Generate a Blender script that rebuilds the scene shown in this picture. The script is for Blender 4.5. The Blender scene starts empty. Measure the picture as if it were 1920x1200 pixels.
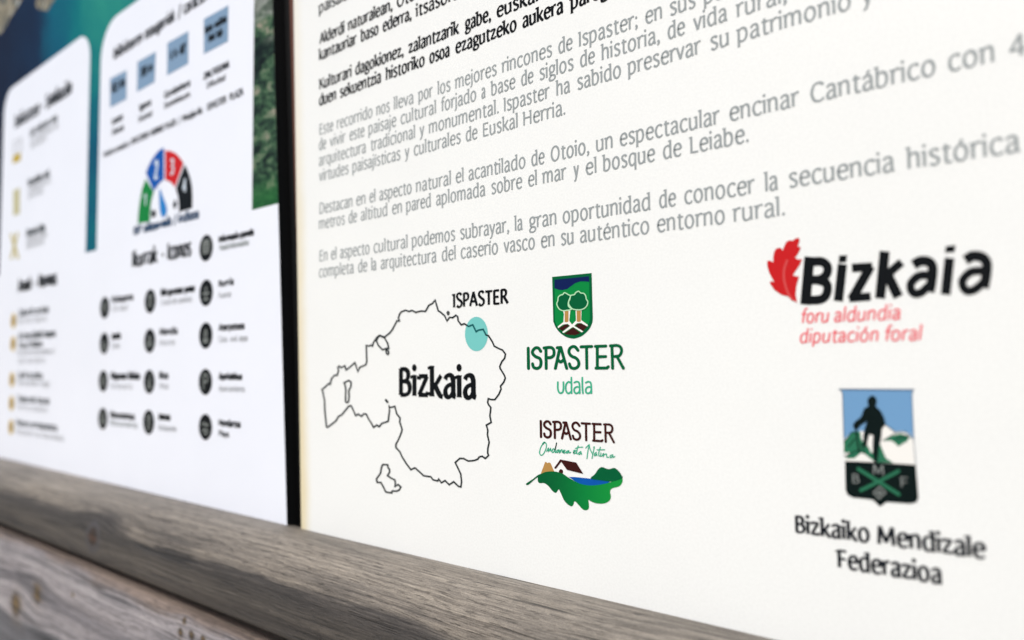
import bpy, math, random
from mathutils import Matrix, Vector, noise
from mathutils.geometry import tessellate_polygon
scene = bpy.context.scene
col = scene.collection

# ---------------------------------------------------------------- camera
# board face = plane Y 0, board millimetres (u to the right, v up) -> metres
ZB = 0.90                                   # height of the board's lower edge
cam_d = bpy.data.cameras.new('camera')
cam = bpy.data.objects.new('camera', cam_d)
col.objects.link(cam)
R = [[0.773189, 0.043862, 0.632657], [0.63409, -0.037086, -0.77237], [-0.010415, 0.998349, -0.056488]]
c0 = (0.42000,-0.30000,0.11469)
M = Matrix([R[0] + [c0[0]], R[1] + [c0[1]], R[2] + [c0[2] + ZB], [0, 0, 0, 1]])
cam.matrix_world = M
cam_d.sensor_fit = 'HORIZONTAL'
cam_d.sensor_width = 36.0
cam_d.lens = 25.3922
cam_d.clip_start = 0.01
cam_d.clip_end = 500.0
cam_d.dof.use_dof = True
cam_d.dof.focus_distance = 0.375
cam_d.dof.aperture_fstop = 4.0
scene.camera = cam

# ---------------------------------------------------------------- light: bright hazy daylight
SUN_EL, SUN_AZ = math.radians(53), math.radians(10)     # azimuth measured from straight in front of the board, to the right
w = bpy.data.worlds.new('World')
scene.world = w
w.use_nodes = True
nt = w.node_tree
nt.nodes.clear()
sky = nt.nodes.new('ShaderNodeTexSky')
sky.sky_type = 'NISHITA'
sky.sun_disc = False
sky.sun_elevation = SUN_EL
sky.sun_rotation = math.pi - SUN_AZ
sky.air_density = 1.0
sky.dust_density = 4.0
bg = nt.nodes.new('ShaderNodeBackground')
bg.inputs['Strength'].default_value = 0.11
wo = nt.nodes.new('ShaderNodeOutputWorld')
nt.links.new(sky.outputs[0], bg.inputs[0])
nt.links.new(bg.outputs[0], wo.inputs[0])
sl = bpy.data.lights.new('sun', 'SUN')
sl.energy = 2.0
sl.angle = math.radians(6)
sl.color = (1.0, 0.975, 0.94)
sun = bpy.data.objects.new('sun', sl)
col.objects.link(sun)
sd = Vector((math.sin(SUN_AZ) * math.cos(SUN_EL), -math.cos(SUN_AZ) * math.cos(SUN_EL), math.sin(SUN_EL)))
sun.rotation_euler = sd.to_track_quat('Z', 'Y').to_euler()
vs = scene.view_settings
vs.view_transform = 'Standard'
vs.look = 'None'
vs.gamma = 1.0
vs.use_curve_mapping = False
vs.exposure = 0.36

# ---------------------------------------------------------------- helpers
def lin(c):
    c /= 255.0
    return c / 12.92 if c <= 0.04045 else ((c + 0.055) / 1.055) ** 2.4

def principled(name, rgb, rough=0.5, spec=0.3):
    m = bpy.data.materials.new(name)
    m.use_nodes = True
    b = m.node_tree.nodes['Principled BSDF']
    b.inputs['Base Color'].default_value = (*[lin(v) for v in rgb], 1)
    b.inputs['Roughness'].default_value = rough
    b.inputs['Specular IOR Level'].default_value = spec
    return m

class NT:
    """small node-tree writer"""
    def __init__(s, m):
        s.t = m.node_tree
        s.b = s.t.nodes['Principled BSDF']
    def n(s, kind, **kw):
        x = s.t.nodes.new(kind)
        for k, v in kw.items():
            setattr(x, k, v)
        return x
    def l(s, a, b):
        s.t.links.new(a, b)
    def val(s, sock, v):
        if hasattr(v, 'is_output'):
            s.l(v, sock)
        else:
            sock.default_value = v
    def math(s, op, a, b=0.0, c=None, clamp=False):
        x = s.n('ShaderNodeMath', operation=op, use_clamp=clamp)
        s.val(x.inputs[0], a)
        s.val(x.inputs[1], b)
        if c is not None:
            s.val(x.inputs[2], c)
        return x.outputs[0]
    def noise(s, vec, scale, detail=4.0, rough=0.55, dist=0.0):
        x = s.n('ShaderNodeTexNoise')
        s.l(vec, x.inputs['Vector'])
        x.inputs['Scale'].default_value = scale
        x.inputs['Detail'].default_value = detail
        x.inputs['Roughness'].default_value = rough
        x.inputs['Distortion'].default_value = dist
        return x.outputs['Fac']
    def comb(s, x, y, z):
        c = s.n('ShaderNodeCombineXYZ')
        for i, v in enumerate((x, y, z)):
            s.val(c.inputs[i], v)
        return c.outputs[0]
    def ramp(s, fac, stops, interp='LINEAR'):
        r = s.n('ShaderNodeValToRGB')
        r.color_ramp.interpolation = interp
        e = r.color_ramp.elements
        while len(e) < len(stops):
            e.new(0.5)
        for i, (p, c) in enumerate(stops):
            e[i].position = p
            e[i].color = (*[lin(v) for v in c], 1) if len(c) == 3 else c
        s.l(fac, r.inputs[0])
        return r.outputs[0]
    def fac(s, v, a, b, lo=0.0, hi=1.0):
        r = s.n('ShaderNodeMapRange', interpolation_type='SMOOTHSTEP')
        s.val(r.inputs['Value'], v)
        for k, q in (('From Min', a), ('From Max', b), ('To Min', lo), ('To Max', hi)):
            r.inputs[k].default_value = q
        return r.outputs[0]
    def mix(s, f, a, b, mode='MIX'):
        x = s.n('ShaderNodeMix', data_type='RGBA', blend_type=mode)
        s.val(x.inputs['Factor'], f)
        s.val(x.inputs['A'], a)
        s.val(x.inputs['B'], b)
        return x.outputs['Result']
    def bump(s, h, strength, dist):
        x = s.n('ShaderNodeBump')
        x.inputs['Strength'].default_value = strength
        x.inputs['Distance'].default_value = dist
        s.l(h, x.inputs['Height'])
        s.l(x.outputs[0], s.b.inputs['Normal'])

def c4(*rgb):
    return (*[lin(v) for v in rgb], 1)

def link_mesh(name, verts, faces, mat, parent=None, smooth=False):
    me = bpy.data.meshes.new(name)
    me.from_pydata(verts, [], faces)
    me.update()
    if mat:
        me.materials.append(mat)
    if smooth:
        for p in me.polygons:
            p.use_smooth = True
    o = bpy.data.objects.new(name, me)
    col.objects.link(o)
    if parent is not None:
        o.parent = parent
    return o

def tag(o, label=None, cat=None, group=None, kind=None):
    for k, v in (('label', label), ('category', cat), ('group', group), ('kind', kind)):
        if v:
            o[k] = v
    return o

def empty(name, loc):
    e = bpy.data.objects.new(name, None)
    e.location = loc
    e.empty_display_size = 0.05
    col.objects.link(e)
    return e

# ---------------------------------------------------------------- materials: boards and inks
def board_paint(name, rgb, speck):
    m = principled(name, rgb, 0.42, 0.35)
    k = NT(m)
    g = k.n('ShaderNodeNewGeometry').outputs['Position']
    a = k.noise(g, 9.0, 4, 0.6)
    b = k.noise(g, 900.0, 2, 0.6)
    tone = k.ramp(a, [(0.3, tuple(v - speck for v in rgb)), (0.7, rgb)])
    grain = k.ramp(b, [(0.3, (249, 249, 249)), (0.62, (255, 255, 255))])
    spots = k.noise(g, 120.0, 1, 0.4)
    sp = k.ramp(spots, [(0.13, (215, 213, 208)), (0.165, (255, 255, 255))])
    cc = k.mix(1.0, k.mix(1.0, tone, grain, 'MULTIPLY'), sp, 'MULTIPLY')
    k.l(cc, k.b.inputs['Base Color'])
    k.bump(b, 0.03, 0.0002)
    return m, k, g, cc

warm, kw_, gw, cw = board_paint('panel_white', (228, 231, 230), 3)
# the laminate has yellowed along its left edge and is greyer towards the top
sep = kw_.n('ShaderNodeSeparateXYZ')
kw_.l(gw, sep.inputs[0])
lean = kw_.math('MULTIPLY_ADD', sep.outputs[2], 0.0357, sep.outputs[0])      # follows the edge
wob = kw_.math('MULTIPLY_ADD', kw_.noise(gw, 22.0, 3), 0.010, lean)
off = -0.0170 + 0.0357 * ZB + 0.005
edge = kw_.fac(wob, off + 0.001, off + 0.015, 1.0, 0.0)
edge = kw_.math('MULTIPLY', edge, kw_.fac(sep.outputs[2], ZB + 0.36, ZB + 0.06, 0.28, 0.8))
kw_.l(kw_.mix(edge, cw, c4(210, 196, 152)), kw_.b.inputs['Base Color'])
cool, _, _, _ = board_paint('panel_white_cool', (226, 231, 241), 3)

INK = {'ink_black': (14, 18, 22), 'ink_grey': (144, 151, 153), 'ink_map': (38, 46, 48), 'ink_aqua': (110, 186, 182),
       'ink_deepteal': (12, 96, 98), 'ink_crestgreen': (0, 104, 58), 'ink_green': (8, 146, 70), 'ink_navy': (12, 32, 92),
       'ink_paper': (226, 226, 222), 'ink_tan': (196, 150, 84), 'ink_brown': (64, 24, 22), 'ink_darkgreen': (0, 100, 58),
       'ink_mint': (170, 215, 175), 'ink_mintgreen': (66, 188, 148), 'ink_blue': (8, 92, 186), 'ink_red': (216, 34, 38),
       'ink_lightred': (226, 84, 84), 'ink_pink': (222, 92, 102), 'ink_darkbottle': (8, 24, 24), 'ink_skyblue': (122, 172, 218),
       'ink_slate': (84, 104, 132), 'ink_emerald': (48, 124, 92), 'ink_silver': (122, 128, 126), 'ink_slateblack': (30, 34, 42),
       'ink_tileblue': (138, 170, 202), 'ink_green2': (18, 140, 66), 'ink_palegrey': (196, 208, 220), 'ink_azure': (44, 138, 216),
       'ink_steel': (44, 74, 108), 'ink_lightgrey': (172, 176, 182), 'ink_darkgrey': (80, 86, 90), 'ink_yellow': (206, 178, 40),
       'ink_paleyellow': (208, 204, 160), 'ink_yellow2': (200, 184, 84), 'ink_gold': (214, 180, 60), 'ink_darkgold': (136, 106, 44)}
MAT = {k: principled(k, tuple(q * 0.86 for q in v) if k not in ('ink_grey', 'ink_lightgrey', 'ink_paper', 'ink_mint', 'ink_aqua', 'ink_pink', 'ink_palegrey', 'ink_silver') else v, 0.5, 0.08) for k, v in INK.items()}
MAT['paper_cool'] = cool

m = principled('ink_leaf_gradient', (10, 130, 60), 0.5, 0.08)       # the print runs from dark to light green
k = NT(m)
sx = k.n('ShaderNodeSeparateXYZ')
k.l(k.n('ShaderNodeNewGeometry').outputs['Position'], sx.inputs[0])
k.l(k.ramp(k.fac(sx.outputs[0], 0.192, 0.246), [(0.0, (3, 86, 46)), (0.5, (6, 118, 54)), (1.0, (20, 138, 56))]), k.b.inputs['Base Color'])
MAT['ink_leafgrad'] = m

m = principled('print_sea_photograph', (20, 60, 90), 0.5, 0.06)
k = NT(m)
g = k.n('ShaderNodeNewGeometry').outputs['Position']
sx = k.n('ShaderNodeSeparateXYZ')
k.l(g, sx.inputs[0])
big = k.noise(g, 9.0, 5, 0.6, 0.6)
lo = k.math('MULTIPLY_ADD', big, 0.55, k.math('MULTIPLY', k.fac(sx.outputs[0], -0.67, -0.36), 0.62))
lo = k.math('SUBTRACT', lo, k.fac(sx.outputs[2], ZB + 0.52, ZB + 0.34, 0.0, 0.22))
colr = k.ramp(lo, [(0.20, (8, 20, 44)), (0.46, (9, 36, 64)), (0.62, (0, 80, 104)), (0.76, (0, 104, 110)), (0.95, (40, 134, 118))])
k.l(colr, k.b.inputs['Base Color'])
MAT['print_sea'] = m

m = principled('print_woodland_photograph', (50, 80, 60), 0.5, 0.06)
k = NT(m)
g = k.n('ShaderNodeNewGeometry').outputs['Position']
sx = k.n('ShaderNodeSeparateXYZ')
k.l(g, sx.inputs[0])
sq = k.n('ShaderNodeSeparateXYZ')
k.l(g, sq.inputs[0])
gg = k.comb(k.math('MULTIPLY', sq.outputs[0], 0.55), sq.outputs[1], sq.outputs[2])
fine = k.noise(gg, 62.0, 7, 0.72, 0.3)
broad = k.noise(gg, 17.0, 3, 0.6)
trees = k.ramp(fine, [(0.38, (12, 20, 22)), (0.47, (34, 52, 44)), (0.53, (64, 96, 70)), (0.59, (118, 124, 108)), (0.66, (180, 154, 146))])
bare = k.ramp(fine, [(0.38, (40, 60, 48)), (0.50, (104, 112, 104)), (0.64, (166, 170, 170))])
c1 = k.mix(k.fac(broad, 0.54, 0.62), trees, bare)
meadow = k.ramp(fine, [(0.35, (20, 66, 40)), (0.65, (50, 108, 60))])
k.l(k.mix(k.fac(sx.outputs[2], ZB + 0.262, ZB + 0.238), c1, meadow), k.b.inputs['Base Color'])
MAT['print_land'] = m

m = principled('print_cliff_photograph', (150, 140, 120), 0.5, 0.06)
k = NT(m)
g = k.n('ShaderNodeNewGeometry').outputs['Position']
k.l(k.ramp(k.noise(g, 60.0, 5, 0.7, 0.5), [(0.36, (52, 70, 76)), (0.48, (112, 108, 94)), (0.58, (150, 140, 116)), (0.66, (170, 184, 190))]), k.b.inputs['Base Color'])
MAT['print_cliff'] = m

# ---------------------------------------------------------------- weathered timber
def timber(name, dark, mid, light, knots, seed, streaks, tan, tan_amt, swirl, knot_rgb, top_light, knot_tint):
    """knots: (x metres along, s metres round the timber, size); UV holds x and s in metres"""
    m = principled(name, (120, 115, 108), 0.62, 0.5)
    k = NT(m)
    uv = k.n('ShaderNodeUVMap')
    uv.uv_map = 'grain'
    sp = k.n('ShaderNodeSeparateXYZ')
    k.l(uv.outputs[0], sp.inputs[0])
    x, s = sp.outputs[0], sp.outputs[1]
    wav = k.noise(k.comb(k.math('MULTIPLY', x, 3.0), k.math('MULTIPLY', s, 12.0), seed), 1.0, 4, 0.55)
    s2 = k.math('MULTIPLY_ADD', k.math('SUBTRACT', wav, 0.5), swirl, s)
    halo = core = ring = None
    for (kx, ks, r) in knots:                      # grain flows round every knot
        dx = k.math('SUBTRACT', x, kx)
        ds = k.math('DIVIDE', k.math('SUBTRACT', s, ks), r)
        dl = k.math('DIVIDE', dx, r * 3.2)
        ex = k.math('POWER', 2.718, k.math('MULTIPLY', k.math('MULTIPLY_ADD', dl, dl, k.math('MULTIPLY', k.math('MULTIPLY', ds, ds), 0.25)), -0.8))
        s2 = k.math('ADD', s2, k.math('MULTIPLY', k.math('MULTIPLY', ex, ds), -0.55 * r))
        dn = k.math('DIVIDE', dx, r * 1.15)
        q2 = k.math('MULTIPLY_ADD', dn, dn, k.math('MULTIPLY', ds, ds))
        q2 = k.math('MULTIPLY', q2, k.fac(wav, 0.3, 0.7, 0.7, 1.35))
        h_ = k.math('POWER', 2.718, k.math('MULTIPLY', q2, -0.55))
        c_ = k.fac(q2, 0.60, 0.22)
        halo = h_ if halo is None else k.math('MAXIMUM', halo, h_)
        core = c_ if core is None else k.math('MAXIMUM', core, c_)
    def fib(fx, fs, off, det, ro):
        return k.noise(k.comb(k.math('MULTIPLY', x, fx), k.math('MULTIPLY', s2, fs), seed + off), 1.0, det, ro)
    band = fib(1.8, 110.0, 3.1, 5, 0.62)
    fibre = fib(9.0, 640.0, 7.7, 5, 0.66)
    hair = fib(70.0, 1900.0, 1.7, 3, 0.7)
    blot = fib(7.0, 30.0, 5.3, 5, 0.62)
    crack = fib(9.0, 300.0, 9.9, 2, 0.5)
    split = fib(3.0, 120.0, 12.4, 2, 0.5)
    t = k.math('MULTIPLY_ADD', band, 0.42, k.math('MULTIPLY_ADD', fibre, 0.40, k.math('MULTIPLY', blot, 0.30)))
    base = k.ramp(t, [(0.44, dark), (0.56, mid), (0.70, light)])
    base = k.mix(k.math('MULTIPLY', k.fac(blot, 0.46, 0.62), tan_amt), base, c4(*tan))
    base = k.mix(k.fac(k.math('MULTIPLY_ADD', k.math('SUBTRACT', blot, 0.5), 0.03, s), 0.012, 0.040, 0.0, top_light), base, c4(206, 198, 184))      # upper side painted lighter, as light and sheen from above
    for (s_a, s_b, rgb, amt) in streaks:           # long water stains; the upper rail's broad band paints shade on its front
        sw = k.math('MULTIPLY_ADD', k.math('SUBTRACT', blot, 0.5), 0.022, k.math('MULTIPLY_ADD', k.math('SUBTRACT', band, 0.5), 0.018, s2))
        f_ = k.math('MULTIPLY', k.fac(sw, s_a - 0.004, s_a + 0.004), k.fac(sw, s_b + 0.004, s_b - 0.004))
        base = k.mix(k.math('MULTIPLY', f_, amt), base, c4(*rgb), 'MULTIPLY')
    base = k.mix(0.85, base, k.ramp(fibre, [(0.35, (168, 166, 166)), (0.49, (230, 230, 230)), (0.62, (255, 255, 255))]), 'MULTIPLY')
    base = k.mix(0.8, base, k.ramp(hair, [(0.30, (132, 130, 128)), (0.5, (222, 222, 222)), (0.68, (255, 255, 255))]), 'MULTIPLY')
    pore = fib(85.0, 1050.0, 15.8, 2, 0.55)
    speck = k.noise(k.comb(k.math('MULTIPLY', x, 1500.0), k.math('MULTIPLY', s2, 2600.0), seed + 2.2), 1.0, 2, 0.6)
    base = k.mix(k.fac(pore, 0.40, 0.31, 0.0, 0.6), base, c4(52, 48, 46))
    base = k.mix(0.75, base, k.ramp(speck, [(0.32, (176, 174, 172)), (0.5, (232, 232, 232)), (0.68, (255, 255, 255))]), 'MULTIPLY')
    ck = k.math('MAXIMUM', k.fac(crack, 0.345, 0.275), k.fac(split, 0.305, 0.280))
    base = k.mix(k.math('MULTIPLY', ck, 0.85), base, c4(26, 24, 24))
    if halo is not None:
        base = k.mix(k.math('MULTIPLY', k.fac(halo, 0.40, 0.60), 0.95), base, c4(62, 60, 62))
        rim = k.math('MULTIPLY', k.math('MULTIPLY', halo, k.math('SUBTRACT', 1.0, core)), k.fac(fibre, 0.46, 0.60))
        base = k.mix(k.math('MULTIPLY', rim, knot_tint), base, c4(*knot_rgb))
        base = k.mix(core, base, k.ramp(fibre, [(0.38, (30, 24, 20)), (0.6, knot_rgb)]))
    k.l(base, k.b.inputs['Base Color'])
    k.l(k.fac(fibre, 0.3, 0.7, 0.66, 0.42), k.b.inputs['Roughness'])
    hgt = k.math('SUBTRACT', k.math('MULTIPLY_ADD', fibre, 0.6, k.math('MULTIPLY_ADD', hair, 0.4, k.math('MULTIPLY', speck, 0.35))), k.math('MULTIPLY_ADD', ck, 1.0, k.fac(pore, 0.42, 0.31, 0.0, 0.6)))
    k.bump(hgt, 0.7, 0.0012)
    return m

def rail(name, profile, s0, mat, x0, x1, seed, label):
    """timber along X with a closed profile of (y, z) going round; UV = metres along, metres round (0 at s0)"""
    nx, na = 420, len(profile)
    run = [0.0]
    for j in range(na):
        a, b = profile[j], profile[(j + 1) % na]
        run.append(run[-1] + math.hypot(b[0] - a[0], b[1] - a[1]))
    my = sum(p[0] for p in profile) / na
    mz = sum(p[1] for p in profile) / na
    verts, faces, uvs = [], [], []
    for i in range(nx + 1):
        x = x0 + (x1 - x0) * i / nx
        for j, (y, z) in enumerate(profile):
            d = Vector((y - my, z - mz)).normalized()
            e = 0.0007 * noise.noise((x * 3.0, d.x * 1.3 + seed, d.y * 1.3)) + 0.00025 * noise.noise((x * 9.0, d.x * 7 + seed, d.y * 7))
            verts.append((x, y + d.x * e, z + d.y * e))
    for i in range(nx):
        xa, xb = x0 + (x1 - x0) * i / nx, x0 + (x1 - x0) * (i + 1) / nx
        for j in range(na):
            k2 = (j + 1) % na
            faces.append((i * na + j, (i + 1) * na + j, (i + 1) * na + k2, i * na + k2))
            uvs += [(xa, run[j] - s0), (xb, run[j] - s0), (xb, run[j + 1] - s0), (xa, run[j + 1] - s0)]
    faces.append(tuple(range(na)))
    uvs += [(y, z) for y, z in profile]
    faces.append(tuple(nx * na + j for j in reversed(range(na))))
    uvs += [(y, z) for y, z in reversed(profile)]
    o = link_mesh(name, verts, faces, mat, None, True)
    ul = o.data.uv_layers.new(name='grain')
    for i, q in enumerate(uvs):
        ul.data[i].uv = q
    return tag(o, label, 'timber rail')

def rounded(ya, yb, za, zb, r, step=0.002):
    """rounded rectangle from the lower front corner up the front face and over the top"""
    pts = []
    for cy, cz, a0 in ((ya + r, zb - r, 180), (yb - r, zb - r, 90), (yb - r, za + r, 0), (ya + r, za + r, -90)):
        for i in range(13):
            a = math.radians(a0 - 90 * i / 12)
            pts.append((cy + r * math.cos(a), cz + r * math.sin(a)))
    return pts[-13:] + pts[:-13]

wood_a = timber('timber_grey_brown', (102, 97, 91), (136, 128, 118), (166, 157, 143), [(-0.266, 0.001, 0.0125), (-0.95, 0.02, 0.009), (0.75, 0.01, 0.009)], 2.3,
                [(-0.090, 0.014, (172, 172, 176), 0.9), (0.000, 0.014, (186, 186, 192), 0.6), (-0.015, -0.006, (176, 170, 172), 0.6)], (166, 154, 138), 0.25, 0.016, (60, 34, 20), 0.26, 0.1)  # first band darkens the lower front as painted shade; the others are stains
wood_b = timber('timber_silver_grey', (104, 106, 112), (184, 179, 184), (226, 221, 224),
                [(-0.447, -0.058, 0.0125), (-0.388, -0.036, 0.0095), (-0.66, -0.02, 0.012), (-0.102, -0.0084, 0.0030), (-0.086, -0.007, 0.0032), (-0.070, -0.006, 0.0026), (-0.097, 0.001, 0.0022), (-0.30, -0.020, 0.0022)], 6.1,
                [(0.001, 0.05, (190, 170, 146), 0.85), (-0.2, -0.064, (140, 148, 156), 0.85), (-0.040, -0.026, (168, 170, 178), 0.6)], (204, 196, 198), 0.3, 0.020, (124, 100, 60), 0.0, 0.9)
# upper rail: half-round top, flat front, squared underside
prof_a = [(-0.0338 + 0.005 * (1 - math.sin(math.radians(a)) - 1) - 0.0012, ZB - 0.0505 - 0.005 * math.cos(math.radians(a))) for a in range(0, 91, 15)]
prof_a += [(-0.0400, ZB - 0.0505 + 0.0159 * i / 5) for i in range(1, 5)]
n_low = len(prof_a)
prof_a += [(-0.005 - 0.035 * math.cos(math.pi * i / 48), ZB - 0.0346 + 0.035 * math.sin(math.pi * i / 48)) for i in range(49)]
prof_a += [(0.030, ZB - 0.0555)]
seg = lambda p, n_: sum(math.hypot(p[j + 1][0] - p[j][0], p[j + 1][1] - p[j][1]) for j in range(n_))
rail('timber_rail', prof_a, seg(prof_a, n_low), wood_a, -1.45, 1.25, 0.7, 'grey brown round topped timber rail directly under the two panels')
prof_b = rounded(-0.042, 0.045, ZB - 0.225, ZB - 0.0632, 0.006)
rail('timber_rail', prof_b, seg(prof_b, 13), wood_b, -1.45, 1.25, 4.2, 'paler silver grey knotty timber rail below the dark gap')

# ---------------------------------------------------------------- unseen ground under the sign, added to bounce light onto the rails
m = principled('bounce_ground', (112, 106, 92), 0.9, 0.2)
k = NT(m)
g = k.n('ShaderNodeNewGeometry').outputs['Position']
k.l(k.ramp(k.noise(g, 3.0, 8, 0.7), [(0.3, (140, 136, 124)), (0.5, (168, 163, 150)), (0.7, (190, 185, 172))]), k.b.inputs['Base Color'])  # pale tones chosen to throw more light up at the rail undersides
k.bump(k.noise(g, 40.0, 6, 0.7), 0.6, 0.02)
gr = link_mesh('ground', [(-60, -60, 0), (60, -60, 0), (60, 60, 0), (-60, 60, 0)], [(0, 1, 2, 3)], m)
tag(gr, kind='structure')

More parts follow.
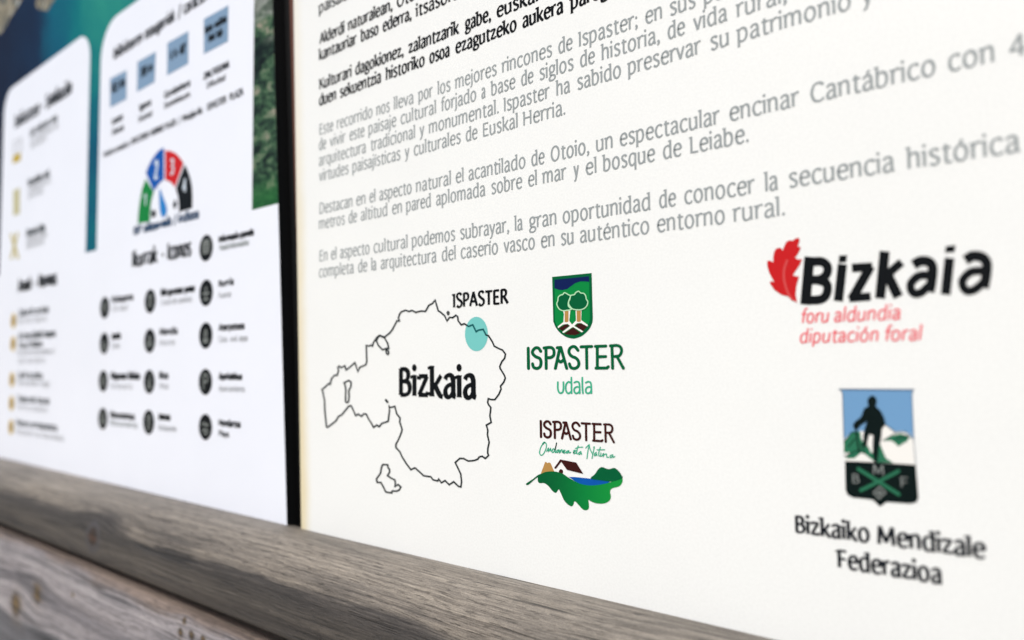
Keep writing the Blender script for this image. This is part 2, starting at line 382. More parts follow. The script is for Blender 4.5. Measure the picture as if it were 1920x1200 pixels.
# ---------------------------------------------------------------- data: prints in board millimetres (u right, v up)
PRINTS = [
  ('text_line','line25','R','ink_black',3,'bold black line of the Basque text',"T",('serifb',361.37,10.84,0,[('paisaia',0.81,34.24),('eta',38.14,55.25)])),
  ('text_line','line83','R','ink_black',3,'bold black line of the Basque text',"T",('serifb',338.93,10.84,0,[('Alderdi',1.42,29.67),('naturalean,',33.57,78.73),('Otoioko',82.63,119.0)])),
  ('text_line','line113','R','ink_black',3,'bold black line of the Basque text',"T",('serifb',327.37,10.84,0,[('kantauriar',1.07,43.26),('baso',47.16,65.11),('ederra,',69.02,96.4),('itsasora',100.3,137.65)])),
  ('text_line','line168','R','ink_black',3,'bold black line of the Basque text',"T",('serifb',306.27,10.84,0,[('Kulturari',1.67,37.4),('dagokionez,',41.3,89.15),('zalantzarik',93.05,137.32),('gabe,',141.22,161.55),('euskal',165.45,194.62)])),
  ('text_line','line198','R','ink_black',3,'bold black line of the Basque text',"T",('serifb',294.8,10.84,0,[('duen',1.32,20.84),('sekuentzia',24.75,68.21),('historiko',72.12,107.87),('osoa',111.77,129.66),('ezagutzeko',133.56,179.87),('aukera',183.77,211.52),('paregabea',215.42,258.02)])),
  ('text_line','line253','R','ink_grey',3,'grey line of the Spanish text',"T",('serif',273.86,10.84,0,[('Este',1.92,17.84),('recorrido',21.74,58.99),('nos',62.89,75.93),('lleva',79.83,98.35),('por',102.25,114.99),('los',118.89,129.48),('mejores',133.39,165.28),('rincones',169.18,203.4),('de',207.3,216.38),('Ispaster;',220.28,254.13),('en',258.04,266.93),('sus',270.84,283.75),('pueblos',287.66,320.08)])),
  ('text_line','line281','R','ink_grey',3,'grey line of the Spanish text',"T",('serif',263.05,10.84,0,[('de',1.57,9.93),('vivir',13.83,31.56),('este',35.46,51.08),('paisaje',54.99,82.08),('cultural',85.98,117.3),('forjado',121.2,149.77),('a',153.68,157.13),('base',161.03,178.5),('de',182.4,190.92),('siglos',194.82,216.75),('de',220.65,229.68),('historia,',233.58,265.58),('de',269.48,278.33),('vida',282.23,298.75),('rural,',302.65,324.16)])),
  ('text_line','line311','R','ink_grey',3,'grey line of the Spanish text',"T",('serif',251.89,10.84,0,[('arquitectura',1.65,52.99),('tradicional',56.9,99.08),('y',102.99,107.3),('monumental.',111.2,166.36),('Ispaster',170.27,201.82),('ha',205.72,214.81),('sabido',218.71,244.41),('preservar',248.31,286.19),('su',290.09,298.71),('patrimonio',302.62,348.66),('y',352.57,356.77)])),
  ('text_line','line340','R','ink_grey',3,'grey line of the Spanish text',"T",('serif',240.95,10.84,0,[('virtudes',1.74,34.63),('paisajísticas',38.53,85.84),('y',89.74,94.02),('culturales',97.92,137.46),('de',141.37,150.53),('Euskal',154.44,179.74),('Herria.',183.65,211.15)])),
  ('text_line','line401','R','ink_grey',3,'grey line of the Spanish text',"T",('serif',218.04,10.84,0,[('Destacan',2.35,38.63),('en',42.54,52.09),('el',55.99,61.95),('aspecto',65.86,95.94),('natural',99.84,129.32),('el',133.23,139.46),('acantilado',143.36,184.79),('de',188.7,197.61),('Otoio,',201.51,225.46),('un',229.36,238.95),('espectacular',242.86,294.1),('encinar',298.0,328.23),('Cantábrico',332.14,376.57),('con',380.47,394.55),('400',398.45,414.66)])),
  ('text_line','line429','R','ink_grey',3,'grey line of the Spanish text',"T",('serif',207.37,10.84,0,[('metros',2.0,30.77),('de',34.67,43.52),('altitud',47.42,74.04),('en',77.95,87.11),('pared',91.01,113.13),('aplomada',117.03,156.48),('sobre',160.39,182.47),('el',186.37,192.28),('mar',196.18,211.67),('y',215.57,219.1),('el',223.01,229.41),('bosque',233.31,261.8),('de',265.71,275.31),('Leiabe.',279.21,306.22)])),
  ('text_line','line490','R','ink_grey',3,'grey line of the Spanish text',"T",('serif',184.83,10.84,0,[('En',2.61,11.88),('el',15.79,21.79),('aspecto',25.69,56.23),('cultural',60.14,92.12),('podemos',96.02,132.5),('subrayar,',136.4,173.08),('la',176.98,182.77),('gran',186.67,204.59),('oportunidad',208.5,259.28),('de',263.19,271.91),('conocer',275.82,308.78),('la',312.68,318.49),('secuencia',322.39,362.19),('histórica',366.09,401.04)])),
  ('text_line','line520','R','ink_grey',3,'grey line of the Spanish text',"T",('serif',173.7,10.84,0,[('completa',2.26,40.7),('de',44.6,54.01),('la',57.91,63.23),('arquitectura',67.13,117.62),('del',121.53,132.85),('caserío',136.75,164.96),('vasco',168.86,190.5),('en',194.41,203.22),('su',207.12,215.06),('auténtico',218.96,257.91),('entorno',261.82,294.74),('rural.',298.65,320.48)])),
  ('region_map_outline','map','R','ink_map',4,None,"G",([],[[(5.75,96.23,5.45,96.5),(6.06,96.14,5.42,96.71),(6.45,96.13,5.54,96.94),(6.81,96.22,5.82,97.11),(9.71,97.43,8.57,98.25),(13.77,99.97,13.34,101.23),(16.02,99.45,14.77,100.9),(17.64,103.75,16.03,104.24),(20.47,105.79,19.71,106.88),(23.61,105.71,22.33,106.81),(25.27,109.35,23.51,109.39),(24.6,111.41,22.73,111.77),(25.14,111.75,25.03,113.19),(27.13,110.72,27.33,112.0),(30.61,111.9,31.61,113.44),(32.11,108.98,32.95,110.65),(37.59,111.59,36.5,112.39),(41.21,113.83,41.81,115.52),(42.11,112.24,43.66,112.57),(44.49,107.87,44.69,109.59),(47.22,111.14,46.0,111.93),(53.29,112.85,51.97,113.61),(54.42,115.29,52.82,115.43),(54.13,118.62,52.54,118.6),(53.99,122.27,52.4,122.26),(53.87,124.87,52.22,126.07),(56.15,124.65,55.87,125.71),(57.88,125.17,58.35,126.45),(59.4,124.04,58.91,125.72),(60.92,127.12,59.48,127.58),(64.22,130.27,63.09,131.02),(66.18,131.13,65.94,132.27),(70.96,129.87,70.67,131.01),(76.38,132.59,75.3,133.33),(78.79,134.58,77.54,135.17),(82.12,138.69,80.81,139.2),(82.87,139.67,82.03,140.78),(85.66,139.34,83.8,140.47),(84.53,141.9,82.99,141.95),(85.41,143.83,84.08,144.33),(86.83,145.1,85.9,145.97),(90.24,145.82,90.22,146.86),(93.42,144.87,93.41,145.91),(95.9,145.38,95.98,146.44),(99.64,143.9,99.75,144.94),(103.85,145.66,104.21,144.71),(99.55,144.08,99.21,145.04),(104.08,144.64,103.97,145.61),(108.13,144.21,107.37,145.25),(111.11,147.78,110.12,148.54),(114.15,148.77,113.28,149.57),(115.73,150.17,116.19,151.69),(116.41,148.09,117.7,148.28),(117.84,144.31,118.99,144.84),(120.48,142.92,121.29,143.62),(123.33,140.92,124.41,141.43),(125.54,137.42,125.74,138.95),(127.96,139.72,127.33,140.73),(130.51,139.42,130.12,140.4),(132.72,140.63,132.71,141.81),(133.59,140.09,134.79,140.52),(133.93,137.85,135.14,138.14),(136.63,135.0,137.11,136.06),(139.37,135.57,139.58,136.57),(140.91,134.7,141.63,135.41),(141.15,134.61,141.81,135.26),(141.42,134.61,141.89,135.06),(141.64,134.67,141.86,134.89)],[(155.21,129.13,155.31,129.39),(155.26,128.96,155.47,129.51),(155.41,128.81,155.71,129.57),(155.63,128.71,155.96,129.55),(157.13,128.34,157.89,129.07),(159.86,124.95,160.9,125.33),(161.11,122.62,162.02,123.22),(164.41,121.2,164.92,121.97),(167.14,120.28,167.87,120.98),(168.99,118.34,170.2,118.52),(168.38,116.27,169.33,115.57),(168.33,116.26,168.95,115.49),(166.6,114.78,167.56,114.3),(164.91,111.91,166.09,111.79),(165.16,110.52,166.26,110.82),(168.02,106.95,169.04,107.33),(168.69,105.47,169.9,105.47),(167.55,103.33,168.53,102.9),(165.19,101.18,166.42,100.97),(165.64,99.59,166.82,99.54),(164.15,96.88,165.14,96.47),(161.44,94.17,161.99,93.32),(159.33,94.12,159.15,93.24),(156.52,94.68,157.45,93.58),(155.9,92.02,157.11,92.14),(156.66,90.49,157.68,90.98),(158.14,89.26,159.34,89.59),(157.92,87.41,159.07,87.36),(157.42,84.61,158.6,84.69),(158.28,81.43,159.59,81.03),(154.67,79.81,156.06,79.44),(155.84,76.74,157.02,76.89),(155.54,74.28,156.72,74.41),(156.74,70.3,157.93,70.38),(155.74,67.03,156.9,67.0),(155.59,64.45,156.77,64.67),(156.15,63.26,157.49,63.1),(154.31,61.92,154.36,60.81),(152.28,62.91,152.01,61.94),(149.55,62.21,150.28,61.49),(148.4,60.86,149.17,60.2),(146.12,60.05,146.38,59.21),(141.83,59.4,141.57,58.47),(138.14,60.57,137.82,59.65),(134.83,60.32,135.31,59.46),(130.75,57.33,132.3,57.25),(133.0,54.26,134.13,54.75),(135.26,50.96,136.47,51.31),(135.78,46.74,137.03,46.84),(135.3,44.53,136.3,43.49),(134.1,44.66,133.44,43.79),(130.34,46.99,130.17,45.82),(126.76,44.95,126.59,43.77),(123.5,46.96,123.27,45.8),(120.53,45.5,120.16,44.27),(118.17,47.51,118.26,45.99),(116.98,46.08,117.6,45.08),(113.97,46.32,113.19,45.43),(112.09,47.9,111.35,46.97),(106.03,48.01,105.42,47.07),(102.68,49.81,101.75,49.03),(98.47,52.09,98.21,50.95),(94.95,50.71,94.51,49.49),(91.03,53.87,89.85,53.23),(87.41,57.58,86.12,57.05),(85.7,60.22,84.47,59.6),(82.08,62.62,80.61,62.14),(82.08,64.36,80.62,64.51),(83.71,66.42,82.41,66.77),(86.47,70.72,85.11,70.98),(87.77,73.68,86.26,73.59),(85.52,78.16,84.04,77.99),(85.97,80.71,84.46,80.35),(82.85,83.1,81.52,82.59),(80.89,88.09,79.84,86.85),(76.17,87.1,75.31,85.9),(74.48,88.7,75.13,87.13),(74.67,84.61,76.18,84.67),(73.49,78.36,74.85,77.67),(67.76,76.91,68.66,76.09),(65.52,74.98,65.81,73.63),(63.44,75.85,63.43,74.62),(60.5,74.37,59.92,72.85),(58.94,76.32,57.59,75.75),(56.33,78.73,54.97,78.17),(53.53,82.21,52.49,81.24),(50.38,82.38,51.01,81.32),(48.23,80.73,48.49,79.38),(44.99,82.05,45.0,80.79),(42.96,81.05,42.31,79.46),(41.32,83.22,39.84,82.73),(38.31,87.14,37.34,85.98),(34.96,86.74,35.85,85.79),(27.54,80.73,28.63,79.94),(23.93,79.47,25.16,78.72),(21.03,76.22,22.36,75.56),(12.61,71.9,12.68,70.59),(12.37,71.98,10.71,71.29),(11.27,77.95,9.51,77.76),(10.51,82.38,8.73,82.25),(10.08,89.59,8.31,89.41),(7.78,95.94,6.06,95.59),(7.14,96.88,5.48,96.45),(6.92,97.07,5.41,96.68),(6.59,97.18,5.52,96.91),(6.25,97.2,5.73,97.07)],[(63.82,128.37,62.11,128.45),(65.29,130.26,64.08,130.98),(66.49,130.8,66.3,131.96),(70.28,129.62,71.35,130.37),(73.12,126.19,74.54,126.52),(73.9,123.74,75.76,122.71),(71.99,123.78,72.31,122.77),(69.29,123.04,68.95,121.84),(65.68,125.48,64.38,124.93),(63.82,128.37,62.11,128.45)],[(73.14,122.09,71.84,122.67),(72.94,121.97,72.32,122.96),(72.67,121.97,72.95,122.97),(72.65,121.97,73.4,122.83),(72.78,121.91,73.73,122.67),(72.97,121.79,74.02,122.49),(73.22,121.61,74.33,122.27),(73.53,121.37,74.7,121.98),(73.82,121.11,75.07,121.64),(74.01,120.89,75.4,121.26),(74.07,120.75,75.59,120.82),(74.04,120.59,75.52,120.37),(73.92,120.33,75.31,119.94),(73.73,120.08,75.01,119.53),(73.59,119.96,74.59,119.17),(73.8,120.03,73.84,118.91),(73.98,119.97,73.08,119.16),(73.78,120.12,72.61,119.5),(73.49,120.4,72.21,119.88),(73.23,120.71,71.87,120.29),(73.08,120.96,71.62,120.7),(73.01,121.19,71.51,121.11),(73.0,121.49,71.49,121.55),(73.04,121.8,71.54,121.96),(73.11,122.04,71.65,122.33),(73.14,122.09,71.84,122.67)],[(31.51,101.21,29.4,101.71),(35.27,102.43,35.42,103.65),(36.91,101.71,38.63,102.24),(36.62,99.05,38.25,98.8),(34.52,96.37,36.21,96.18),(34.89,92.37,36.56,92.37),(34.27,89.38,35.82,88.79),(33.44,89.05,33.19,87.72),(32.76,89.45,31.06,88.98),(32.94,93.6,31.26,93.59),(33.07,97.15,31.39,97.05),(32.33,99.86,30.7,99.57),(31.51,101.21,29.4,101.71)],[(69.62,50.65,68.67,51.61),(73.05,50.76,74.38,51.79),(73.36,49.18,74.77,49.75),(74.72,48.4,76.2,48.93),(74.71,46.91,76.19,46.76),(72.48,44.35,74.51,44.83),(76.83,42.87,77.54,43.79),(79.62,42.31,80.94,43.11),(80.08,40.43,81.56,40.55),(79.58,37.89,80.96,39.35),(83.25,39.58,83.44,40.81),(84.83,38.75,86.59,39.14),(83.83,37.32,84.88,36.68),(81.84,36.55,82.11,35.6),(77.26,36.17,78.47,35.3),(76.92,34.96,78.11,33.98),(72.45,34.97,71.45,33.98),(70.51,37.4,69.17,36.82),(67.82,40.4,66.92,39.33),(64.41,40.07,63.18,38.96),(63.9,41.52,62.26,41.57),(67.74,45.5,66.29,45.74),(68.46,48.85,66.99,49.0),(69.62,50.65,68.67,51.61)],[(71.25,91.52,71.77,91.8),(71.08,91.27,72.17,91.85),(71.08,90.96,72.62,91.78),(71.28,90.69,72.97,91.59),(72.72,89.49,74.41,90.39),(73.07,89.3,74.6,90.12),(73.52,89.24,74.6,89.82),(73.92,89.29,74.44,89.57)],[(126.59,143.23,126.6,144.13),(126.44,143.29,127.13,143.93),(126.55,143.21,127.44,143.66),(126.7,143.03,127.69,143.37),(126.8,142.86,127.88,143.06),(126.82,142.78,127.97,142.72),(126.8,142.7,127.88,142.4),(126.69,142.54,127.68,142.1),(126.54,142.38,127.43,141.84),(126.43,142.31,127.11,141.61),(126.59,142.35,126.58,141.45),(126.74,142.29,126.05,141.66),(126.63,142.38,125.73,141.92),(126.48,142.55,125.48,142.21),(126.38,142.72,125.29,142.52),(126.36,142.8,125.2,142.86),(126.38,142.88,125.3,143.19),(126.49,143.04,125.49,143.49),(126.64,143.2,125.75,143.75),(126.75,143.28,126.07,143.98),(126.59,143.23,126.6,144.13)]])),
  ('location_dot','dot','map','ink_aqua',2,None,"G",([[(157.03,129.64),(156.94,128.4),(156.71,127.19),(156.35,126.02),(155.85,124.92),(155.22,123.9),(154.48,122.98),(153.63,122.18),(152.7,121.5),(151.69,120.97),(150.63,120.58),(149.52,120.36),(148.4,120.29),(147.27,120.39),(146.16,120.66),(145.08,121.08),(144.06,121.66),(143.11,122.38),(142.26,123.24),(141.51,124.21),(140.87,125.28),(140.37,126.44),(140.01,127.65),(139.8,128.91),(139.73,130.19),(139.82,131.46),(140.06,132.71),(140.44,133.9),(140.96,135.03),(141.62,136.06),(142.39,136.99),(143.26,137.79),(144.23,138.46),(145.26,138.97),(146.34,139.33),(147.46,139.53),(148.6,139.55),(149.72,139.42),(150.83,139.12),(151.88,138.67),(152.88,138.07),(153.8,137.33),(154.63,136.47),(155.35,135.5),(155.95,134.44),(156.43,133.3),(156.77,132.11),(156.97,130.89)]],[])),
  ('coastline','coastline','map','ink_deepteal',4,None,"G",([],[[(140.67,135.18,140.87,135.41),(140.66,135.01,141.07,135.49),(140.76,134.82,141.34,135.5),(140.95,134.68,141.59,135.43),(142.48,133.94,142.62,134.93),(145.56,134.63,146.19,135.72),(148.11,130.58,148.61,131.87),(150.34,131.59,149.9,132.45),(153.28,131.86,153.94,132.83),(155.27,128.94,156.32,129.32),(155.44,128.79,156.38,129.13),(155.67,128.7,156.34,128.94),(155.89,128.69,156.22,128.81)]])),
  ('region_name','region_name','map','ink_black',4,None,"T",('serifx',94.39,24.03,0,[('Bizkaia',83.6,149.72)])),
  ('place_name','place_name','map','ink_black',4,None,"T",('serifx',145.86,11.34,0,[('ISPASTER',130.53,172.44)])),
  ('town_crest','crest','R','ink_crestgreen',2,None,"G",([[(201.38,157.68),(225.55,157.65),(225.83,135.2),(225.71,134.52),(225.62,133.84),(225.48,133.16),(225.23,132.46),(224.86,131.72),(224.39,130.96),(223.83,130.19),(223.16,129.46),(222.35,128.74),(221.4,128.02),(220.4,127.36),(219.43,126.81),(218.46,126.39),(217.46,126.08),(216.51,125.85),(215.68,125.67),(215.04,125.54),(214.54,125.48),(214.05,125.48),(213.41,125.55),(212.57,125.67),(211.61,125.86),(210.6,126.12),(209.62,126.47),(208.64,126.94),(207.64,127.51),(206.67,128.14),(205.8,128.8),(205.01,129.5),(204.3,130.24),(203.67,131.01),(203.11,131.76),(202.67,132.49),(202.33,133.23),(202.03,133.96),(201.7,134.69)]],[])),
  ('crest_field','crest_field','crest','ink_green',3,None,"G",([[(202.93,156.11),(224.05,156.13),(224.19,135.27),(224.08,134.75),(223.98,134.23),(223.84,133.7),(223.6,133.14),(223.26,132.53),(222.83,131.88),(222.32,131.23),(221.72,130.59),(220.99,129.96),(220.15,129.33),(219.25,128.73),(218.34,128.23),(217.4,127.83),(216.41,127.51),(215.45,127.26),(214.57,127.11),(213.84,127.06),(213.2,127.1),(212.59,127.21),(211.93,127.34),(211.19,127.49),(210.43,127.67),(209.65,127.9),(208.88,128.23),(208.09,128.67),(207.29,129.2),(206.52,129.78),(205.82,130.39),(205.2,131.02),(204.64,131.69),(204.14,132.37),(203.72,133.01),(203.4,133.61),(203.18,134.17),(202.99,134.72),(202.78,135.29)]],[])),
  ('crest_sky','crest_sky','crest','ink_navy',4,None,"G",([[(202.93,156.11),(224.05,156.13),(224.07,153.34),(221.43,153.77),(218.83,153.97),(215.81,153.36),(213.14,151.98),(210.82,150.73),(207.73,150.38),(205.4,150.8),(202.86,151.68)]],[])),
  ('crest_roots','crest_roots','crest','ink_paper',5,None,"G",([[(207.93,139.97),(212.53,139.73),(211.75,134.58),(213.54,132.46),(220.21,129.01),(219.28,128.48),(213.97,131.41),(208.19,128.5),(207.35,129.07),(212.2,131.89),(210.88,133.1),(207.8,132.79),(204.86,131.12),(204.6,131.96),(208.21,134.1),(208.59,138.2)],[(215.76,140.03),(219.31,139.84),(219.02,134.57),(222.92,132.0),(222.65,131.33),(218.81,133.19),(216.57,133.18),(214.66,131.79),(213.35,132.47),(215.92,134.55)]],[])),
  ('crest_trunk','crest_trunk','crest','ink_tan',6,None,"G",([[(209.08,139.75),(211.46,139.63),(211.36,134.28),(210.13,133.86),(208.98,134.13)]],[])),
  ('crest_trunk','crest_trunk','crest','ink_tan',6,None,"G",([[(216.39,139.53),(218.93,139.4),(218.82,133.96),(217.51,133.71),(216.39,134.0)]],[])),
  ('crest_soil','crest_soil','crest','ink_brown',6,None,"G",([[(214.08,131.1),(218.53,128.23),(215.33,127.24),(212.31,127.4),(208.57,128.14)],[(209.73,133.02),(212.09,132.21),(207.36,129.54),(205.25,131.04)],[(217.31,133.03),(219.54,132.75),(222.46,131.18),(219.84,129.11),(215.49,131.92)]],[])),
  ('crest_tree_crown','crownl','crest','ink_darkgreen',7,None,"G",([[(209.25,149.0),(209.96,148.75),(210.8,148.27),(211.53,147.83),(212.12,147.59),(212.59,147.4),(212.86,147.11),(212.81,146.67),(212.54,146.14),(212.26,145.58),(211.97,144.99),(211.66,144.36),(211.46,143.73),(211.38,143.09),(211.41,142.44),(211.62,141.83),(212.23,141.25),(213.01,140.72),(213.3,140.32),(212.74,140.12),(211.68,140.04),(210.63,139.99),(209.71,139.89),(208.8,139.81),(207.93,139.88),(207.09,140.12),(206.3,140.51),(205.62,141.05),(205.03,141.81),(204.55,142.71),(204.29,143.52),(204.39,144.09),(204.7,144.56),(204.98,145.07),(205.08,145.71),(205.14,146.39),(205.33,146.97),(205.78,147.4),(206.37,147.74),(206.91,147.98),(207.33,148.04),(207.7,148.01),(208.07,148.06),(208.42,148.39),(208.77,148.81)]],[])),
  ('crown_outline','crown_outline','crest','ink_mint',8,None,"G",([],[[(209.28,148.7,209.22,149.3),(209.82,148.51,210.11,148.98),(210.63,148.05,210.98,148.48),(211.38,147.6,211.69,148.06),(211.99,147.35,212.24,147.83),(212.39,147.19,212.79,147.61),(212.52,147.05,213.19,147.18),(212.49,146.75,213.12,146.59),(212.24,146.26,212.84,146.03),(211.96,145.69,212.56,145.46),(211.67,145.1,212.27,144.87),(211.35,144.46,211.97,144.26),(211.14,143.79,211.78,143.67),(211.06,143.11,211.71,143.06),(211.09,142.41,211.74,142.46),(211.32,141.71,211.91,141.95),(212.01,141.06,212.45,141.44),(212.76,140.55,213.25,140.89),(212.84,140.45,213.77,140.19),(212.64,140.38,212.83,139.85),(211.64,140.31,211.72,139.77),(210.58,140.26,210.67,139.72),(209.66,140.16,209.77,139.62),(208.78,140.08,208.82,139.54),(207.99,140.14,207.87,139.61),(207.22,140.37,206.96,139.88),(206.49,140.73,206.11,140.3),(205.87,141.22,205.36,140.88),(205.32,141.93,204.74,141.69),(204.86,142.79,204.23,142.64),(204.63,143.52,203.95,143.51),(204.71,143.99,204.06,144.19),(205.0,144.43,204.41,144.7),(205.31,144.98,204.66,145.16),(205.41,145.67,204.75,145.75),(205.47,146.33,204.81,146.45),(205.63,146.83,205.03,147.11),(206.01,147.2,205.55,147.61),(206.55,147.51,206.18,147.98),(207.04,147.72,206.78,148.24),(207.36,147.77,207.29,148.32),(207.73,147.73,207.67,148.28),(208.26,147.81,207.89,148.31),(208.69,148.21,208.16,148.56),(209.0,148.59,208.54,149.03),(209.28,148.7,209.22,149.3)]])),
  ('crest_tree_crown','crownr','crest','ink_darkgreen',9,None,"G",([[(215.33,147.58),(215.66,147.84),(215.83,148.17),(216.1,148.47),(216.61,148.77),(217.22,149.05),(217.8,149.14),(218.3,148.89),(218.78,148.45),(219.28,148.1),(219.84,147.99),(220.42,147.97),(220.94,147.83),(221.4,147.48),(221.8,147.01),(222.1,146.51),(222.23,146.0),(222.26,145.46),(222.36,144.94),(222.66,144.51),(223.03,144.11),(223.26,143.65),(223.27,143.07),(223.13,142.42),(222.86,141.82),(222.41,141.27),(221.82,140.77),(221.17,140.37),(220.49,140.08),(219.75,139.9),(218.93,139.8),(217.97,139.78),(216.91,139.84),(215.94,139.96),(215.12,140.12),(214.38,140.34),(213.69,140.71),(212.99,141.31),(212.35,142.06),(211.9,142.76),(211.73,143.33),(211.75,143.86),(211.85,144.34),(212.04,144.75),(212.31,145.13),(212.56,145.56),(212.7,146.14),(212.82,146.77),(213.13,147.25),(213.79,147.44),(214.64,147.48)]],[])),
  ('crown_outline','crown_outline','crest','ink_mint',10,None,"G",([],[[(215.49,147.33,215.16,147.83),(215.93,147.68,215.39,148.01),(216.11,148.02,215.55,148.32),(216.33,148.27,215.87,148.67),(216.79,148.54,216.43,149.0),(217.34,148.79,217.09,149.31),(217.76,148.86,217.84,149.42),(218.11,148.68,218.5,149.09),(218.57,148.26,218.99,148.64),(219.15,147.86,219.41,148.34),(219.81,147.73,219.86,148.26),(220.38,147.71,220.45,148.23),(220.79,147.6,221.09,148.06),(221.17,147.31,221.63,147.65),(221.53,146.88,222.07,147.14),(221.8,146.44,222.4,146.59),(221.92,145.98,222.54,146.02),(221.95,145.44,222.57,145.47),(222.07,144.87,222.66,145.02),(222.41,144.37,222.92,144.65),(222.76,143.99,223.3,144.24),(222.95,143.61,223.57,143.69),(222.96,143.1,223.58,143.03),(222.83,142.51,223.43,142.34),(222.58,141.95,223.13,141.69),(222.16,141.45,222.65,141.1),(221.61,140.97,222.03,140.57),(221.0,140.59,221.34,140.14),(220.37,140.33,220.62,139.84),(219.67,140.16,219.84,139.64),(218.89,140.07,218.98,139.54),(217.96,140.04,217.98,139.51),(216.93,140.1,216.89,139.57),(215.99,140.22,215.9,139.7),(215.2,140.37,215.04,139.86),(214.51,140.58,214.25,140.1),(213.89,140.91,213.49,140.5),(213.24,141.48,212.75,141.15),(212.62,142.19,212.08,141.93),(212.2,142.84,211.6,142.67),(212.05,143.35,211.4,143.32),(212.07,143.81,211.42,143.9),(212.17,144.25,211.54,144.42),(212.33,144.63,211.74,144.88),(212.59,144.99,212.02,145.27),(212.87,145.46,212.25,145.66),(213.02,146.08,212.38,146.2),(213.13,146.67,212.51,146.87),(213.36,147.03,212.89,147.48),(213.87,147.18,213.71,147.71),(214.7,147.21,214.59,147.75),(215.49,147.33,215.16,147.83)]])),
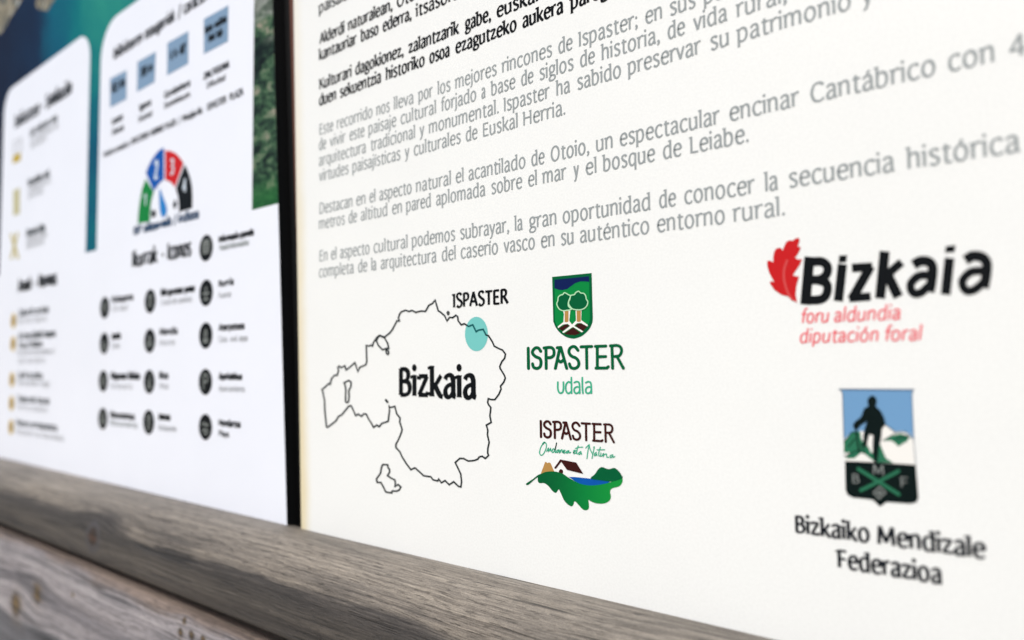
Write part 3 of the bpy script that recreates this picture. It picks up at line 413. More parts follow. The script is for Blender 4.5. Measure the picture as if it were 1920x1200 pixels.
  ('town_name','town','R','ink_darkgreen',3,'dark green lettering under the crest',"G",([],[[(184.87,122.02,185.5,122.02),(184.53,121.87,185.85,121.86),(184.26,121.6,186.12,121.59),(184.17,121.26,186.21,121.25),(184.22,110.64,186.26,110.66),(184.31,110.3,186.16,110.32),(184.59,110.03,185.9,110.04),(184.93,109.88,185.56,109.89)],[(194.19,118.99,193.67,118.74),(194.37,119.25,193.29,118.72),(194.42,119.59,192.88,118.85),(194.28,119.92,192.58,119.1),(194.03,120.25,192.31,119.46),(193.78,120.61,192.05,119.83),(193.49,121.0,191.82,120.15),(193.13,121.41,191.63,120.36),(192.64,121.77,191.48,120.47),(192.09,122.01,191.32,120.54),(191.51,122.16,191.09,120.6),(190.91,122.22,190.86,120.62),(190.29,122.2,190.63,120.61),(189.68,122.07,190.45,120.57),(189.1,121.82,190.21,120.47),(188.56,121.49,189.89,120.28),(188.07,121.11,189.57,120.02),(187.65,120.71,189.3,119.76),(187.31,120.28,189.13,119.55),(187.09,119.83,189.05,119.38),(186.98,119.37,189.0,119.19),(186.98,118.9,189.0,119.01),(187.07,118.43,189.04,118.82),(187.28,117.98,189.12,118.65),(187.59,117.55,189.26,118.46),(187.99,117.17,189.48,118.24),(188.44,116.82,189.8,118.0),(188.91,116.5,190.17,117.74),(189.44,116.18,190.54,117.52),(190.08,115.9,190.96,117.33),(190.75,115.67,191.52,117.14),(191.35,115.48,192.17,116.93),(191.8,115.3,192.86,116.66),(192.06,115.15,193.49,116.27),(192.22,114.97,193.94,115.79),(192.36,114.74,194.23,115.29),(192.46,114.45,194.4,114.79),(192.52,114.13,194.5,114.3),(192.55,113.78,194.53,113.82),(192.53,113.41,194.52,113.3),(192.47,113.0,194.43,112.75),(192.37,112.6,194.29,112.2),(192.23,112.25,194.06,111.65),(192.08,112.02,193.74,111.15),(191.9,111.85,193.3,110.73),(191.65,111.69,192.78,110.39),(191.36,111.56,192.21,110.13),(191.07,111.47,191.6,109.94),(190.82,111.44,190.97,109.84),(190.57,111.44,190.32,109.85),(190.25,111.49,189.68,109.96),(189.9,111.59,189.06,110.14),(189.62,111.72,188.47,110.39),(189.46,111.82,187.94,110.73),(189.37,111.92,187.55,111.2),(189.28,112.13,187.33,111.68),(189.19,112.44,187.21,112.12),(189.1,112.84,187.12,112.49),(188.98,113.23,187.01,112.84),(188.78,113.54,187.0,113.19),(188.44,113.76,187.18,113.51),(188.07,113.84,187.46,113.72)],[(196.52,122.1,197.13,122.09),(196.19,121.96,197.45,121.94),(195.93,121.69,197.71,121.67),(195.84,121.35,197.81,121.34),(195.86,110.62,197.83,110.64),(195.96,110.29,197.74,110.31),(196.22,110.02,197.48,110.03),(196.54,109.88,197.15,109.89)],[(194.73,120.91,194.68,121.39),(194.94,120.66,194.83,121.67),(195.31,120.47,195.14,121.9),(195.73,120.42,195.55,122.0),(196.65,120.48,196.44,122.06),(197.6,120.57,197.38,122.14),(198.49,120.64,198.34,122.21),(199.22,120.66,199.28,122.23),(199.74,120.61,200.17,122.15),(200.09,120.51,200.93,121.93),(200.35,120.38,201.56,121.6),(200.56,120.21,202.06,121.2),(200.74,119.99,202.43,120.74),(200.88,119.74,202.71,120.25),(200.98,119.42,202.89,119.68),(201.03,118.99,202.96,119.04),(201.02,118.52,202.95,118.4),(200.96,118.09,202.85,117.77),(200.85,117.8,202.65,117.19),(200.72,117.62,202.29,116.68),(200.52,117.44,201.82,116.28),(200.24,117.28,201.3,115.96),(199.91,117.13,200.75,115.71),(199.57,117.01,200.17,115.52),(199.22,116.95,199.53,115.39),(198.8,116.92,198.88,115.35),(198.28,116.92,198.26,115.35),(197.7,116.93,197.69,115.36),(197.12,116.93,197.15,115.35),(196.7,116.85,196.73,115.42),(196.37,116.63,196.39,115.62),(196.19,116.37,196.2,115.88)],[(203.12,120.86,203.08,121.34),(203.32,120.61,203.23,121.61),(203.66,120.42,203.54,121.83),(204.08,120.36,203.94,121.92),(206.37,120.48,206.24,122.03),(206.76,120.57,206.65,121.97),(207.07,120.79,206.99,121.79),(207.23,121.06,207.19,121.54)],[(205.65,121.95,206.23,121.83),(205.3,121.87,206.5,121.63),(204.98,121.66,206.66,121.32),(204.8,121.36,206.66,120.98),(201.74,110.85,203.61,110.51),(201.73,110.52,203.43,110.21),(201.9,110.21,203.11,109.99),(202.18,110.01,202.76,109.91)],[(205.79,121.82,206.35,121.93),(205.52,121.61,206.71,121.86),(205.36,121.3,207.03,121.65),(205.38,120.97,207.22,121.35),(208.8,110.47,210.62,110.88),(208.99,110.17,210.63,110.55),(209.31,109.97,210.48,110.24),(209.66,109.9,210.22,110.03)],[(203.68,115.14,204.08,115.49),(203.59,114.85,204.43,115.58),(203.67,114.52,204.84,115.55),(203.9,114.24,205.2,115.39),(204.17,114.04,205.52,115.14),(204.45,113.79,205.83,114.88),(204.82,113.5,206.05,114.7),(205.35,113.2,206.13,114.65),(206.11,113.07,206.01,114.67),(206.84,113.27,205.98,114.66),(207.36,113.57,206.18,114.78),(207.79,113.88,206.51,115.02),(208.16,114.17,206.9,115.32),(208.51,114.41,207.29,115.59),(208.76,114.68,207.65,115.75),(208.85,115.01,208.06,115.76),(208.78,115.3,208.4,115.66)],[(217.49,119.13,217.03,118.86),(217.63,119.4,216.68,118.82),(217.64,119.73,216.3,118.92),(217.48,120.03,216.0,119.13),(217.17,120.38,215.67,119.51),(216.86,120.77,215.35,119.91),(216.52,121.17,215.05,120.26),(216.12,121.58,214.8,120.51),(215.64,121.92,214.59,120.66),(215.11,122.16,214.41,120.74),(214.57,122.3,214.21,120.79),(214.02,122.35,214.0,120.81),(213.48,122.32,213.79,120.8),(212.95,122.21,213.58,120.76),(212.44,122.02,213.35,120.67),(211.95,121.76,213.07,120.52),(211.49,121.44,212.78,120.32),(211.07,121.07,212.55,120.11),(210.74,120.65,212.4,119.92),(210.51,120.2,212.29,119.71),(210.37,119.73,212.22,119.45),(210.31,119.23,212.18,119.17),(210.33,118.73,212.19,118.9),(210.45,118.24,212.25,118.65),(210.66,117.76,212.37,118.4),(210.96,117.31,212.55,118.12),(211.33,116.88,212.8,117.83),(211.76,116.48,213.08,117.57),(212.26,116.11,213.36,117.36),(212.87,115.82,213.67,117.2),(213.5,115.62,214.11,117.07),(214.06,115.47,214.68,116.92),(214.51,115.33,215.32,116.71),(214.83,115.17,215.93,116.4),(215.15,114.94,216.45,116.02),(215.48,114.64,216.9,115.62),(215.77,114.32,217.3,115.17),(215.98,114.01,217.64,114.68),(216.12,113.72,217.88,114.17),(216.19,113.42,218.01,113.62),(216.21,113.08,218.05,113.07),(216.18,112.73,217.99,112.51),(216.09,112.42,217.84,111.96),(215.98,112.19,217.58,111.45),(215.8,111.99,217.18,110.99),(215.53,111.77,216.69,110.6),(215.19,111.58,216.14,110.27),(214.85,111.43,215.54,110.02),(214.56,111.36,214.91,109.85),(214.26,111.33,214.25,109.8),(213.88,111.36,213.58,109.84),(213.49,111.43,212.92,109.97),(213.16,111.54,212.29,110.17),(212.97,111.65,211.7,110.49),(212.86,111.76,211.25,110.94),(212.74,111.97,210.99,111.43),(212.62,112.32,210.82,111.89),(212.49,112.74,210.69,112.3),(212.32,113.15,210.55,112.67),(212.12,113.44,210.51,113.0),(211.78,113.62,210.64,113.31),(211.43,113.68,210.89,113.53)],[(217.74,121.07,217.73,121.54),(217.92,120.82,217.89,121.8),(218.23,120.62,218.2,122.0),(218.62,120.55,218.59,122.07),(224.94,120.61,224.9,122.12),(225.31,120.69,225.28,122.05),(225.61,120.89,225.59,121.85),(225.77,121.14,225.76,121.6)],[(221.59,122.03,222.15,122.02),(221.29,121.89,222.45,121.88),(221.05,121.63,222.69,121.62),(220.97,121.31,222.77,121.3),(220.94,110.64,222.74,110.66),(221.03,110.33,222.66,110.34),(221.26,110.07,222.42,110.08),(221.56,109.93,222.12,109.94)],[(226.21,121.11,226.2,121.57),(226.38,120.86,226.36,121.83),(226.69,120.67,226.66,122.03),(227.07,120.6,227.04,122.1),(233.02,120.66,232.99,122.15),(233.39,120.74,233.36,122.08),(233.68,120.94,233.66,121.89),(233.83,121.18,233.83,121.64)],[(227.85,122.04,228.39,122.03),(227.55,121.91,228.68,121.89),(227.32,121.66,228.91,121.63),(227.23,121.34,228.99,121.31),(227.09,110.88,228.85,110.88),(227.17,110.56,228.76,110.57),(227.4,110.31,228.53,110.31),(227.69,110.17,228.23,110.17)],[(227.53,116.0,227.52,116.46),(227.7,115.75,227.67,116.71),(228.01,115.56,227.97,116.92),(228.38,115.5,228.34,116.99),(232.85,115.6,232.81,117.08),(233.22,115.68,233.18,117.02),(233.51,115.88,233.48,116.83),(233.66,116.13,233.65,116.59)],[(226.35,110.5,226.35,110.96),(226.51,110.25,226.52,111.21),(226.81,110.06,226.82,111.41),(227.19,109.99,227.2,111.48),(233.72,110.05,233.1,111.52),(234.8,110.84,233.69,111.96),(235.03,111.1,234.02,112.11),(235.11,111.41,234.4,112.13),(235.05,111.69,234.7,112.03)],[(236.18,122.15,236.71,122.15),(235.89,122.01,236.99,122.02),(235.67,121.76,237.22,121.77),(235.6,121.44,237.31,121.46),(235.78,110.61,237.49,110.65),(235.86,110.3,237.41,110.34),(236.09,110.05,237.19,110.08),(236.38,109.93,236.91,109.94)],[(234.79,121.21,234.77,121.67),(234.97,120.97,234.91,121.92),(235.27,120.79,235.19,122.12),(235.64,120.73,235.55,122.2),(236.47,120.76,236.37,122.23),(237.33,120.81,237.21,122.28),(238.14,120.85,238.07,122.32),(238.83,120.86,238.91,122.32),(239.36,120.81,239.67,122.25),(239.76,120.72,240.33,122.1),(240.05,120.6,240.89,121.87),(240.28,120.46,241.37,121.58),(240.46,120.3,241.76,121.23),(240.61,120.11,242.08,120.83),(240.73,119.88,242.33,120.36),(240.82,119.58,242.48,119.84),(240.87,119.23,242.54,119.3),(240.86,118.88,242.54,118.78),(240.82,118.57,242.46,118.27),(240.72,118.28,242.3,117.79),(240.57,117.97,242.07,117.32),(240.37,117.69,241.76,116.86),(240.16,117.45,241.38,116.44),(239.96,117.31,240.89,116.08),(239.72,117.21,240.29,115.83),(239.35,117.13,239.65,115.69),(238.88,117.08,239.06,115.62),(238.4,117.04,238.54,115.59),(237.97,117.01,238.12,115.55),(237.7,116.99,237.77,115.52),(237.52,116.99,237.45,115.52),(237.35,117.0,237.2,115.54),(237.14,117.02,237.01,115.55),(236.9,117.03,236.81,115.56),(236.54,116.98,236.45,115.65),(236.23,116.8,236.17,115.85),(236.06,116.56,236.03,116.1)],[(238.63,116.63,239.09,116.84),(238.45,116.4,239.41,116.84),(238.39,116.08,239.74,116.7),(238.48,115.78,239.98,116.46),(241.83,110.27,243.31,110.97),(242.07,110.04,243.41,110.67),(242.4,109.91,243.35,110.36),(242.71,109.91,243.17,110.12)]])),
  ('heritage_name','heritage_name','R','ink_brown',3,'dark brown lettering above the oak leaf logo',"G",([],[[(192.65,84.01,193.13,84.01),(192.39,83.89,193.4,83.88),(192.19,83.69,193.6,83.68),(192.12,83.43,193.67,83.42),(192.16,75.33,193.71,75.35),(192.22,75.07,193.63,75.09),(192.44,74.87,193.43,74.88),(192.7,74.75,193.18,74.76)],[(199.74,81.7,199.35,81.51),(199.88,81.89,199.06,81.49),(199.92,82.15,198.75,81.59),(199.81,82.41,198.52,81.78),(199.62,82.66,198.31,82.05),(199.43,82.93,198.11,82.34),(199.21,83.23,197.94,82.58),(198.94,83.54,197.79,82.74),(198.56,83.82,197.68,82.82),(198.14,84.0,197.56,82.88),(197.7,84.11,197.38,82.92),(197.25,84.16,197.21,82.94),(196.77,84.14,197.03,82.93),(196.31,84.04,196.9,82.9),(195.87,83.85,196.71,82.82),(195.46,83.6,196.47,82.68),(195.09,83.31,196.23,82.48),(194.77,83.01,196.02,82.28),(194.51,82.68,195.89,82.12),(194.34,82.34,195.83,81.99),(194.26,81.99,195.79,81.85),(194.26,81.63,195.79,81.71),(194.32,81.27,195.82,81.57),(194.48,80.93,195.88,81.44),(194.72,80.6,195.99,81.29),(195.02,80.31,196.16,81.12),(195.37,80.04,196.4,80.94),(195.72,79.8,196.68,80.74),(196.13,79.55,196.96,80.58),(196.61,79.34,197.28,80.43),(197.12,79.17,197.71,80.29),(197.58,79.02,198.2,80.13),(197.92,78.88,198.73,79.92),(198.12,78.77,199.21,79.62),(198.24,78.63,199.55,79.26),(198.35,78.46,199.77,78.88),(198.43,78.24,199.9,78.5),(198.47,77.99,199.98,78.12),(198.49,77.73,200.0,77.76),(198.48,77.44,199.99,77.36),(198.43,77.13,199.92,76.94),(198.36,76.83,199.82,76.52),(198.25,76.56,199.64,76.1),(198.14,76.38,199.4,75.72),(198.0,76.25,199.06,75.4),(197.81,76.13,198.67,75.14),(197.59,76.03,198.24,74.94),(197.37,75.97,197.77,74.8),(197.18,75.94,197.29,74.72),(196.99,75.94,196.8,74.73),(196.74,75.98,196.31,74.81),(196.48,76.06,195.84,74.95),(196.26,76.16,195.39,75.14),(196.14,76.23,194.99,75.4),(196.07,76.31,194.69,75.76),(196.01,76.47,194.52,76.13),(195.94,76.7,194.43,76.46),(195.87,77.01,194.36,76.74),(195.78,77.31,194.28,77.01),(195.63,77.54,194.27,77.28),(195.37,77.71,194.41,77.52),(195.09,77.77,194.62,77.68)],[(201.51,84.07,201.98,84.06),(201.26,83.96,202.22,83.94),(201.07,83.75,202.42,83.74),(201.0,83.49,202.5,83.49),(201.01,75.32,202.51,75.33),(201.09,75.07,202.44,75.08),(201.29,74.86,202.24,74.87),(201.53,74.75,201.99,74.76)],[(200.15,83.16,200.11,83.53),(200.31,82.97,200.23,83.74),(200.59,82.82,200.46,83.91),(200.91,82.79,200.78,83.99),(201.61,82.83,201.45,84.04),(202.34,82.9,202.17,84.1),(203.01,82.95,202.9,84.15),(203.57,82.97,203.61,84.17),(203.96,82.93,204.29,84.1),(204.23,82.85,204.87,83.94),(204.43,82.76,205.35,83.69),(204.59,82.63,205.73,83.38),(204.73,82.46,206.01,83.03),(204.83,82.27,206.22,82.66),(204.91,82.02,206.36,82.22),(204.95,81.7,206.41,81.73),(204.94,81.34,206.41,81.25),(204.89,81.01,206.33,80.77),(204.81,80.79,206.18,80.32),(204.71,80.65,205.9,79.94),(204.56,80.52,205.55,79.63),(204.34,80.39,205.15,79.39),(204.09,80.28,204.73,79.2),(203.84,80.19,204.29,79.05),(203.57,80.14,203.8,78.95),(203.25,80.12,203.31,78.92),(202.85,80.12,202.84,78.92),(202.41,80.13,202.4,78.93),(201.97,80.13,201.99,78.92),(201.65,80.07,201.67,78.98),(201.4,79.9,201.42,79.13),(201.26,79.7,201.27,79.33)],[(206.54,83.12,206.51,83.49),(206.69,82.93,206.62,83.69),(206.95,82.79,206.86,83.86),(207.27,82.74,207.16,83.93),(209.01,82.83,208.91,84.01),(209.31,82.9,209.22,83.97),(209.54,83.07,209.48,83.83),(209.66,83.27,209.63,83.64)],[(208.46,83.95,208.9,83.86),(208.19,83.89,209.11,83.71),(207.95,83.73,209.23,83.47),(207.81,83.5,209.23,83.21),(205.49,75.49,206.91,75.23),(205.48,75.24,206.77,75.0),(205.61,75.0,206.53,74.84),(205.82,74.85,206.26,74.78)],[(208.57,83.85,208.99,83.94),(208.36,83.69,209.27,83.88),(208.24,83.46,209.51,83.72),(208.26,83.21,209.66,83.49),(210.86,75.2,212.24,75.52),(211.0,74.97,212.25,75.26),(211.25,74.82,212.14,75.03),(211.51,74.77,211.94,74.87)],[(206.96,78.76,207.27,79.03),(206.89,78.54,207.53,79.1),(206.95,78.29,207.84,79.07),(207.13,78.08,208.12,78.95),(207.33,77.92,208.36,78.76),(207.55,77.73,208.6,78.56),(207.83,77.51,208.77,78.43),(208.23,77.28,208.83,78.39),(208.81,77.18,208.73,78.4),(209.37,77.34,208.71,78.4),(209.76,77.57,208.86,78.49),(210.09,77.8,209.12,78.67),(210.37,78.02,209.41,78.9),(210.64,78.21,209.71,79.11),(210.83,78.41,209.98,79.23),(210.9,78.66,210.29,79.23),(210.84,78.88,210.55,79.16)],[(217.47,81.8,217.12,81.6),(217.58,82.01,216.85,81.57),(217.58,82.26,216.56,81.64),(217.46,82.49,216.34,81.8),(217.23,82.76,216.08,82.09),(216.99,83.05,215.84,82.4),(216.73,83.36,215.61,82.66),(216.43,83.67,215.42,82.85),(216.06,83.93,215.26,82.97),(215.66,84.11,215.13,83.03),(215.25,84.22,214.97,83.07),(214.83,84.26,214.81,83.08),(214.42,84.23,214.65,83.08),(214.01,84.15,214.49,83.05),(213.63,84.01,214.32,82.98),(213.25,83.81,214.11,82.86),(212.9,83.56,213.89,82.71),(212.58,83.28,213.71,82.55),(212.33,82.96,213.6,82.41),(212.16,82.62,213.51,82.25),(212.05,82.26,213.46,82.05),(212.01,81.88,213.43,81.83),(212.02,81.5,213.44,81.63),(212.11,81.12,213.48,81.44),(212.27,80.76,213.57,81.25),(212.5,80.42,213.71,81.03),(212.78,80.09,213.9,80.81),(213.11,79.78,214.11,80.61),(213.49,79.5,214.33,80.45),(213.95,79.28,214.56,80.33),(214.43,79.13,214.9,80.23),(214.86,79.01,215.33,80.12),(215.2,78.91,215.82,79.96),(215.45,78.79,216.28,79.72),(215.69,78.61,216.68,79.43),(215.94,78.38,217.02,79.13),(216.16,78.14,217.32,78.79),(216.32,77.9,217.58,78.41),(216.43,77.68,217.77,78.02),(216.48,77.45,217.86,77.6),(216.5,77.19,217.9,77.18),(216.47,76.93,217.85,76.76),(216.4,76.69,217.74,76.34),(216.32,76.51,217.54,75.95),(216.18,76.36,217.23,75.6),(215.98,76.19,216.86,75.3),(215.72,76.05,216.44,75.05),(215.46,75.93,215.99,74.86),(215.24,75.88,215.51,74.73),(215.01,75.86,215.0,74.69),(214.72,75.88,214.49,74.72),(214.43,75.93,213.99,74.82),(214.17,76.02,213.51,74.97),(214.03,76.1,213.06,75.22),(213.95,76.19,212.72,75.56),(213.86,76.35,212.52,75.93),(213.76,76.61,212.39,76.29),(213.67,76.93,212.3,76.6),(213.54,77.25,212.19,76.88),(213.38,77.47,212.16,77.13),(213.12,77.6,212.26,77.37),(212.86,77.65,212.45,77.54)],[(217.66,83.28,217.65,83.64),(217.8,83.09,217.77,83.84),(218.03,82.94,218.01,83.99),(218.33,82.89,218.31,84.04),(223.14,82.93,223.11,84.08),(223.42,82.99,223.4,84.03),(223.65,83.14,223.63,83.88),(223.77,83.33,223.76,83.69)],[(220.59,84.01,221.01,84.01),(220.36,83.91,221.24,83.9),(220.18,83.71,221.43,83.7),(220.12,83.46,221.49,83.46),(220.09,75.33,221.46,75.35),(220.16,75.1,221.4,75.1),(220.34,74.9,221.22,74.91),(220.57,74.79,220.99,74.8)],[(224.1,83.31,224.1,83.66),(224.23,83.12,224.22,83.86),(224.47,82.98,224.45,84.01),(224.76,82.92,224.74,84.07),(229.28,82.97,229.26,84.1),(229.57,83.03,229.54,84.05),(229.79,83.18,229.77,83.91),(229.9,83.37,229.9,83.72)],[(225.35,84.02,225.76,84.01),(225.12,83.92,225.98,83.91),(224.95,83.73,226.16,83.71),(224.88,83.49,226.22,83.46),(224.77,75.52,226.11,75.52),(224.83,75.27,226.04,75.28),(225.01,75.08,225.87,75.08),(225.23,74.97,225.64,74.97)],[(225.11,79.42,225.1,79.77),(225.24,79.23,225.21,79.96),(225.47,79.08,225.44,80.12),(225.75,79.04,225.72,80.17),(229.16,79.11,229.13,80.24),(229.44,79.17,229.41,80.19),(229.66,79.33,229.63,80.05),(229.77,79.52,229.76,79.87)],[(224.21,75.23,224.21,75.58),(224.33,75.04,224.34,75.77),(224.56,74.89,224.57,75.92),(224.85,74.84,224.86,75.97),(229.82,74.88,229.35,76.0),(230.64,75.49,229.79,76.34),(230.81,75.68,230.05,76.45),(230.88,75.92,230.33,76.47),(230.83,76.13,230.56,76.39)],[(231.69,84.1,232.09,84.1),(231.47,84.0,232.31,84.01),(231.3,83.81,232.48,83.82),(231.25,83.56,232.55,83.58),(231.38,75.31,232.69,75.34),(231.45,75.07,232.62,75.1),(231.62,74.88,232.46,74.91),(231.84,74.79,232.24,74.8)],[(230.63,83.39,230.62,83.74),(230.77,83.21,230.72,83.93),(231.0,83.07,230.94,84.08),(231.28,83.02,231.21,84.14),(231.91,83.05,231.83,84.17),(232.56,83.08,232.47,84.2),(233.18,83.11,233.13,84.23),(233.71,83.12,233.77,84.23),(234.11,83.08,234.34,84.18),(234.41,83.01,234.85,84.07),(234.63,82.92,235.27,83.89),(234.81,82.82,235.64,83.67),(234.95,82.69,235.93,83.4),(235.06,82.55,236.18,83.1),(235.15,82.37,236.37,82.74),(235.22,82.15,236.48,82.34),(235.26,81.88,236.53,81.93),(235.25,81.61,236.53,81.54),(235.22,81.38,236.47,81.15),(235.14,81.16,236.35,80.78),(235.03,80.92,236.17,80.42),(234.88,80.71,235.93,80.07),(234.72,80.52,235.65,79.75),(234.57,80.42,235.27,79.48),(234.38,80.34,234.82,79.29),(234.1,80.28,234.33,79.18),(233.74,80.24,233.88,79.13),(233.38,80.21,233.48,79.11),(233.05,80.19,233.17,79.07),(232.85,80.17,232.9,79.05),(232.71,80.17,232.66,79.05),(232.58,80.18,232.47,79.07),(232.42,80.19,232.32,79.07),(232.24,80.2,232.17,79.08),(231.96,80.16,231.89,79.15),(231.73,80.03,231.68,79.3),(231.6,79.84,231.58,79.49)],[(233.55,79.9,233.9,80.06),(233.42,79.72,234.15,80.06),(233.37,79.48,234.4,79.95),(233.44,79.25,234.58,79.77),(235.99,75.05,237.11,75.58),(236.17,74.88,237.19,75.36),(236.42,74.78,237.14,75.12),(236.66,74.78,237.01,74.94)]])),
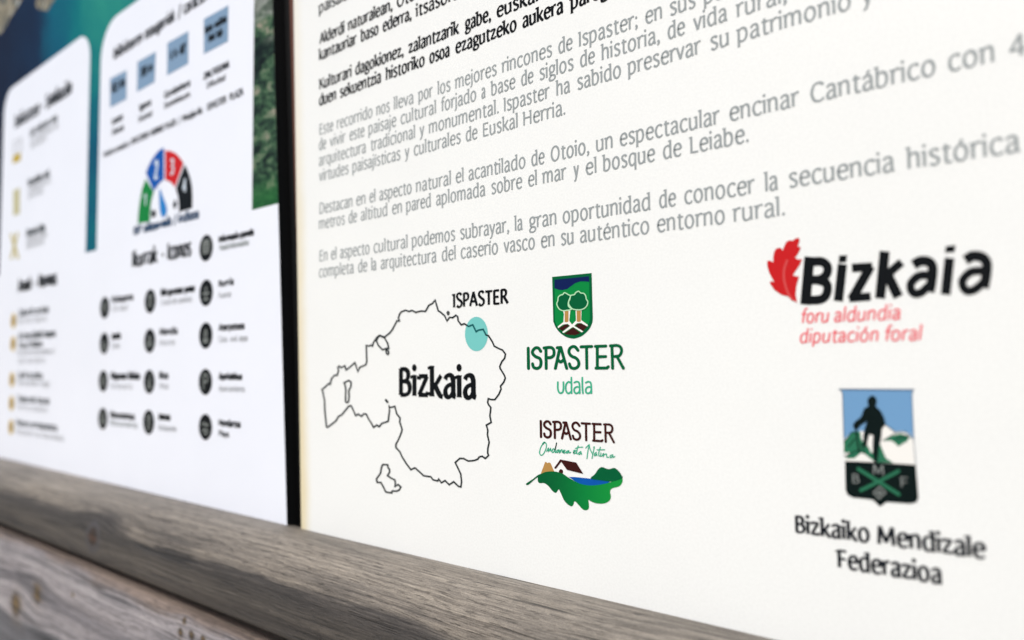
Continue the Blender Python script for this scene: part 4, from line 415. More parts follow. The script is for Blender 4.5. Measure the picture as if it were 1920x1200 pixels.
  ('council_name','council_name','R','ink_mintgreen',3,'thin pale green lettering',"G",([],[[(203.93,104.06,204.28,104.06),(203.75,103.98,204.46,103.98),(203.59,103.83,204.6,103.82),(203.54,103.64,204.64,103.63),(203.51,102.96,204.62,102.96),(203.48,102.27,204.58,102.26),(203.45,101.57,204.55,101.58),(203.44,100.91,204.55,100.97),(203.48,100.32,204.59,100.44),(203.58,99.8,204.67,100.0),(203.72,99.33,204.78,99.61),(203.89,98.92,204.92,99.28),(204.09,98.57,205.08,99.01),(204.31,98.26,205.22,98.81),(204.59,98.0,205.35,98.68),(204.92,97.82,205.46,98.62),(205.27,97.71,205.58,98.58),(205.61,97.67,205.72,98.57),(205.94,97.68,205.86,98.57),(206.28,97.73,206.0,98.59),(206.62,97.84,206.16,98.64),(206.95,98.0,206.32,98.72),(207.26,98.23,206.46,98.82),(207.52,98.51,206.58,98.95),(207.7,98.82,206.69,99.13),(207.84,99.16,206.78,99.37),(207.94,99.52,206.86,99.66),(208.02,99.94,206.93,100.02),(208.08,100.41,206.99,100.46),(208.12,100.98,207.02,100.99),(208.13,101.63,207.04,101.61),(208.13,102.32,207.04,102.29),(208.13,103.01,207.04,102.99),(208.14,103.68,207.04,103.66),(208.09,103.87,207.09,103.85),(207.94,104.02,207.24,104.01),(207.76,104.1,207.42,104.09)],[(212.79,103.17,212.62,102.94),(212.8,103.34,212.44,102.85),(212.71,103.52,212.21,102.82),(212.55,103.65,211.99,102.88),(212.25,103.79,211.66,103.03),(211.94,103.96,211.33,103.21),(211.58,104.15,211.06,103.35),(211.14,104.3,210.89,103.41),(210.6,104.3,210.82,103.41),(210.12,104.11,210.69,103.36),(209.72,103.84,210.46,103.21),(209.36,103.51,210.21,102.97),(209.06,103.16,209.98,102.7),(208.81,102.8,209.79,102.43),(208.62,102.42,209.66,102.15),(208.49,102.01,209.55,101.84),(208.4,101.59,209.48,101.5),(208.35,101.16,209.44,101.15),(208.35,100.74,209.44,100.79),(208.38,100.3,209.47,100.41),(208.46,99.83,209.53,100.0),(208.58,99.36,209.63,99.61),(208.73,98.92,209.76,99.26),(208.95,98.54,209.9,99.01),(209.23,98.23,210.05,98.84),(209.57,97.98,210.23,98.71),(209.96,97.79,210.42,98.62),(210.39,97.69,210.59,98.58),(210.87,97.69,210.72,98.58),(211.35,97.83,210.86,98.62),(211.75,98.07,211.1,98.76),(212.11,98.34,211.4,98.98),(212.44,98.59,211.74,99.24),(212.75,98.81,212.07,99.47),(212.9,98.96,212.28,99.57),(212.95,99.15,212.52,99.58),(212.92,99.31,212.71,99.52)],[(212.3,106.43,212.63,106.44),(212.12,106.35,212.81,106.36),(211.98,106.19,212.95,106.21),(211.93,106.01,213.0,106.03),(211.93,98.21,213.01,98.24),(211.98,98.02,212.96,98.06),(212.13,97.88,212.82,97.9),(212.31,97.8,212.64,97.81)],[(213.83,103.23,213.7,103.48),(213.99,103.13,213.72,103.65),(214.21,103.09,213.84,103.82),(214.44,103.12,214.03,103.93),(214.75,103.24,214.32,104.04),(215.06,103.36,214.62,104.16),(215.33,103.47,214.95,104.29),(215.55,103.53,215.32,104.39),(215.73,103.56,215.7,104.44),(215.93,103.55,216.07,104.43),(216.14,103.52,216.43,104.38),(216.31,103.47,216.8,104.27),(216.44,103.41,217.15,104.08),(216.54,103.3,217.44,103.81),(216.64,103.15,217.63,103.49),(216.72,102.92,217.75,103.15),(216.78,102.62,217.83,102.77),(216.83,102.24,217.88,102.34),(216.87,101.77,217.92,101.84),(216.89,101.2,217.95,101.24),(216.9,100.52,217.96,100.55),(216.89,99.79,217.95,99.81),(216.88,99.04,217.94,99.06),(216.87,98.31,217.93,98.34),(216.92,98.13,217.88,98.15),(217.06,97.98,217.74,98.0),(217.24,97.9,217.56,97.91)],[(217.84,101.32,217.77,101.05),(217.78,101.48,217.64,100.92),(217.63,101.62,217.43,100.84),(217.42,101.69,217.21,100.83),(217.1,101.74,216.86,100.88),(216.77,101.8,216.52,100.94),(216.4,101.86,216.22,100.99),(215.99,101.89,215.98,101.01),(215.56,101.85,215.78,100.99),(215.15,101.72,215.55,100.92),(214.75,101.55,215.29,100.8),(214.38,101.33,215.05,100.66),(214.04,101.06,214.86,100.5),(213.77,100.74,214.73,100.35),(213.61,100.36,214.65,100.16),(213.53,99.95,214.59,99.89),(213.51,99.54,214.58,99.59),(213.54,99.15,214.6,99.32),(213.64,98.79,214.66,99.12),(213.83,98.48,214.74,98.99),(214.1,98.22,214.87,98.87),(214.42,98.01,215.02,98.76),(214.77,97.86,215.19,98.69),(215.16,97.78,215.32,98.66),(215.58,97.79,215.47,98.67),(215.99,97.88,215.7,98.71),(216.39,98.01,215.95,98.8),(216.75,98.18,216.19,98.91),(217.08,98.39,216.35,99.02),(217.34,98.66,216.45,99.12),(217.52,98.95,216.55,99.27),(217.64,99.22,216.64,99.49),(217.74,99.46,216.75,99.74),(217.85,99.69,216.87,99.99),(217.89,99.87,217.0,100.15),(217.83,100.06,217.2,100.25),(217.7,100.18,217.4,100.28)],[(218.88,106.47,219.21,106.48),(218.7,106.39,219.38,106.4),(218.57,106.24,219.52,106.25),(218.52,106.05,219.57,106.07),(218.51,104.98,219.57,105.0),(218.51,103.87,219.56,103.89),(218.51,102.78,219.56,102.8),(218.51,101.77,219.56,101.8),(218.53,100.9,219.58,100.95),(218.56,100.21,219.61,100.29),(218.61,99.66,219.66,99.77),(218.66,99.2,219.71,99.32),(218.72,98.77,219.77,98.89),(218.77,98.31,219.82,98.42),(218.84,98.13,219.79,98.23),(218.99,97.99,219.67,98.07),(219.18,97.93,219.5,97.97)],[(220.66,103.31,220.54,103.56),(220.82,103.21,220.56,103.72),(221.04,103.17,220.67,103.89),(221.26,103.2,220.86,104.0),(221.56,103.32,221.14,104.1),(221.86,103.44,221.43,104.22),(222.12,103.54,221.75,104.35),(222.34,103.61,222.11,104.46),(222.52,103.63,222.49,104.51),(222.73,103.63,222.86,104.49),(222.97,103.6,223.23,104.45),(223.17,103.54,223.61,104.34),(223.32,103.47,223.98,104.16),(223.43,103.37,224.28,103.89),(223.52,103.22,224.48,103.57),(223.6,103.01,224.61,103.22),(223.65,102.71,224.68,102.85),(223.7,102.33,224.73,102.43),(223.73,101.86,224.77,101.94),(223.76,101.3,224.79,101.35),(223.76,100.63,224.8,100.66),(223.75,99.91,224.79,99.93),(223.74,99.17,224.77,99.19),(223.74,98.45,224.77,98.48),(223.78,98.27,224.72,98.29),(223.92,98.12,224.58,98.14),(224.09,98.05,224.41,98.06)],[(224.68,101.42,224.62,101.16),(224.62,101.58,224.49,101.03),(224.48,101.72,224.29,100.94),(224.27,101.79,224.06,100.93),(223.96,101.83,223.72,100.98),(223.64,101.9,223.39,101.05),(223.28,101.96,223.1,101.1),(222.88,101.99,222.86,101.11),(222.45,101.94,222.67,101.09),(222.05,101.82,222.45,101.02),(221.67,101.65,222.2,100.91),(221.3,101.43,221.96,100.77),(220.98,101.16,221.77,100.61),(220.71,100.84,221.65,100.47),(220.55,100.47,221.57,100.28),(220.47,100.07,221.51,100.01),(220.45,99.67,221.5,99.71),(220.49,99.28,221.52,99.44),(220.58,98.93,221.57,99.25),(220.77,98.62,221.65,99.12),(221.03,98.36,221.78,99.0),(221.34,98.15,221.93,98.89),(221.68,98.01,222.09,98.83),(222.07,97.92,222.22,98.8),(222.47,97.94,222.37,98.8),(222.88,98.02,222.59,98.85),(223.26,98.15,222.84,98.93),(223.62,98.32,223.07,99.04),(223.94,98.53,223.23,99.15),(224.19,98.79,223.33,99.25),(224.37,99.08,223.42,99.4),(224.48,99.35,223.51,99.61),(224.58,99.58,223.61,99.86),(224.69,99.81,223.73,100.11),(224.73,99.99,223.86,100.26),(224.67,100.17,224.05,100.36),(224.55,100.3,224.25,100.39)]])),
  ('heritage_motto','heritage_motto','R','ink_mintgreen',3,'pale green handwritten script',"G",([],[[(195.37,72.85,195.52,72.75),(195.25,72.87,195.55,72.65),(195.1,72.85,195.53,72.53),(194.98,72.78,195.46,72.43),(194.41,72.28,194.88,71.93),(193.81,71.8,194.29,71.45),(193.22,71.26,193.75,70.96),(192.71,70.63,193.31,70.41),(192.28,69.85,192.92,69.7),(191.92,68.98,192.58,68.87),(191.65,68.12,192.33,68.07),(191.52,67.39,192.21,67.43),(191.57,66.8,192.25,66.96),(191.78,66.3,192.4,66.58),(192.1,65.92,192.62,66.33),(192.52,65.69,192.8,66.22),(193.04,65.67,192.99,66.22),(193.58,65.84,193.29,66.31),(194.09,66.15,193.66,66.54),(194.57,66.57,194.05,66.87),(195.04,67.15,194.47,67.39),(195.53,67.87,194.93,68.07),(195.97,68.65,195.34,68.81),(196.3,69.37,195.65,69.48),(196.52,70.04,195.86,70.11),(196.65,70.72,195.98,70.73),(196.69,71.35,196.02,71.28),(196.62,71.9,195.96,71.72),(196.35,72.37,195.77,72.04),(195.94,72.73,195.47,72.3),(195.47,72.98,195.14,72.48),(194.94,73.09,194.96,72.51),(194.45,72.9,194.86,72.48),(194.11,72.56,194.65,72.27),(193.84,72.22,194.39,71.95),(193.57,71.93,194.12,71.64),(193.51,71.81,194.0,71.56),(193.51,71.7,193.86,71.51),(193.57,71.61,193.73,71.52)],[(196.45,67.9,196.26,67.96),(196.58,67.92,196.19,68.03),(196.71,67.98,196.16,68.14),(196.8,68.08,196.19,68.26),(197.1,68.61,196.49,68.79),(197.42,69.2,196.81,69.38),(197.68,69.63,197.12,69.89),(197.46,69.52,197.75,70.41),(197.33,69.66,198.0,69.75),(197.3,69.11,197.97,69.14),(197.26,68.48,197.94,68.58),(197.53,67.81,197.83,68.7),(198.21,68.34,197.67,68.63),(198.6,68.91,198.02,69.13),(198.95,69.44,198.4,69.7),(198.86,69.39,199.01,70.29),(198.69,69.6,199.37,69.77),(198.69,69.26,199.35,69.3),(198.67,68.79,199.34,68.89),(198.79,68.34,199.37,68.79),(199.27,68.25,199.29,68.81),(199.67,68.37,199.44,68.86),(199.99,68.51,199.74,68.98),(200.27,68.61,200.04,69.1),(200.39,68.69,200.18,69.12),(200.46,68.79,200.32,69.1),(200.48,68.89,200.41,69.04)],[(202.18,69.38,202.09,69.22),(202.18,69.48,201.98,69.16),(202.13,69.58,201.84,69.13),(202.02,69.65,201.7,69.15),(201.69,69.77,201.35,69.28),(201.33,69.92,201.01,69.42),(200.9,70.04,200.77,69.49),(200.4,69.99,200.68,69.48),(199.99,69.64,200.51,69.35),(199.68,69.21,200.28,69.01),(199.45,68.75,200.1,68.66),(199.37,68.34,200.06,68.46),(199.56,68.0,200.12,68.34),(199.92,67.73,200.3,68.22),(200.46,67.61,200.43,68.19),(201.0,67.85,200.55,68.24),(201.41,68.4,200.82,68.61),(201.79,69.12,201.18,69.28),(202.16,69.92,201.53,70.05),(202.46,70.64,201.83,70.75),(202.72,71.4,202.08,71.48),(202.94,72.23,202.3,72.29),(203.1,72.86,202.45,72.91),(202.5,73.12,203.14,73.05),(202.37,72.67,203.02,72.6),(202.12,71.75,202.76,71.69),(201.84,70.7,202.49,70.65),(201.64,69.85,202.3,69.82),(201.55,69.23,202.21,69.23),(201.51,68.68,202.17,68.72),(201.53,68.23,202.19,68.36),(201.67,67.8,202.21,68.28),(202.18,67.74,202.05,68.31),(202.57,68.0,202.15,68.37),(202.86,68.24,202.42,68.6),(203.11,68.44,202.69,68.81),(203.2,68.54,202.82,68.87),(203.23,68.65,202.96,68.89),(203.21,68.75,203.08,68.86)],[(204.5,69.74,204.56,69.58),(204.42,69.8,204.53,69.48),(204.28,69.83,204.45,69.38),(204.14,69.81,204.33,69.32),(203.78,69.7,203.95,69.2),(203.38,69.59,203.57,69.09),(202.96,69.44,203.3,68.99),(202.61,69.17,203.21,68.93),(202.5,68.76,203.17,68.78),(202.55,68.34,203.2,68.5),(202.7,67.96,203.28,68.29),(203.13,67.65,203.18,68.36),(203.65,68.02,203.18,68.36),(204.03,68.44,203.51,68.73),(204.36,68.8,203.89,69.15),(204.27,68.74,204.5,69.56),(204.17,68.89,204.82,69.08),(204.18,68.58,204.84,68.64),(204.19,68.16,204.84,68.28),(204.34,67.63,204.81,68.41),(204.92,67.88,204.5,68.28),(205.16,68.16,204.62,68.41),(205.36,68.43,204.81,68.67),(205.54,68.66,205.0,68.92),(205.59,68.77,205.1,69.0),(205.58,68.89,205.23,69.05),(205.53,68.97,205.36,69.05)],[(204.92,68.97,204.81,69.1),(205.03,68.94,204.79,69.2),(205.18,68.95,204.83,69.31),(205.31,69.0,204.93,69.4),(205.57,69.17,205.18,69.56),(205.82,69.36,205.45,69.76),(205.95,69.43,205.81,69.97),(205.84,69.43,206.3,69.95),(205.86,69.39,206.5,69.58),(205.91,69.09,206.56,69.19),(205.94,68.68,206.59,68.78),(205.98,68.3,206.63,68.41),(206.02,68.2,206.61,68.29),(206.12,68.12,206.54,68.19),(206.23,68.09,206.43,68.12)],[(206.65,68.24,206.52,68.36),(206.77,68.21,206.5,68.45),(206.91,68.23,206.53,68.57),(207.03,68.29,206.62,68.66),(207.37,68.54,206.96,68.92),(207.74,68.81,207.33,69.18),(208.08,69.07,207.6,69.4),(208.39,69.43,207.58,69.37),(208.09,69.74,207.69,69.26),(207.68,69.82,207.56,69.29),(207.23,69.8,207.39,69.28),(206.83,69.58,207.38,69.27),(206.68,69.17,207.32,69.12),(206.62,68.71,207.27,68.74),(206.64,68.24,207.29,68.4),(206.84,67.82,207.32,68.33),(207.36,67.79,207.32,68.33),(207.83,67.94,207.61,68.42),(208.26,68.13,208.02,68.6),(208.65,68.28,208.43,68.75),(208.77,68.35,208.57,68.78),(208.84,68.45,208.7,68.76),(208.86,68.55,208.79,68.7)],[(210.58,69.73,210.63,69.58),(210.49,69.8,210.6,69.48),(210.36,69.83,210.52,69.38),(210.23,69.81,210.4,69.32),(209.84,69.69,210.0,69.2),(209.42,69.58,209.6,69.08),(209.0,69.43,209.29,68.98),(208.63,69.18,209.19,68.91),(208.51,68.8,209.16,68.81),(208.55,68.41,209.19,68.58),(208.71,68.06,209.27,68.42),(209.13,67.81,209.18,68.47),(209.61,68.12,209.18,68.48),(209.97,68.48,209.49,68.78),(210.28,68.8,209.84,69.14),(210.27,68.79,210.34,69.5),(210.1,68.92,210.72,69.19),(210.12,68.77,210.76,68.86),(210.15,68.46,210.78,68.64),(210.34,68.12,210.75,68.69),(210.8,68.17,210.64,68.68),(211.1,68.32,210.79,68.75),(211.35,68.47,211.03,68.89),(211.58,68.59,211.27,69.02),(211.69,68.67,211.4,69.06),(211.74,68.78,211.54,69.06),(211.74,68.88,211.64,69.01)],[(212.83,68.48,212.71,68.6),(212.94,68.45,212.69,68.69),(213.08,68.46,212.73,68.81),(213.2,68.52,212.81,68.9),(213.61,68.81,213.22,69.19),(214.05,69.11,213.67,69.5),(214.45,69.41,214.0,69.74),(214.81,69.81,213.98,69.72),(214.44,70.12,214.09,69.63),(213.97,70.19,213.88,69.67),(213.46,70.16,213.61,69.65),(213.01,69.93,213.56,69.62),(212.87,69.47,213.51,69.45),(212.85,68.96,213.49,69.03),(212.91,68.46,213.54,68.64),(213.12,68.04,213.6,68.51),(213.61,67.98,213.58,68.52),(214.04,68.14,213.8,68.6),(214.42,68.32,214.15,68.77),(214.76,68.47,214.51,68.93),(214.87,68.55,214.64,68.96),(214.94,68.65,214.78,68.94),(214.95,68.75,214.87,68.89)],[(215.95,72.5,216.14,72.47),(215.84,72.47,216.23,72.41),(215.73,72.4,216.27,72.31),(215.66,72.3,216.26,72.19),(215.44,71.69,216.05,71.59),(215.22,71.07,215.82,70.97),(215.01,70.47,215.62,70.38),(214.85,69.93,215.47,69.87),(214.75,69.46,215.37,69.43),(214.68,69.03,215.31,69.04),(214.66,68.65,215.3,68.74),(214.73,68.3,215.33,68.58),(215.0,68.06,215.35,68.56),(215.36,68.02,215.44,68.55),(215.63,68.04,215.68,68.56),(215.85,68.03,215.93,68.55),(215.98,68.05,216.06,68.53),(216.1,68.12,216.15,68.45),(216.17,68.21,216.2,68.37)],[(214.06,70.71,214.0,70.86),(214.15,70.65,214.02,70.96),(214.28,70.62,214.1,71.06),(214.42,70.65,214.22,71.12),(214.93,70.83,214.72,71.3),(215.42,71.02,215.22,71.49),(215.91,71.18,215.75,71.67),(216.4,71.31,216.3,71.82),(216.92,71.4,216.88,71.91),(217.47,71.45,217.47,71.97),(218.04,71.49,218.04,72.01),(218.61,71.54,218.61,72.06),(218.75,71.58,218.74,72.04),(218.85,71.65,218.85,71.99),(218.91,71.74,218.91,71.9)],[(217.8,69.86,217.88,69.72),(217.7,69.91,217.88,69.62),(217.56,69.92,217.82,69.52),(217.43,69.88,217.71,69.44),(217.09,69.71,217.35,69.26),(216.7,69.53,216.98,69.09),(216.32,69.33,216.7,68.94),(216.02,69.05,216.59,68.84),(215.92,68.68,216.55,68.7),(215.96,68.31,216.58,68.47),(216.11,67.97,216.65,68.32),(216.52,67.72,216.56,68.38),(216.99,68.03,216.56,68.38),(217.34,68.39,216.86,68.69),(217.64,68.7,217.21,69.05),(217.64,68.71,217.68,69.37),(217.49,68.81,218.07,69.13),(217.52,68.69,218.14,68.81),(217.54,68.42,218.17,68.53),(217.58,68.17,218.21,68.29),(217.63,68.07,218.19,68.18),(217.73,68.0,218.12,68.08),(217.84,67.97,218.03,68.01)],[(220.31,71.27,220.17,71.37),(220.43,71.25,220.14,71.46),(220.56,71.28,220.16,71.57),(220.67,71.35,220.23,71.67),(221.24,71.88,220.79,72.2),(221.85,72.48,221.41,72.81),(222.31,72.89,221.99,73.32),(222.16,72.84,222.76,73.58),(222.16,72.85,222.77,72.83),(221.96,72.18,222.55,72.09),(221.66,71.3,222.26,71.22),(221.41,70.39,222.02,70.34),(221.24,69.46,221.85,69.44),(221.07,68.46,221.68,68.44),(220.9,67.43,221.52,67.41),(220.74,66.41,221.35,66.4),(220.75,66.3,221.3,66.29),(220.81,66.21,221.21,66.2),(220.91,66.16,221.1,66.16)],[(222.32,73.42,222.51,73.46),(222.23,73.36,222.62,73.44),(222.16,73.25,222.71,73.37),(222.16,73.14,222.76,73.27),(222.25,72.66,222.86,72.79),(222.34,72.17,222.95,72.3),(222.45,71.67,223.05,71.83),(222.62,71.16,223.21,71.37),(222.87,70.65,223.43,70.9),(223.16,70.15,223.72,70.42),(223.48,69.65,224.03,69.92),(223.78,69.16,224.33,69.43),(223.86,69.08,224.36,69.33),(223.98,69.04,224.33,69.22),(224.1,69.05,224.27,69.13)],[(224.04,66.5,223.85,66.52),(224.15,66.54,223.76,66.58),(224.25,66.62,223.7,66.67),(224.3,66.73,223.7,66.78),(224.49,67.49,223.89,67.54),(224.68,68.27,224.08,68.32),(224.86,69.02,224.27,69.07),(225.04,69.72,224.45,69.79),(225.24,70.42,224.65,70.49),(225.45,71.11,224.86,71.19),(225.63,71.72,225.04,71.78),(225.74,72.19,225.12,72.16),(225.68,72.62,225.13,72.09),(225.23,72.6,225.38,72.1),(225.04,72.5,225.29,72.04),(224.95,72.47,225.13,71.99),(224.84,72.4,225.0,71.97),(224.76,72.31,224.87,72.0),(224.73,72.21,224.79,72.06)],[(226.72,70.11,226.84,69.99),(226.61,70.14,226.85,69.9),(226.48,70.13,226.82,69.79),(226.36,70.07,226.74,69.7),(226.07,69.85,226.43,69.47),(225.74,69.62,226.11,69.25),(225.42,69.37,225.87,69.06),(225.18,69.07,225.75,68.91),(225.1,68.71,225.72,68.74),(225.15,68.35,225.75,68.51),(225.29,68.03,225.81,68.37),(225.68,67.78,225.7,68.44),(226.12,68.1,225.69,68.43),(226.43,68.45,225.95,68.73),(226.69,68.76,226.25,69.08),(226.66,68.73,226.7,69.42),(226.5,68.86,227.07,69.15),(226.52,68.74,227.12,68.84),(226.53,68.48,227.14,68.56),(226.56,68.23,227.16,68.33),(226.6,68.13,227.14,68.21),(226.68,68.05,227.07,68.12),(226.79,68.02,226.98,68.05)],[(228.93,72.74,229.1,72.71),(228.81,72.72,229.18,72.64),(228.71,72.65,229.22,72.54),(228.64,72.55,229.21,72.43),(228.39,71.9,228.96,71.78),(228.13,71.24,228.7,71.12),(227.89,70.59,228.47,70.5),(227.71,70.02,228.3,69.96),(227.61,69.51,228.21,69.5),(227.57,69.05,228.17,69.09),(227.58,68.66,228.18,68.76),(227.63,68.33,228.22,68.54),(227.8,68.08,228.25,68.49),(228.08,67.98,228.27,68.49),(228.27,67.97,228.41,68.48),(228.41,67.95,228.59,68.44),(228.54,67.95,228.71,68.4),(228.66,67.99,228.78,68.31),(228.74,68.07,228.8,68.22)],[(226.67,70.95,226.67,71.11),(226.73,70.87,226.73,71.2),(226.84,70.81,226.83,71.27),(226.96,70.8,226.96,71.31),(231.3,71.18,231.3,71.69),(231.43,71.22,231.42,71.67),(231.53,71.29,231.53,71.62),(231.58,71.38,231.58,71.54)],[(229.17,69.92,229.35,69.9),(229.06,69.88,229.44,69.85),(228.96,69.8,229.5,69.75),(228.91,69.69,229.5,69.64),(228.81,69.27,229.4,69.22),(228.69,68.81,229.29,68.77),(228.61,68.38,229.22,68.41),(228.64,67.97,229.22,68.33),(229.05,67.81,229.13,68.36),(229.46,67.93,229.25,68.39),(229.81,68.12,229.48,68.52),(230.12,68.34,229.68,68.66),(230.38,68.67,229.86,68.89),(230.6,69.06,230.07,69.24),(230.76,69.33,230.28,69.6),(230.47,69.16,230.81,69.98),(230.37,69.34,230.97,69.4),(230.33,68.97,230.93,68.98),(230.27,68.5,230.86,68.5),(230.21,68.06,230.81,68.06),(230.23,67.95,230.77,67.96),(230.3,67.87,230.68,67.87),(230.39,67.82,230.58,67.82)],[(230.8,68.79,230.71,68.92),(230.89,68.75,230.72,69.02),(231.02,68.74,230.77,69.12),(231.15,68.78,230.87,69.2),(231.48,68.95,231.19,69.37),(231.8,69.14,231.53,69.57),(232.01,69.24,231.94,69.75),(231.99,69.24,232.43,69.72),(232.04,69.14,232.62,69.3),(232.07,68.74,232.67,68.82),(232.11,68.25,232.7,68.39),(232.26,67.83,232.77,68.19),(232.62,67.65,232.84,68.15),(233.0,67.65,233.01,68.16),(233.32,67.7,233.3,68.2),(233.6,67.72,233.61,68.22),(233.72,67.75,233.73,68.21),(233.83,67.83,233.83,68.15),(233.88,67.92,233.88,68.07)],[(236.1,69.5,236.14,69.35),(236.02,69.56,236.11,69.25),(235.91,69.59,236.03,69.16),(235.78,69.58,235.91,69.11),(235.39,69.47,235.51,68.99),(234.96,69.36,235.1,68.89),(234.53,69.22,234.79,68.79),(234.17,68.97,234.68,68.71),(234.04,68.56,234.64,68.56),(234.07,68.14,234.66,68.28),(234.21,67.76,234.74,68.06),(234.57,67.45,234.7,68.09),(235.07,67.72,234.71,68.1),(235.44,68.07,235.02,68.39),(235.77,68.39,235.39,68.74),(235.8,68.41,235.86,69.07),(235.65,68.52,236.22,68.8),(235.66,68.4,236.25,68.48),(235.68,68.1,236.26,68.29),(235.9,67.78,236.2,68.38),(236.35,67.91,236.13,68.36),(236.64,68.08,236.32,68.47),(236.91,68.27,236.58,68.65),(237.16,68.44,236.84,68.82),(237.25,68.52,236.96,68.87),(237.29,68.63,237.08,68.88),(237.28,68.72,237.18,68.84)]])),
  ('leaf_logo','leaf','R','ink_leafgrad',3,None,"G",([[(190.85,55.22),(191.44,55.77),(192.22,56.22),(193.06,56.63),(193.87,57.03),(194.74,57.41),(195.79,57.73),(197.15,58.0),(198.68,58.22),(200.08,58.36),(201.22,58.4),(202.24,58.36),(203.25,58.26),(204.3,58.14),(205.34,57.96),(206.38,57.69),(207.41,57.28),(208.43,56.78),(209.46,56.3),(210.44,55.89),(211.42,55.51),(212.5,55.12),(213.75,54.67),(215.11,54.21),(216.52,53.85),(217.96,53.63),(219.45,53.5),(220.99,53.47),(222.56,53.54),(224.18,53.7),(225.89,53.96),(227.83,54.36),(229.87,54.85),(231.68,55.34),(233.11,55.81),(234.33,56.28),(235.48,56.71),(236.66,57.11),(237.78,57.47),(238.77,57.82),(239.64,58.28),(240.38,58.72),(240.86,58.81),(241.04,58.31),(240.98,57.46),(240.73,56.63),(240.31,55.93),(239.72,55.25),(238.93,54.67),(237.81,54.24),(236.5,53.9),(235.41,53.51),(234.71,53.07),(234.24,52.59),(233.97,51.97),(234.03,51.11),(234.3,50.13),(234.39,49.22),(234.17,48.43),(233.77,47.72),(233.16,47.08),(232.29,46.5),(231.21,45.99),(230.05,45.6),(228.79,45.38),(227.44,45.29),(226.2,45.28),(225.12,45.37),(224.14,45.56),(223.29,45.76),(222.57,46.06),(221.97,46.38),(221.59,46.38),(221.54,45.85),(221.69,44.99),(221.79,44.16),(221.79,43.42),(221.73,42.69),(221.51,42.09),(221.04,41.65),(220.42,41.34),(219.76,41.18),(219.14,41.18),(218.49,41.33),(217.79,41.64),(216.99,42.21),(216.13,42.96),(215.32,43.61),(214.58,44.19),(213.89,44.67),(213.33,44.83),(212.99,44.44),(212.79,43.72),(212.54,43.08),(212.19,42.63),(211.79,42.26),(211.25,42.1),(210.47,42.24),(209.56,42.6),(208.7,43.06),(207.99,43.55),(207.33,44.14),(206.67,44.91),(205.96,46.06),(205.25,47.4),(204.65,48.48),(204.25,49.14),(203.95,49.54),(203.63,49.63),(203.19,49.25),(202.72,48.56),(202.29,48.01),(201.94,47.79),(201.63,47.71),(201.23,47.78),(200.68,47.98),(200.05,48.32),(199.39,48.77),(198.73,49.36),(198.04,50.06),(197.28,50.68),(196.45,51.2),(195.55,51.64),(194.61,51.92),(193.57,51.88),(192.49,51.67),(191.62,51.62),(191.03,51.86),(190.64,52.26),(190.43,52.8),(190.39,53.55),(190.52,54.44)]],[])),
  ('logo_sea','logo_sea','leaf','ink_blue',2,None,"G",([[(209.97,56.47),(214.56,56.77),(222.04,56.85),(229.32,56.52),(234.55,56.82),(232.15,55.19),(225.89,53.76),(220.99,53.27),(216.52,53.65),(213.51,54.8)]],[])),
  ('logo_hill','logo_hill','leaf','ink_darkgreen',4,None,"G",([[(223.02,56.9),(223.22,57.52),(224.39,58.35),(225.51,59.21),(226.2,60.11),(226.84,61.05),(227.5,61.82),(228.17,62.4),(228.85,62.82),(229.69,63.02),(230.79,62.87),(232.03,62.5),(233.25,62.32),(234.41,62.57),(235.54,63.0),(236.56,63.2),(237.42,62.99),(238.17,62.54),(238.86,62.0),(239.52,61.36),(240.13,60.63),(240.57,59.97),(240.98,59.52),(241.23,59.15),(240.86,58.7),(239.52,58.01),(237.55,57.24),(235.48,56.67),(233.49,56.46),(231.41,56.46),(229.32,56.52),(226.91,56.54),(224.49,56.61)]],[])),
  ('logo_stalk','logo_stalk','leaf','ink_darkgreen',4,None,"G",([[(182.72,50.45),(182.68,49.99),(183.29,49.79),(184.12,49.93),(185.09,50.57),(186.29,51.55),(187.5,52.52),(188.74,53.4),(189.99,54.27),(191.12,55.03),(192.23,55.69),(193.2,56.25),(193.6,56.55),(193.11,56.51),(192.03,56.22),(190.86,55.74),(189.75,55.04),(188.54,54.15),(187.24,53.24),(185.58,52.25),(183.83,51.22)]],[])),
  ('logo_haystack','logo_haystack','leaf','ink_tan',2,None,"G",([[(192.4,56.44),(195.33,62.71),(196.14,62.65),(196.83,62.19),(197.75,62.69),(198.81,62.35),(201.14,58.2),(197.93,57.58),(195.24,57.12)]],[])),
  ('logo_roof','logo_roof','leaf','ink_brown',4,None,"G",([[(201.07,60.19),(204.94,64.75),(214.7,63.96),(218.76,58.77),(209.01,59.9),(205.54,63.65),(202.06,59.77)]],[])),
  ('logo_doorway','logo_doorway','leaf','ink_brown',2,None,"G",([[(206.55,58.68),(206.48,58.26),(206.29,57.86),(205.99,57.54),(205.63,57.31),(205.22,57.21),(204.82,57.24),(204.46,57.4),(204.17,57.67),(203.99,58.03),(203.94,58.45),(204.01,58.87),(204.2,59.27),(204.5,59.59),(204.86,59.81),(205.27,59.91),(205.67,59.88),(206.03,59.72),(206.32,59.45),(206.49,59.09)]],[])),
